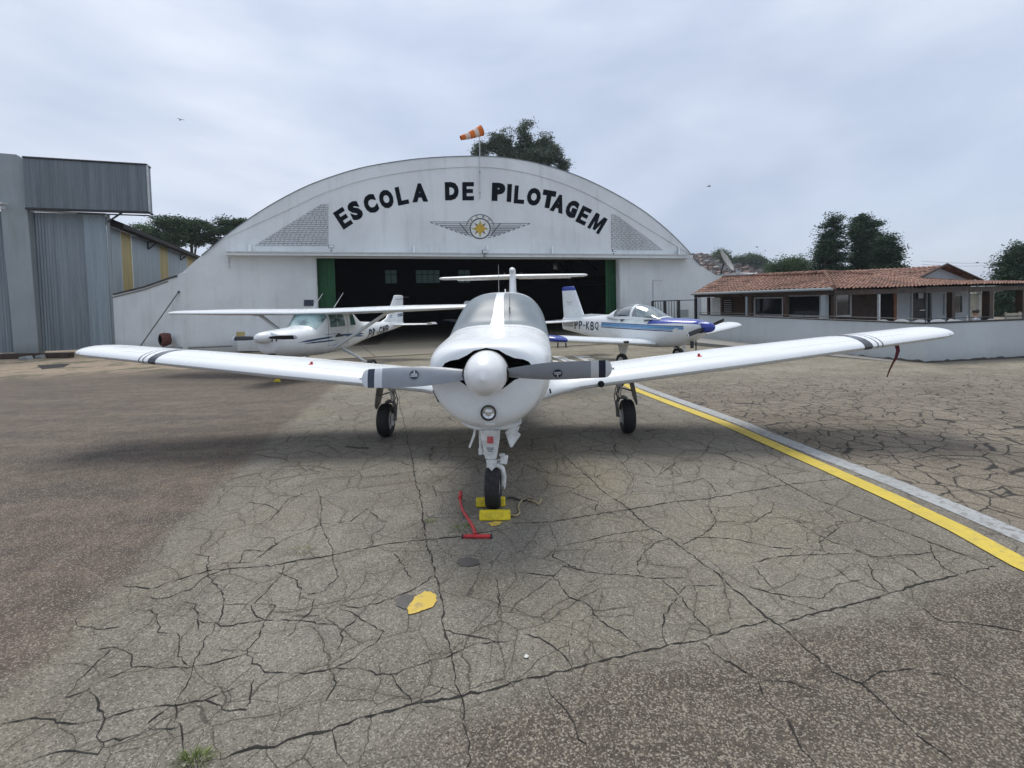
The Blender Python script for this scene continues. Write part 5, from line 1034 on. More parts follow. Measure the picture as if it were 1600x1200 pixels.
    for s in (-1, 1):
        w = wing([(.03, 6.95, .84, 2.325, 1.15), (.9, 7.02, .76, 2.322, 1.1), (1.55, 7.1, .66, 2.32, 1.05)], AFS, s, tip=.13).build('tailplane', M['pw'], r, smooth=True, angle=55)
        b = MB(); b.prism([(s * .12, 7.78, 2.322), (s * 1.35, 7.76, 2.318), (s * 1.35, 7.9, 2.295), (s * .12, 7.92, 2.30)], (0, 0, -.012)); b.build('anti_servo_tab', M['pw'], w)
        b = MB(); b.tube([(s * .19, 7.2, 2.34), (s * .19, 7.2, 2.42)], .006, 5); b.build('tab_hinge', M['steel'], w)
    # nose gear
    wheel(r, (0, 0, .18), .182, .128)
    b = MB(); b.prism([(-.088, 0, .70), (.088, 0, .70), (.078, 0, .60), (.048, 0, .44), (-.048, 0, .44), (-.074, 0, .60)], (0, .07, 0)); b.v = [(x - .01, y - .06 - (z - .44) * .1, z) for x, y, z in b.v]; o = b.build('strut_housing', M['gearw'], r); bevel(o, .012)
    b = MB(); b.box((-.008, -.089, .617), (.052, .003, .058), 0, Matrix.Rotation(R_(-6), 3, 'X')); b.build('red_placard', M['red2'], o)
    b = MB(); 
    for k in range(3): b.box((-.012, -.0795 , .545 - k * .014), (.062 - k * .01, .003, .004), 0, Matrix.Rotation(R_(-6), 3, 'X'))
    b.build('placard_text', M['steeld'], o)
    b = MB(); b.tube([(-.008, -.01, .5), (-.008, -.01, .40)], .034, 14); b.prism([(-.052, -.07, .435), (.044, -.07, .435), (.03, -.075, .385), (-.004, -.075, .345), (-.038, -.075, .385)], (0, .03, 0)); b.tube([(-.045, -.06, .395), (.04, -.06, .395)], .013, 8); b.tube([(-.03, -.05, .375), (.03, -.05, .375)], .011, 8); o = b.build('torque_link', M['gearw'], r, smooth=True, angle=35)
    b = MB(); b.prism([(-.05, -.045, .395), (.05, -.045, .395), (.055, -.045, .37), (-.05, -.045, .365)], (0, .09, 0)); b.tube([(.01, 0, .375), (.05, 0, .375), (.083, 0, .34), (.098, 0, .27), (.092, 0, .19), (.082, 0, .175)], [.028, .027, .024, .02, .02, .022], 10); b.v = [(x, y, z) for x, y, z in b.v]; b.build('wheel_fork', M['gearw'], r, smooth=True, angle=45)
    b = MB(); b.lathe([(.001, .07), (.02, .07), (.024, .092), (.001, .095)], (0, 0, .18), 'X', 14); b.build('axle_nut', M['steel'], r, smooth=True)
    b = MB(); b.tube([(-.1, .0, .70), (-.1, -.0, .50)], .014, 8); b.tube([(-.1, 0, .52), (-.1, 0, .47)], .02, 8); b.tube([(-.1, 0, .50), (-.05, 0, .45)], .01, 6); b.build('steering_rod', M['gearw'], r, smooth=True)
    b = MB(); b.box((.1, -.01, .425), (.065, .06, .07), 0, Matrix.Rotation(R_(10), 3, 'Y')); b.box((.085, -.02, .468), (.05, .05, .018)); b.box((.06, -.01, .42), (.04, .02, .02)); o = b.build('shimmy_damper', M['gearw'], r); bevel(o, .012)
    for pts in ([(-.155, .1, .69), (-.165, .1, .64), (-.205, .1, .535), (-.19, .1, .525), (-.145, .1, .63), (-.135, .1, .69)], [(.115, .1, .66), (.165, .1, .70), (.245, .1, .71), (.225, .1, .66), (.25, .1, .635), (.175, .1, .53), (.155, .1, .53)]):
        b = MB(); b.prism(pts, (.0, .012, 0)); b.v = [(x, y - .1 + (z - .7) * .1, z) for x, y, z in b.v]; o = b.build('nose_gear_door', M['gearw'], r); bevel(o, .004)
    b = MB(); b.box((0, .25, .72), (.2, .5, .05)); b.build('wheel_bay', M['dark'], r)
    # main gear
    for s in (-1, 1):
        X, Y_ = s * 1.62, 2.42
        wheel(r, (X, Y_, .222), .222, .158)
        b = MB(); b.box((X - s * .092, Y_, .222), (.02, .11, .16)); b.box((X - s * .085, Y_ , .222), (.03, .06, .06)); o = b.build('brake_disc_cover', M['hub'], r); bevel(o, .01)
        b = MB(); b.tube([(X - s * .10, Y_, .80), (X - s * .10, Y_, .56)], .034, 12); b.build('strut', M['gearw'], r, smooth=True)
        b = MB(); b.tube([(X - s * .10, Y_, .56), (X - s * .10, Y_, .47)], .024, 12); b.build('oleo', M['chrome'], r, smooth=True)
        b = MB(); b.tube([(X + s * .0, Y_, .45), (X - s * .05, Y_, .475), (X - s * .11, Y_, .47), (X - s * .135, Y_, .40), (X - s * .13, Y_, .22), (X - s * .06, Y_, .222)], [.02, .026, .028, .022, .022, .02], 8); b.build('axle_arm', M['steel'], r, smooth=True)
        b = MB(); b.tube([(X - s * .10, Y_ - .04, .62), (X - s * .155, Y_ - .07, .53), (X - s * .11, Y_ - .04, .44)], .012, 6); b.tube([(X - s * .06, Y_ - .02, .78), (X - s * .145, Y_ - .03, .63), (X - s * .175, Y_ - .03, .50), (X - s * .145, Y_ - .02, .30)], .008, 6); b.tube([(X - s * .10, Y_, .60), (X + s * .02, Y_ + .03, .70), (X + s * .05, Y_ + .03, .82)], .014, 6); b.tube([(X - s * .02, Y_, .8), (X - s * .20, Y_, .82)], .03, 6); b.build('scissor_link', M['steel'], r, smooth=True)
        b = MB(); b.prism([(X + s * .03, Y_ - .18, .80), (X + s * .03, Y_ + .2, .80), (X + s * .11, Y_ + .16, .42), (X + s * .125, Y_ + .02, .36), (X + s * .10, Y_ - .13, .44)], (s * .012, 0, 0)); b.build('gear_door', M['doorg'], r)
        b = MB(); b.tube([(X + s * .08, Y_ + .0, .55), (X - s * .08, Y_, .60)], .01, 6); b.build('door_link', M['steel'], r)
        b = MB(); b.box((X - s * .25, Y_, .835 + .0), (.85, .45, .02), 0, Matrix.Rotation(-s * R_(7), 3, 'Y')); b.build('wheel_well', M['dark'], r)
    return r
M['seam2'] = simple('skin_joint', (.42, .43, .43), .6); M['seam'] = simple('panel_gap', (.12, .12, .12), .7); M['seal'] = simple('screen_seal', (.42, .43, .42), .6); M['pink'] = simple('faded_placard', (.62, .35, .36), .6); M['red2'] = simple('red_placard', (.62, .10, .12), .5, var=.45, sc=60)
M['doorg'] = simple('gear_door_grey', (.22, .21, .19), .6, var=.5, sc=14)
MP = main_plane()
# tie-down strap under the right wing
def strap():
    t = Vector((math.cos(-.0339) * 0, 0, 0)); p = G(1387, 591, .12); 
    a = ORG + ray(1400, 541) * (6.55 / ray(1400, 541)[1]); r = thing('tie_down_strap', 'dark red tie-down strap hanging under the right wing tip', 'strap', tuple(a))
    q = [ORG + ray(x, y) * (Y / ray(x, y)[1]) - a for x, y, Y in ((1400, 533, 6.55), (1403.5, 548, 6.53), (1400, 560, 6.5), (1395, 568, 6.46), (1390, 578, 6.4), (1386, 589, 6.35))]
    b = MB(); P = [[q[i] + [-.03 + .006 * i, 0, 0], q[i] + [.03 - .006 * i, 0, 0]] for i in range(4)]; b.grid(np.array(P)); b.grid(np.array(P) + [0, .006, 0]); b.build('webbing', M['strap'], r, fixn=False)
    b = MB(); b.tube(q[3:], [.012, .009, .007], 6); b.build('rope_end', M['strapb'], r, smooth=True)
M['strap'] = simple('dark_red_webbing', (.13, .015, .03), .8); M['strapb'] = simple('brown_rope', (.16, .05, .03), .85)
strap()
# chocks, rope, tow bar
def chock(px, py, w_px, label, back=False):
    p = G(px, py); s = CAM_F / p[1]; w_ = w_px / s; h = .072; b = MB(); d = .085
    b.prism([(-w_ / 2, 0, 0), (-w_ / 2, d, 0), (-w_ / 2, d * .75, h), (-w_ / 2, d * .28, h)], (w_, 0, 0)); o = b.build('wheel_chock', M['yellow']); o.location = (p[0], p[1], .002); o.rotation_euler = (0, 0, -.03 if not back else math.pi + .02); bevel(o, .012, 3)
    tag(o, label, 'chock'); return o
chock(773, 814.5, 50, 'yellow chock in front of the nose wheel'); c2 = chock(767, 787, 46, 'yellow chock behind the nose wheel partly hidden by the tyre', True)
def rope():
    pts = [(797, 806), (806, 808), (812, 803), (810, 796), (812, 788), (820, 782), (832, 785), (842, 788), (846, 782), (842, 790), (838, 787)]; p0 = G(797, 806)
    b = MB(); P = [(G(x, y) - p0) + [0, 0, .012] for x, y in pts]; b.tube(np.array(smooth3(P)), .008, 7); o = b.build('chock_rope', M['rope'], smooth=True); o.location = tuple(p0); tag(o, 'frayed beige rope of the front chock trailing to the right', 'rope')
    pts = [(792, 780), (800, 779), (808, 782), (818, 784), (826, 781), (832, 784)]; p0 = G(792, 780); b = MB(); P = [(G(x, y) - p0) + [0, 0, .012] for x, y in pts]; b.tube(np.array(smooth3(P)), .008, 7); o = b.build('chock_rope', M['roped'], smooth=True); o.location = tuple(p0); tag(o, 'dark thin rope of the rear chock behind the beige one', 'rope')
def smooth3(P, k=5):
    P = [np.array(p, float) for p in P]; out = []
    for i in range(len(P) - 1):
        p0, p1, p2, p3 = [P[min(max(j, 0), len(P) - 1)] for j in (i - 1, i, i + 1, i + 2)]
        for q in range(k): t = q / k; out.append(.5 * ((2 * p1) + (-p0 + p2) * t + (2 * p0 - 5 * p1 + 4 * p2 - p3) * t * t + (-p0 + 3 * p1 - 3 * p2 + p3) * t ** 3))
    return out + [P[-1]]
M['rope'] = simple('beige_rope', (.36, .29, .17), .9, var=.3, sc=40, bump=.4); M['roped'] = simple('dark_rope', (.06, .055, .05), .9)
rope()
def towbar():
    a = G(719, 782); e = G(743, 836); r = thing('tow_bar', 'red tow bar with a T handle lying left of the nose wheel', 'tow bar', tuple(e))
    P = [G(720, 770, .05) - e, G(719, 779, .06) - e, G(722, 795, .06) - e, G(731, 810, .045) - e, G(738, 822, .03) - e, G(743, 835, .02) - e]
    b = MB(); b.tube(smooth3(P), .011, 10); b.build('bar', M['red'], r, smooth=True)
    b = MB(); b.tube([P[0] + [0, 0, -.0], P[1] + [0, 0, .004]], .019, 10); b.build('hook_end', M['red'], r, smooth=True)
    h = [G(723, 838, .012) - e, G(768, 838, .012) - e]; b = MB(); b.tube(h, .016, 12); b.build('t_handle', M['red'], r, smooth=True)
    for q in h: b = MB(); d = (h[1] - h[0]) / np.linalg.norm(h[1] - h[0]); b.tube([q - d * .006, q + d * .006], .0185, 10); b.build('grip_end', M['black'], r)
    b = MB(); b.tube([P[-2], P[-1] + [0, 0, .0]], .0145, 8); b.build('weld_sleeve', M['red'], r, smooth=True)
towbar()
p = G(432, 597); b = MB(); b.prism([(-.09, 0, 0), (.09, 0, 0), (.05, 0, .07), (-.05, 0, .07)], (0, .09, 0)); o = b.build('wheel_chock', M['yellow']); o.location = tuple(p); bevel(o, .012, 3); tag(o, 'small yellow chock alone on the dark asphalt under the left wing', 'chock')
# ------------------------------------------------------------------ high-wing trainer
def high_wing():
    S = 1.116; r = thing('high_wing_aircraft', 'white high-wing aircraft marked PR-GMB parked on the left before the hangar', 'aircraft', (0, 0, 0), -.2515); r.scale = (S, S, .924)
    D, Xc, s_, c_ = 15.6, -5.66, .249, .9686
    r.location = (Xc - 2.6 * S * s_, D - 2.6 * S * c_, gz(15.6) + .005)
    F = Loft([(.28, .22, 1.50, 1.04, 1.3, 2.3, 2.2), (.31, .33, 1.52, .93, 1.27, 2.4, 2.2), (.5, .43, 1.54, .80, 1.22, 2.5, 2.3), (.95, .49, 1.57, .72, 1.2, 2.5, 2.5), (1.4, .51, 1.60, .68, 1.2, 2.5, 2.8), (1.5, .515, 1.66, .68, 1.2, 2.6, 2.8), (1.72, .53, 1.90, .67, 1.2, 3.2, 3), (1.9, .54, 2.05, .66, 1.2, 4.2, 3.2), (2.2, .54, 2.08, .66, 1.2, 5, 3.2), (2.9, .52, 2.08, .69, 1.2, 5, 3), (3.3, .47, 2.02, .74, 1.2, 4, 2.8), (3.75, .40, 1.74, .80, 1.2, 3, 2.5), (4.1, .35, 1.60, .86, 1.2, 2.4, 2.3), (5.5, .21, 1.50, 1.03, 1.24, 2, 2), (6.9, .07, 1.44, 1.2, 1.3, 2, 2), (7.2, .04, 1.40, 1.25, 1.3, 2, 2)])
    F.skin(np.concatenate([[.28, .285, .295, .31, .34, .38], np.linspace(.45, 7.2, 80)]), 72).build('fuselage', M['pw2'], r, smooth=True, angle=50)
    # windscreen & windows
    b = MB(); F.patch(b, lambda u, v: 1.43 + .06 * abs(2 * v - 1) ** 2 + (.44 - .02) * u, lambda u, v: R_(32) + R_(116) * v, 10, 30, .006); ws = b.build('windscreen', M['cclass'], r, smooth=True)
    for s in (-1, 1):
        for y0, y1, y2, y3 in ((1.98, 2.68, 2.62, 1.98), (2.95, 3.3, 3.18, 2.95)):
            b = MB(); P = [[F.side((y0 + (y1 - y0) * i / 6) * (1 - j / 5) + (y3 + (y2 - y3) * i / 6) * j / 5, 1.52 + .40 * j / 5, s, .006) for j in range(6)] for i in range(7)]; b.grid(np.array(P)); w = b.build('side_window', M['cglass'], r, smooth=True, fixn=False)
            if y0 < 2.5:
                for q in (2.3,): b = MB(); b.tube([F.side(q, 1.53, s, .01), F.side(q, 1.91, s, .01)], .012, 5); b.build('window_bar', M['pw2'], w)
        # door outline
        pts = [(1.86, .95), (2.80, .95), (2.82, 1.48), (2.76, 1.97), (1.92, 1.97), (1.86, .95)]; b = MB()
        for (ya, za), (yb, zb) in zip(pts[:-1], pts[1:]): b.tube([F.side(ya + (yb - ya) * k / 6, za + (zb - za) * k / 6, s, .002) for k in range(7)], .004, 4)
        b.build('door_seam', M['seam'], r)
        # cheat lines
        for y0, y1, z0, z1, h in ((.75, 2.15, 1.17, 1.22, .028), (.95, 2.25, 1.12, 1.10, .022), (2.1, 3.9, 1.25, 1.17, .03), (2.5, 3.9, 1.22, 1.08, .03), (1.7, 2.3, 1.30, 1.31, .008)):
            b = MB(); F.band(b, y0, y1, lambda f, z0=z0, z1=z1, h=h: z0 + (z1 - z0) * f - h * min(1, f * 4, (1 - f) * 5), lambda f, z0=z0, z1=z1, h=h: z0 + (z1 - z0) * f + h * min(1, f * 4, (1 - f) * 5), s, .004, 30, 2); b.build('cheat_line', M['dblue'] if y0 < 2.4 and h > .02 else M['lblue2'], r, fixn=False)
        b = MB(); F.band(b, 2.16, 2.55, lambda f: 1.19, lambda f: 1.19 + .11 * math.sin(math.pi * min(1, f * 1.1)) + .01, s, .005, 14, 3); b.build('step_patch', M['black'], r, fixn=False)
        b = MB()
        if s > 0: F.text(b, 'PR-GMB', 4.2, 5.8, 1.10, .36, s, .02, .12, .10, .012)
        else: F.text(b, 'PR-GMB', 5.8, 4.2, 1.20, .36, s, .02, .12, -.10, .012)
        b.build('registration', M['navy'], r, fixn=False)
        # cowl openings
        b = MB(); P = [(s * .08, .272, 1.40), (s * .27, .285, 1.38), (s * .28, .29, 1.25), (s * .1, .272, 1.25)]; b.prism(P, (0, .012, 0)); b.build('cooling_intake', M['dark'], r)
    b = MB(); b.lathe([(.001, -.01), (.05, -.005), (.07, .0), (.075, .03)], (.02, .33, 1.02), 'Y', 20); b.build('landing_lamp', M['lens'], r, smooth=True)
    b = MB(); b.box((.06, .36, .87), (.16, .05, .12), 0, Matrix.Rotation(R_(30), 3, 'Y')); b.build('carburettor_intake', M['dark'], r)
    b = MB(); b.tube([(.16, .6, .72), (.16, .6, .58), (.16, .68, .55)], .03, 8); b.build('exhaust_pipe', M['steeld'], r, smooth=True)
    sp = spinner_mb(.165, .30, .24, 1.36).build('spinner', M['pw2'], r, smooth=True)
    for k in (0, 1): blade(r, R_(1) + math.pi * k, .12, .88, .2, 1.36, .13, [M['black'], M['propw']], [(.80, .90, 1)], False)
    for s in (-1, 1):
        z0 = 1.985
        w = wing([(.0, 1.72, 1.63, z0, 1), (.5, 1.72, 1.63, z0, 1), (2.6, 1.72, 1.63, z0 + .04, 1), (4.5, 1.86, 1.15, z0 + .08, .85)], airfoil(14, .12, .02), s, tip=.22).build('wing', M['pw2'], r, smooth=True, angle=55)
        b = MB(); b.box((s * 3.6, 2.95, z0 + .03), (1.7, .35, .014)); b.build('aileron', M['pw2'], w)
        b = MB(); P = [(s * .50, 2.22, .86), (s * 1.98, 2.38, z0 - .03)]; b.tube(P, .05, 10); b.v = [(x, (y - 2.3) * 1.25 + 2.3, z) for x, y, z in b.v]; st = b.build('wing_strut', M['pw2'], r, smooth=True)
        b = MB(); b.box((s * 2.0, 2.4, z0 - .035), (.22, .26, .09)); o = b.build('strut_fairing', M['pw2'], st); bevel(o, .03)
        w2 = wing([(.02, 6.15, .95, 1.33, 1), (1.3, 6.35, .62, 1.33, 1)], AFS, s, tip=.12).build('tailplane', M['pw2'], r, smooth=True, angle=55)
        b = MB(); b.prism([(s * 1.28, 6.42, 1.33), (s * 1.5, 6.38, 1.33), (s * 1.47, 6.3, 1.42), (s * 1.30, 6.32, 1.40)], (0, .4, -.02)); b.build('elevator_horn', M['pw2'], w2)
        b = MB(); b.tube([(s * .40, 2.72, .76), (s * .75, 2.8, .52), (s * 1.12, 2.85, .24)], [.055, .04, .03], 8); b.build('gear_leg', M['pw2'], r, smooth=True)
        wheel(r, (s * 1.18, 2.85, .2), .2, .15)
        b = MB(); b.tube([(s * .32, 2.5, z0 + .15), (s * .32 + .14, 2.75, z0 + .62)], [.011, .005], 5); b.build('whip_aerial', M['frame'], r)
    fin = wing([(1.42, 5.35, 1.85, 0, .7), (1.62, 5.95, 1.27, 0, .9), (2.5, 6.55, .72, 0, 1)], AFS, 1, tip=.06, vert=True).build('fin', M['pw2'], r, smooth=True, angle=55)
    for zz, hh in ((1.73, .02), (1.66, .02), (2.38, .012)):
        for s in (-1, 1): 
            f = (zz - 1.62) / .88; yl = 5.95 + .6 * f + .12; te = 7.2 + .06 * f - .06; b = MB(); b.prism([(s * .057 * (1 - f * .4), yl, zz - hh), (s * .03, te, zz - hh + .02), (s * .03, te, zz + hh + .02), (s * .057 * (1 - f * .4), yl, zz)], (s * .003, 0, 0)); b.build('fin_stripe', M['dblue'], fin)
    b = MB(); b.tube([(0, 7.2, 2.48), (0, 7.75, 2.47)], .006, 5); b.build('wick_aerial', M['steel'], fin)
    wheel(r, (0, 1.2, .17), .17, .12); b = MB(); b.tube([(0, 1.15, .8), (0, 1.2, .38)], .035, 8); b.tube([(-.1, 1.2, .18), (-.1, 1.2, .38), (.1, 1.2, .38), (.1, 1.2, .18)], .02, 6); b.build('nose_strut', M['gearw'], r, smooth=True)
    b = MB()
    for sx in (-.24, .24): b.box((sx, 2.55, 1.55), (.36, .1, .7)); b.box((sx, 2.3, 1.2), (.38, .5, .12))
    b.build('seat', M['seat'], r)
M['lblue2'] = simple('mid_blue_paint', (.05, .14, .30), .3)
def cw():
    t = NT('teal_screen'); v = t.pos(True); x = t.sep(v); f = t.ss(x[2], 1.60, 1.95); col = t.mix(f, (.34, .47, .46), (.17, .29, .30)); n = t.noise(v, 2.2, 3); col = t.mix(t.ss(n, .45, .6), col, (.10, .16, .16)); return t.done(col, .06, 0, .8, .5)
M['cclass'] = cw()
high_wing()
# ------------------------------------------------------------------ low-wing trainer on the right
def low_trainer():
    psi = R_(32.8); s_, c_ = math.sin(psi), math.cos(psi); D, Xc = 16.2, 4.32
    r = thing('low_wing_trainer', 'white low-wing trainer with blue nose and stripes marked PP-KBQ on the right', 'aircraft', (Xc + 2.2 * s_, D - 2.2 * c_, gz(15.6) - .03), psi)
    F = Loft([(.12, .16, 1.30, 1.06, 1.2, 2, 2), (.16, .24, 1.36, .98, 1.2, 2.3, 2.2), (.3, .33, 1.40, .88, 1.2, 2.4, 2.2), (.8, .42, 1.43, .66, 1.18, 2.5, 2.2), (1.3, .46, 1.44, .56, 1.12, 2.6, 2.5), (2.0, .48, 1.42, .52, 1.08, 2.6, 3), (3.0, .46, 1.40, .53, 1.08, 2.5, 3), (3.7, .40, 1.55, .57, 1.08, 2.2, 3), (4.1, .34, 1.50, .62, 1.08, 2.2, 2.8), (5.2, .20, 1.42, .76, 1.1, 2.2, 2.5), (6.5, .06, 1.36, .92, 1.15, 2, 2)])
    F.skin(np.concatenate([[.12, .13, .15, .18, .22, .3], np.linspace(.4, 6.5, 70)]), 72).build('fuselage', M['pw2'], r, smooth=True, angle=50)
    b = MB(); F.patch(b, lambda u, v: .17 + (1.80 - .17) * u + .25 * (abs(2 * v - 1) ** 2) * (u - .75), lambda u, v: R_(26) + R_(128) * v, 24, 30, .005); b.build('nose_top_panel', M['blue'], r, smooth=True)
    C = Loft([(1.42, .30, 1.43, 1.38, 1.40, 2, 2), (1.7, .41, 1.56, 1.36, 1.40, 2.2, 2), (2.1, .455, 1.78, 1.34, 1.38, 2.3, 2), (2.5, .46, 1.86, 1.34, 1.38, 2.3, 2), (3.0, .44, 1.83, 1.34, 1.38, 2.3, 2), (3.4, .40, 1.72, 1.38, 1.40, 2.2, 2), (3.85, .30, 1.50, 1.42, 1.44, 2, 2)])
    b = MB(); C.patch(b, lambda u, v: 1.45 + 2.3 * u, lambda u, v: R_(6) + R_(168) * v, 40, 40, .0, closed=False); can = b.build('canopy_glass', M['canopy'], r, smooth=True, fixn=False)
    for y, w_ in ((2.52, .05), (1.50, .03), (3.72, .07)):
        b = MB(); C.patch(b, lambda u, v: y + w_ * (u - .5) * 2, lambda u, v: R_(3) + R_(174) * v, 2, 40, .008); b.build('canopy_frame', M['pw2'], can, smooth=True)
    b = MB(); C.patch(b, lambda u, v: 2.5 + 1.25 * u, lambda u, v: R_(78) + R_(24) * v, 12, 6, .010); b.build('canopy_spine', M['pw2'], can, smooth=True)
    for s in (-1, 1): b = MB(); C.patch(b, lambda u, v: 1.46 + 2.3 * u, (lambda u, v: R_(1) + R_(9) * v) if s > 0 else (lambda u, v: R_(170) + R_(9) * v), 30, 3, .010); b.build('canopy_sill', M['pw2'], can, smooth=True)
    b = MB(); C.patch(b, lambda u, v: 3.35 + .42 * u, lambda u, v: R_(6) + R_(168) * v, 10, 30, .006); b.build('canopy_tail_fairing', M['pw2'], can, smooth=True)
    b = MB()
    for sx in (-.2, .2): b.box((sx, 3.05, 1.42), (.34, .1, .5), 0, Matrix.Rotation(R_(-14), 3, 'X')); b.box((sx, 2.8, 1.26), (.34, .45, .1))
    b.box((0, 1.95, 1.43), (.78, .25, .14)); o = b.build('seat', M['seat'], r); bevel(o, .03)
    for s in (-1, 1):
        for z0, h, m_, y0, y1 in ((1.225, .013, 'dblue', .55, 4.0), (1.17, .036, 'lblue', .55, 4.0), (1.115, .012, 'lblue', .9, 4.0), (1.075, .014, 'dblue', .9, 4.0), (1.20, .010, 'navy', 5.75, 6.4), (1.15, .010, 'navy', 5.75, 6.42), (1.10, .010, 'navy', 5.75, 6.44), (1.06, .008, 'navy', 5.75, 6.45)):
            b = MB(); F.band(b, y0, y1, lambda f: z0 - h + (.03 * f if y0 < 5 else -.0), lambda f: z0 + h + (.03 * f if y0 < 5 else -.0), s, .004, 40, 1); b.build('side_stripe', M[m_], r, fixn=False)
        b = MB(); F.text(b, 'PP-KBQ', *((5.68, 4.12) if s < 0 else (4.12, 5.68)), 1.12, .30, s, .015, 0, 0, .007); b.build('registration', M['navy'], r, fixn=False)
        b = MB(); P = F.side(.78, 1.14, s, .006); b.box(tuple(P), (.012, .12, .05)); b.build('maker_plate', M['emw'], r)
        w = wing([(.40, 1.55, 1.45, .66, 1), (.6, 1.6, 1.38, .68, 1.05), (3.75, 1.6, 1.36, .98, 1.0), (3.76, 1.6, 1.36, .981, 1.0), (4.0, 1.62, 1.34, 1.004, 1.0)], airfoil(14, .14, .02), s, mfun=lambda a, c: 1 if (a + c) / 2 > 3.755 and s < 0 else 0, tip=.25).build('wing', [M['pw2'], M['blue']], r, smooth=True, angle=55)
        b = MB(); b.box((s * 1.62, 1.58, .80), (.14, .12, .07)); o = b.build('landing_lamp', M['steeld'], w); bevel(o, .02)
        wing([(.02, 5.45, .85, 1.26, 1), (1.45, 5.5, .8, 1.26, 1)], AFS, s, tip=.1).build('tailplane', M['pw2'], r, smooth=True, angle=55)
        b = MB(); b.prism([(s * 1.2, 1.85, .76), (s * 1.2, 2.35, .76), (s * 1.2, 2.22, .36), (s * 1.2, 2.02, .36)], (s * .05, 0, 0)); o = b.build('gear_leg_fairing', M['gearw'], r); bevel(o, .02)
        wheel(r, (s * 1.28, 2.1, .2), .2, .15)
    fin = wing([(1.34, 4.75, 1.75, 0, .55), (1.44, 5.25, 1.22, 0, .85), (2.40, 5.72, .82, 0, .9), (2.402, 5.722, .82, 0, .9), (2.50, 5.77, .78, 0, .9)], AFS, 1, tip=.06, vert=True, mfun=lambda a, c: 1 if (a + c) / 2 > 2.401 else 0); fin.build('fin', [M['pw2'], M['blue']], r, smooth=True, angle=55)
    b = MB(); b.prism([(0, 3.6, 1.5), (0, 5.4, 1.40), (0, 5.4, 1.50), (0, 4.9, 1.53)], (.05, 0, 0)); b.v = [(x - .025, y, z) for x, y, z in b.v]; b.build('dorsal_fin', M['pw2'], r)
    b = MB(); s = -1; C0 = np.array([s * .05, 6.0, 1.95])
    for k in (-1, 1): b.prism([(-.046, 6.05, 1.93), (-.046, 6.05 + k * .14, 1.985), (-.046, 6.05 + k * .17, 1.975), (-.046, 6.05 + k * .05, 1.925)], (-.003, 0, 0))
    b.prism([(-.046, 5.88, 1.86), (-.046, 6.22, 1.86), (-.046, 6.22, 1.867), (-.046, 5.88, 1.867)], (-.003, 0, 0)); b.build('fin_emblem', M['conc'], r)
    sp = spinner_mb(.16, .30, .10, 1.20).build('spinner', M['blue'], r, smooth=True)
    for k in (0, 1): blade(r, R_(12) + math.pi * k, .12, .86, .06, 1.20, .13, [M['black'], M['propw']], [(.80, .84, 1)], False)
    b = MB(); b.prism([(-.3, .14, 1.16), (-.1, .11, 1.16), (-.1, .11, 1.04), (-.24, .14, 1.04)], (0, .01, 0)); b.prism([(.3, .14, 1.16), (.1, .11, 1.16), (.1, .11, 1.04), (.24, .14, 1.04)], (0, .01, 0)); b.build('cooling_intake', M['dark'], r)
    wheel(r, (0, .75, .18), .18, .12); b = MB(); b.tube([(0, .9, .75), (0, .8, .42)], .04, 8); b.tube([(-.09, .75, .18), (-.09, .78, .42), (.09, .78, .42), (.09, .75, .18)], .02, 6); b.build('nose_strut', M['gearw'], r, smooth=True)
    b = MB(); b.tube([(-.12, 1.05, .62), (-.05, .82, .42)], .025, 8); b.build('strut_brace', M['steeld'], r); b = MB(); b.tube([(-.18, .42, .80), (-.18, .42, .60)], .05, 10); b.tube([(.1, .5, .8), (.1, .5, .35)], .02, 6); b.build('exhaust_pipe', M['steeld'], r, smooth=True)
    b = MB(); b.tube([(0, 2.4, 1.86), (0, 2.42, 1.98)], .006, 5); b.build('whip_aerial', M['steel'], r)
low_trainer()
def stool():
    p = G(878, 543); r = thing('trestle', 'dark two-legged trestle under the blue wing tip of the trainer', 'trestle', (p[0], p[1], gz(p[1]) - .0), .3)
    for x in (-.17, .17): b = MB(); b.tube([(x * 1.2, 0, 0), (x, 0, .42)], .035, 8); b.build('leg', M['steeld'], r)
    b = MB(); b.box((0, 0, .45), (.55, .3, .05)); b.build('top', M['steeld'], r)
stool()
# dim aircraft inside the hangar
def inside():
    p = hp(862, 500) + HB * 5; r = thing('parked_aircraft', 'dim small aircraft parked in the dark inside of the hangar beside the blue tipped fin', 'aircraft', (p[0], p[1], -.72), 2.6)
    F = Loft([(.3, .25, 1.35, 1.0, 1.2, 2.2, 2), (.9, .42, 1.5, .75, 1.2, 2.4, 2.2), (1.9, .5, 1.95, .65, 1.2, 2.4, 2.5), (3, .45, 1.9, .7, 1.2, 2.3, 2.4), (6.5, .06, 1.4, 1.2, 1.3, 2, 2)]); F.skin(np.linspace(.3, 6.5, 24), 32).build('fuselage', M['pw2'], r, smooth=True)
    for s in (-1, 1): wing([(.3, 1.7, 1.5, .8, 1), (4.6, 1.8, 1.2, 1.2, 1)], AFS, s).build('wing', M['pw2'], r, smooth=True); wheel(r, (s * 1.3, 2.3, .2), .2, .15)
    wing([(1.4, 5.6, 1.2, 0, 1), (2.3, 6, .8, 0, 1)], AFS, 1, vert=True).build('fin', M['pw2'], r, smooth=True)
    for k in (0, 1): blade(r, 1.2 + math.pi * k, .1, .85, .2, 1.2, .13, [M['black']], [], False)
inside()
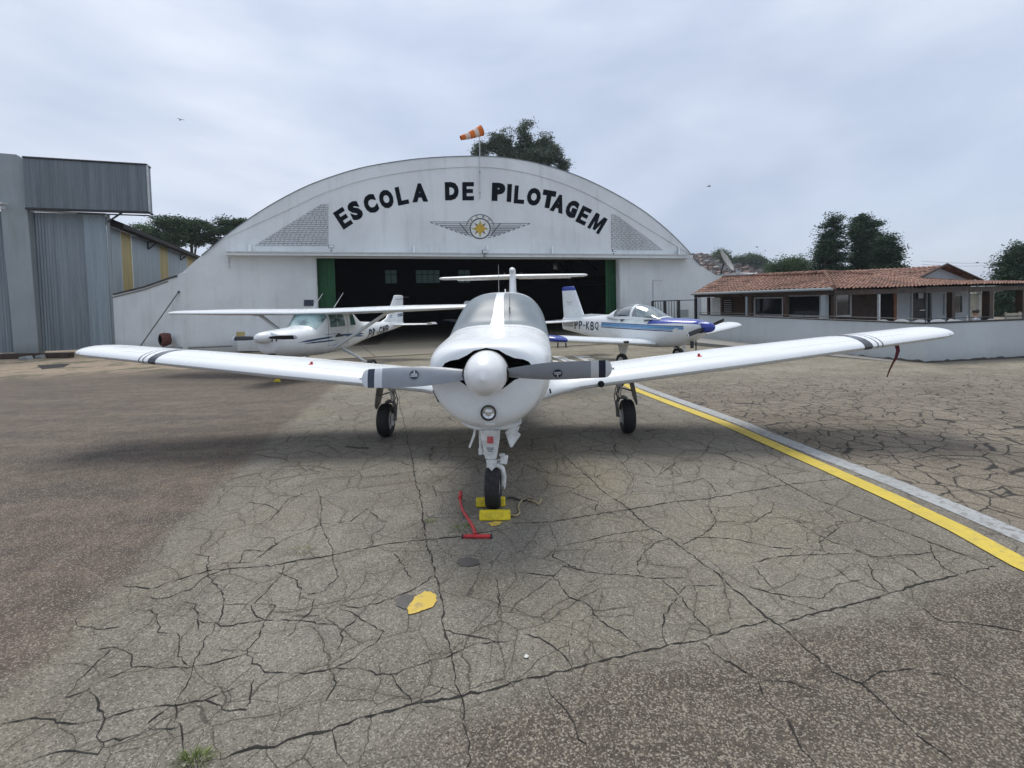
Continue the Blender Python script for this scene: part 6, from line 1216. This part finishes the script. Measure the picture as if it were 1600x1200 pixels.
# ------------------------------------------------------------------ person seated behind the wall
def person():
    d = ray(1526, 492); p = ORG + d * (18.3 / d[1]); z0 = -.25; r = thing('person', 'person with dark hair in a pale patterned shirt sitting behind the patio wall', 'person', (float(p[0]), float(p[1]), z0), math.pi + .9)
    me = bpy.data.meshes.new('body'); J = {'pel': (0, 0, .50, .14), 'wai': (0, -.01, .66, .125), 'che': (0, .0, .86, .145), 'nb': (0, .0, 1.03, .07), 'nk': (0, -.02, 1.10, .052), 'hd': (0, -.04, 1.17, .085), 'ht': (0, -.03, 1.27, .08)}
    for s, t in ((-1, 'l'), (1, 'r')): J.update({'sh' + t: (s * .17, 0, .97, .062), 'el' + t: (s * .24, -.10, .72, .042), 'wr' + t: (s * .12, -.30, .66, .03), 'ha' + t: (s * .07, -.36, .66, .034), 'hi' + t: (s * .09, -.04, .48, .10), 'kn' + t: (s * .12, -.44, .50, .062), 'an' + t: (s * .12, -.44, .09, .04), 'to' + t: (s * .13, -.60, .04, .036)})
    k = list(J); E = [('pel', 'wai'), ('wai', 'che'), ('che', 'nb'), ('nb', 'nk'), ('nk', 'hd'), ('hd', 'ht')]
    for t in 'lr': E += [('nb', 'sh' + t), ('sh' + t, 'el' + t), ('el' + t, 'wr' + t), ('wr' + t, 'ha' + t), ('pel', 'hi' + t), ('hi' + t, 'kn' + t), ('kn' + t, 'an' + t), ('an' + t, 'to' + t)]
    me.from_pydata([J[q][:3] for q in k], [(k.index(a), k.index(c)) for a, c in E], []); o = bpy.data.objects.new('body', me); COL.objects.link(o); m = o.modifiers.new('s', 'SKIN'); m.use_smooth_shade = True; o.modifiers.new('ss', 'SUBSURF').levels = 2
    for i, q in enumerate(k): me.skin_vertices[0].data[i].radius = (J[q][3], J[q][3] * (.78 if q in ('pel', 'wai', 'che') else 1)); me.skin_vertices[0].data[i].use_root = i == 0
    bpy.context.view_layer.update(); dg = bpy.context.evaluated_depsgraph_get(); nm = bpy.data.meshes.new_from_object(o.evaluated_get(dg)); o.modifiers.clear(); o.data = nm
    nm.materials.clear(); [nm.materials.append(x) for x in (M['skin'], M['jeans'])]
    for pl in nm.polygons: pl.material_index = 1 if pl.center[2] < .56 and not (pl.center[2] > .5 and pl.center[1] < -.28 and abs(pl.center[0]) < .11) else 0
    o.parent = r
    # shirt: shell over torso and upper arms
    bm = bmesh.new(); bm.from_mesh(nm); kill = [f for f in bm.faces if not (.50 < f.calc_center_median()[2] < 1.02 and f.calc_center_median()[1] > -.16)]; bmesh.ops.delete(bm, geom=kill, context='FACES')
    for v in bm.verts: v.co += v.normal * .014
    sm = bpy.data.meshes.new('shirt'); bm.to_mesh(sm); bm.free(); sm.materials.clear(); sm.materials.append(M['shirt']); so = bpy.data.objects.new('shirt', sm); COL.objects.link(so); so.parent = r
    b = MB(); P = []
    for i in range(9):
        a = math.pi * i / 8 * .62; P.append([(.098 * math.sin(a) * math.cos(t), -.03 + .012 + .105 * math.sin(a) * math.sin(t), 1.225 + .105 * math.cos(a)) for t in np.linspace(0, 2 * math.pi, 16, endpoint=False)])
    b.grid(np.array(P), closev=True); b.build('hair', M['hair'], r, smooth=True)
    b = MB(); b.tube([(0, -.125, 1.20), (0, -.145, 1.175), (0, -.125, 1.165)], .012, 6); b.build('nose', M['skin'], r, smooth=True)
    chair(float(p[0]), float(p[1]), math.pi + .9 + math.pi, 'white plastic chair under the seated person')
M['skin'] = simple('skin', (.30, .17, .11), .5); M['jeans'] = simple('jeans', (.02, .03, .06), .8); M['shirt'] = simple('pale_patterned_shirt', (.40, .42, .47), .8, var=.5, sc=18); M['hair'] = simple('dark_hair', (.02, .014, .01), .5)
person()
# items behind: back fence building seen under the porch on the right
def back_bits():
    d = ray(1528, 480); p = ORG + d * (30 / d[1]); r = thing('back_building', 'beige building with white roof edge seen through the veranda right of the house', 'building', (float(p[0]), float(p[1]), -.6), .36)
    b = MB(); b.box((0, 0, 1.0), (2.7, .2, 2.2)); b.box((1.34, 1.5, 1.0), (.2, 3, 2.2)); b.build('wall', M['beige'], r)
    b = MB(); b.box((0, .2, 2.25), (3.2, 1.2, .12)); b.build('roof', M['steeld'], r); b = MB(); b.box((-.3, -.2, 1.5), (.04, .08, 1.2)); b.build('pipe', M['frame'], r)
    d = ray(1584, 495); p = ORG + d * (22 / d[1]); r = thing('slatted_bench', 'pale slatted bench near the right edge behind the patio wall', 'bench', (float(p[0]), float(p[1]), -.25), .1)
    for k in range(3): b = MB(); b.box((0, 0, .58 + k * .16), (.75, .04, .11)); b.build('slat', M['beige'], r)
    for x in (-.34, .34): b = MB(); b.box((x, .04, .5), (.06, .05, 1.0)); b.build('leg', M['beige'], r)
M['beige'] = simple('beige_render', (.36, .33, .26), .8, obj=False)
back_bits()
def dish():
    a = hp(1127, 432, -.1); r = thing('satellite_dish', 'old tilted satellite dish on a bent arm above the white wall right of the arch', 'satellite dish', tuple(a)); s = a[1] / CAM_F
    b = MB(); b.tube([(0, 0, -.1), (0, 0, .4), (.25, 0, 1.1)], .05, 6); b.build('mast', M['steeld'], r)
    b = MB(); prof = [(.85 * t, .2 * t * t) for t in np.linspace(.02, 1, 8)]; b.lathe(prof, (0, 0, 0), 'Z', 24); R3 = Matrix.Rotation(R_(-37), 3, 'Z') @ Matrix.Rotation(R_(62), 3, 'Y'); b.v = [tuple(R3 @ Vector(p) + Vector((.25, 0, 1.05))) for p in b.v]; b.build('mesh_dish', M['dish'], r, smooth=True)
M['dish'] = simple('dish_mesh', (.45, .44, .40), .6, var=.4)
dish()
# ------------------------------------------------------------------ vegetation
def tree(name, label, base, blobs, nclump, nleaf, ls, leaf, bark='bark', trunk_r=.25, flat=1.0, cr=.5, seed=0, group=None, limbs=True, gap=0.0, hw=None):
    """blobs: (x,y,z,rx,ry,rz) crown masses relative to base"""
    g = np.random.default_rng(seed); r = thing(name, label, 'tree', tuple(base), 0, group)
    top = max(b_[2] for b_ in blobs); b = MB(); rr = random.Random(seed)
    tp = [(0, 0, -.5), (rr.uniform(-.1, .1), 0, top * .35), (rr.uniform(-.3, .3), rr.uniform(-.2, .2), top * .7), (blobs[0][0] * .6, blobs[0][1] * .6, top * .98)]; b.tube(tp, [trunk_r, trunk_r * .75, trunk_r * .5, trunk_r * .15], 8)
    b.build('trunk', M[bark], r, smooth=True)
    if limbs:
        b = MB()
        for q in blobs: a = np.array([0, 0, max(.8, q[2] * .55)]); e = np.array(q[:3]); m = (a + e) / 2 + [0, 0, -.1 * q[5]]; b.tube([a, m, e + [0, 0, q[5] * .3]], [trunk_r * .45, trunk_r * .28, .03], 6)
        b.build('limbs', M[bark], r, smooth=True)
    vol = np.array([q[3] * q[4] * q[5] for q in blobs]) ** .67; pr = vol / vol.sum(); V = []; 
    idx = g.choice(len(blobs), nclump, p=pr)
    B = np.array(blobs)[idx]; u = g.normal(size=(nclump, 3)); u /= np.linalg.norm(u, axis=1)[:, None]; rad = g.random(nclump) ** (1 / 2.2); C = B[:, :3] + u * B[:, 3:] * rad[:, None]
    C = C + g.normal(size=C.shape) * .12 * cr
    hw = hw or cr; keep = np.sin(C[:, 0] * 2.1 / hw + seed + C[:, 2]) + np.sin(C[:, 2] * 2.7 / hw + C[:, 1]) > -1.6 + gap; C = C[keep]; n = len(C) * nleaf
    cs = np.repeat(cr * (.6 + .8 * g.random(len(C))), nleaf); L = np.repeat(C, nleaf, 0) + g.normal(size=(n, 3)) * np.array([1, 1, .55 * flat]) * cs[:, None] * .42
    a = g.normal(size=(n, 3)); a[:, 2] *= .6 * flat; a /= np.linalg.norm(a, axis=1)[:, None]; c = g.normal(size=(n, 3)); c -= a * (a * c).sum(1)[:, None]; c /= np.linalg.norm(c, axis=1)[:, None]
    s = ls * (.55 + .9 * g.random(n))[:, None]; P = np.stack([L - a * s, L + c * s * .42, L + a * s, L - c * s * .42], 1).reshape(-1, 3)
    me = bpy.data.meshes.new('crown'); me.vertices.add(n * 4); me.vertices.foreach_set('co', P.astype(np.float32).ravel()); me.loops.add(n * 4); me.loops.foreach_set('vertex_index', np.arange(n * 4, dtype=np.int32)); me.polygons.add(n); me.polygons.foreach_set('loop_start', np.arange(0, n * 4, 4, dtype=np.int32)); me.update(calc_edges=True); me.materials.append(M[leaf])
    o = bpy.data.objects.new('crown', me); COL.objects.link(o); o.parent = r; return r
def at(x, y, Y): d = ray(x, y); return ORG + d * (Y / d[1])
def px_tree(name, label, Y, cx, ybase, ell, **k):
    """ell: photo ellipses (cx, cy, rx, ry) at distance Y"""
    b = at(cx, ybase, Y); b[2] = -.8 if Y < 60 else -1.2; s = Y / CAM_F; rg = random.Random(int(cx)); bl = []
    for e in ell: p = at(e[0], e[1], Y) - b; bl.append((p[0], rg.uniform(-.5, .5) * e[2] * s, p[2], e[2] * s, e[2] * s * .9, e[3] * s))
    return tree(name, label, b, bl, **k)
px_tree('eucalyptus_tree', 'tall grey-green eucalyptus rising behind the crown of the arched hangar', 62, 810, 300, [(756, 232, 14, 14), (778, 222, 18, 16), (795, 214, 15, 16), (822, 206, 13, 16), (826, 226, 20, 18), (851, 222, 13, 16), (862, 242, 16, 14), (878, 258, 12, 12), (800, 240, 30, 14), (840, 250, 30, 16), (745, 240, 8, 8)], nclump=1500, nleaf=30, ls=.11, leaf='leafe', bark='barkl', trunk_r=.4, cr=.62, seed=3, hw=1.0, gap=.95)
px_tree('pine_tree', 'broad dark pine at the left end of the row behind the zinc shed roof', 75, 264, 420, [(258, 350, 24, 14), (280, 355, 18, 15), (245, 362, 12, 8), (268, 375, 22, 14), (240, 372, 14, 10)], nclump=322, nleaf=57, ls=0.170, leaf='leafp', trunk_r=.35, cr=1.3, seed=4, flat=.6, gap=0.80, group='pines behind the zinc shed')
px_tree('pine_tree', 'tall bare-stemmed pine in the middle of the row behind the zinc shed', 78, 300, 420, [(295, 354, 16, 10), (308, 366, 14, 16), (316, 352, 11, 9), (303, 378, 14, 10)], nclump=204, nleaf=52, ls=0.160, leaf='leafp', trunk_r=.3, cr=1.1, seed=5, flat=.6, gap=0.90, group='pines behind the zinc shed')
px_tree('pine_tree', 'open crowned pine just left of the arch slope', 78, 338, 420, [(336, 360, 12, 9), (348, 350, 12, 8), (330, 374, 14, 10), (340, 385, 16, 10)], nclump=186, nleaf=52, ls=0.160, leaf='leafp', trunk_r=.3, cr=1.1, seed=6, flat=.55, gap=1.00, group='pines behind the zinc shed')
px_tree('pine_tree', 'small dark pine top touching the arch slope', 78, 368, 420, [(368, 350, 14, 8), (378, 346, 8, 6), (360, 362, 12, 8), (345, 392, 16, 8)], nclump=161, nleaf=52, ls=0.160, leaf='leafp', trunk_r=.3, cr=1.1, seed=7, flat=.55, gap=0.70, group='pines behind the zinc shed')
px_tree('bushy_tree', 'pale feathery tree top peeking over the shed roof beside the box corner', 70, 222, 420, [(218, 352, 8, 5), (226, 358, 9, 7), (212, 356, 7, 5)], nclump=55, nleaf=38, ls=0.100, leaf='leafb', trunk_r=.15, cr=.8, seed=8, gap=.4)
TR = 52
px_tree('conifer_tree', 'tall dark conifer at the left of the three behind the tiled house', TR, 1303, 470, [(1303, 343, 7, 9), (1302, 360, 14, 14), (1300, 382, 19, 16), (1300, 404, 23, 16), (1300, 424, 26, 12), (1280, 395, 8, 6)], nclump=1348, nleaf=30, ls=.10, leaf='leafd', trunk_r=.3, cr=.80, seed=9, flat=.5, hw=.5, gap=0.86, group='dark conifers behind the tiled house')
px_tree('conifer_tree', 'densest dark conifer in the middle behind the tiled house', TR + 2, 1348, 470, [(1350, 344, 11, 9), (1345, 362, 18, 15), (1352, 378, 20, 16), (1345, 402, 22, 18), (1345, 424, 24, 12), (1362, 352, 8, 8)], nclump=1686, nleaf=30, ls=.10, leaf='leafd', trunk_r=.3, cr=.80, seed=10, flat=.5, hw=.5, gap=0.70, group='dark conifers behind the tiled house')
px_tree('conifer_tree', 'lower open dark conifer at the right of the three behind the tiled house', TR - 1, 1383, 470, [(1380, 374, 12, 8), (1385, 390, 17, 11), (1388, 406, 19, 12), (1385, 420, 20, 8), (1403, 404, 6, 5)], nclump=875, nleaf=30, ls=.10, leaf='leafd', trunk_r=.25, cr=.80, seed=11, flat=.5, hw=.5, gap=0.93, group='dark conifers behind the tiled house')
px_tree('broad_tree', 'dark broad tree at the right edge behind the veranda', 42, 1600, 480, [(1592, 392, 16, 12), (1600, 405, 30, 20), (1585, 415, 22, 14), (1570, 428, 18, 8), (1600, 440, 40, 20), (1580, 470, 36, 28), (1560, 480, 22, 22), (1630, 420, 30, 40)], nclump=558, nleaf=62, ls=0.100, leaf='leafd', trunk_r=.3, cr=.8, seed=12, gap=.0)
px_tree('broad_tree', 'round green tree behind the roof ridge left of the dark conifers', 80, 1238, 440, [(1225, 414, 16, 8), (1245, 410, 14, 9), (1235, 422, 26, 10), (1210, 420, 12, 7), (1258, 418, 9, 8)], nclump=322, nleaf=57, ls=0.130, leaf='leafb', trunk_r=.3, cr=1.2, seed=13)
# hillside town
def hill_town():
    Yh = 260; prof = [(1040, 430), (1062, 398), (1080, 396), (1105, 398), (1130, 402), (1165, 405), (1200, 413), (1240, 421), (1290, 428), (1340, 436), (1400, 445)]
    P = []
    for k, (dy, sc) in enumerate(((-60, 0), (0, 1), (60, .8))):
        row = []
        for x, y in smooth_poly(prof, 5): p = at(x, y + 3, Yh); row.append((p[0] * (1 + dy / Yh), Yh + dy, -2 + (p[2] + 2) * sc))
        P.append(row)
    b = MB(); b.grid(np.array(P)); tag(b.build('hill', M['hill'], smooth=True), kind='structure')
    P = [[(x, y, z * f) for x, z in ((350, -2), (700, 6), (950, 26), (1150, 38), (1350, 30), (1700, 12), (2100, -2))] for y, f in ((1400, -.05), (1600, 1), (1900, .7))]; b = MB(); b.grid(np.array(P)); tag(b.build('distant_hill', M['hill2'], smooth=True), kind='structure')
    rg = random.Random(3); n = 0; cols = ['h1', 'h2', 'h3', 'h4']; desc = ['brick red', 'pale cream', 'white', 'grey']
    def top(x):
        for (x0, y0), (x1, y1) in zip(prof[:-1], prof[1:]):
            if x0 <= x <= x1: return y0 + (y1 - y0) * (x - x0) / (x1 - x0)
        return 440
    for row in range(8):
        x = 1072 + rg.uniform(0, 5)
        while x < 1275:
            yt = top(x) + 2 + row * 4.6; w_ = rg.uniform(5, 11); 
            if yt < 434 and rg.random() < .88:
                Y = Yh - 8 - row * 6; p = at(x, yt + 5, Y); s = Y / CAM_F; c = rg.choice([0, 0, 1, 2, 3]); h = rg.uniform(4, 7) * s
                r = thing('hillside_house', f'small far {desc[c]} house on the hillside right of the arch', 'house', tuple(p), rg.uniform(-.5, .5), 'far houses on the hillside ' + desc[c])
                b = MB(); b.box((0, 0, h / 2 - 1), (w_ * s, 3, h + 2)); b.build('walls', M[cols[c]], r); 
                b = MB(); q = w_ * s / 2 + .15; b.prism([(-q, -1.9, h + .004), (q, -1.9, h + .004), (q * .9, -1.9, h + .3), (0, -1.9, h + .8), (-q * .9, -1.9, h + .3)], (0, 3.6, 0)); b.build('roof', M['roofr'] if rg.random() < .6 else M['h4'], r)
                for k in range(rg.choice([1, 2, 2, 3])): b = MB(); b.box((rg.uniform(-.35, .35) * w_ * s, -1.51, h * rg.uniform(.3, .65)), (.5, .04, .6)); b.build('window', M['dark'], r)
                n += 1
            x += w_ + rg.uniform(0, 3)
    for i, (x, y, rx, ry) in enumerate(((1125, 396, 10, 6), (1134, 402, 8, 5), (1162, 404, 13, 6), (1178, 402, 9, 7), (1190, 408, 8, 5), (1172, 414, 10, 5))):
        px_tree('hill_tree', ('far green tree on the hilltop, ' + ['left crest', 'beside the left crest tree', 'widest in the middle', 'tallest in the middle', 'right of the middle pair', 'lower slope under the middle pair'][i]), 240, x, y + 10, [(x, y, rx, ry), (x + rx * .5, y + 2, rx * .6, ry * .8), (x - rx * .6, y + 2, rx * .6, ry * .7)], nclump=68, nleaf=33, ls=0.350, leaf='leafb', trunk_r=.4, cr=2.4, seed=20 + i, limbs=False)
M['hill'] = simple('hill_scrub', (.10, .095, .06), .9, var=.5, sc=.08, obj=False); M['hill2'] = simple('distant_hill', (.09, .12, .08), .9, var=.2, sc=.01, obj=False)
M['h1'] = simple('brick_house', (.26, .19, .155), .9, obj=False, sc=.6, var=.4); M['h2'] = simple('cream_house', (.48, .40, .32), .9, obj=False, sc=.6); M['h3'] = simple('white_house', (.55, .54, .52), .9, obj=False, sc=.6); M['h4'] = simple('grey_house', (.28, .27, .26), .9, obj=False, sc=.6); M['roofr'] = simple('far_roof', (.21, .14, .115), .9, obj=False, sc=.5, var=.4)
hill_town()
# wires, birds, grass
def wires():
    for k, (ya, yb) in enumerate(((404, 409), (409, 413))):
        a, c = at(1440, ya + 4, 70), at(1640, yb - 8, 60); b = MB(); P = [a + (c - a) * t + [0, 0, -.5 * math.sin(math.pi * t)] for t in np.linspace(0, 1, 14)]; b.tube([p - a for p in P], .018, 4); o = b.build('power_line', M['steeld']); o.location = tuple(a); tag(o, 'thin overhead wire above the house, ' + ('upper one' if k == 0 else 'lower one'), 'wire')
wires()
def bird(x, y, Y, sp, label, roll):
    p = at(x, y, Y); r = thing('flying_bird', label, 'bird', tuple(p), roll); b = MB(); b.lathe([(.001, -.2), (.05, -.12), (.07, 0), (.045, .14), (.001, .22)], (0, 0, 0), 'Y', 10); b.prism([(-.03, .18, 0), (.03, .18, 0), (.07, .36, 0), (-.07, .36, 0)], (0, 0, .01)); b.build('body', M['black'], r, smooth=True)
    for s in (-1, 1): b = MB(); P = [[(s * q * sp, -.08 + .1 * q + w_ * (1 - q * .7), (.22 * math.sin(q * 2.4) - .05 * q) * sp) for w_ in (-.06, .02, .14)] for q in np.linspace(0.02, 1, 7)]; b.grid(np.array(P)); b.build('wing', M['black'], r, smooth=True, fixn=False)
bird(282, 187, 60, .42, 'dark bird high on the left of the sky', .9); bird(1108, 291, 60, .35, 'small thin bird in the sky right of the arch', 1.5); bird(1183, 386, 80, .45, 'dark bird low over the hillside town', .5)
def grass(px, py, n, rad, h, name, spread=1.0):
    c = G(px, py); g = np.random.default_rng(int(px)); b = MB()
    for i in range(n):
        a = g.uniform(0, 2 * math.pi); rr = rad * math.sqrt(g.random()); x, y = rr * math.cos(a), rr * math.sin(a) * .6; hh = h * g.uniform(.4, 1.2) * (1.2 - rr / rad); l = g.normal(0, .5, 2) * hh * spread + np.array([x, y]) * .8; w_ = .0022
        b.add([(x - w_, y, 0), (x + w_, y, 0), (x + l[0] * .5 + w_ * .7, y + l[1] * .5, hh * .7), (x + l[0] * .5 - w_ * .7, y + l[1] * .5, hh * .7), (x + l[0], y + l[1], hh)], [(0, 1, 2, 3), (3, 2, 4)])
    o = b.build(name, M['grass'], fixn=False); o.location = tuple(c); return tag(o, kind='stuff', cat=None)
tag(grass(303, 1190, 200, .07, .035, 'grass_tuft', 1.1), 'green grass tuft growing out of a crack at the bottom left', 'grass')
tag(grass(722, 826, 120, .10, .03, 'dry_grass', 1.2), 'sparse dry grass beside the red tow bar', 'grass')
tag(grass(470, 860, 60, .10, .022, 'crack_weed', 1), 'tiny weeds in the cracked asphalt left of the centre', 'grass')
tag(grass(672, 815, 60, .05, .02, 'crack_weed', 1), 'tiny weeds in the long joint left of the tow bar', 'grass')

# ------------------------------------------------------------------ thin humid air
def haze():
    b = MB(); b.box((0, 1195, 28.5), (5200, 2450, 63)); o = b.build('haze', None, fixn=False); o.data.materials.clear()
    m = bpy.data.materials.new('air'); m.use_nodes = True; n = m.node_tree.nodes; n.clear(); out = n.new('ShaderNodeOutputMaterial'); v = n.new('ShaderNodeVolumePrincipled')
    v.inputs['Color'].default_value = (.86, .91, 1, 1); v.inputs['Density'].default_value = HAZE; m.node_tree.links.new(v.outputs[0], out.inputs['Volume']); o.data.materials.append(m)
    tag(o, 'thin pale humid air', 'haze', kind='stuff')
HAZE = .0003
haze()
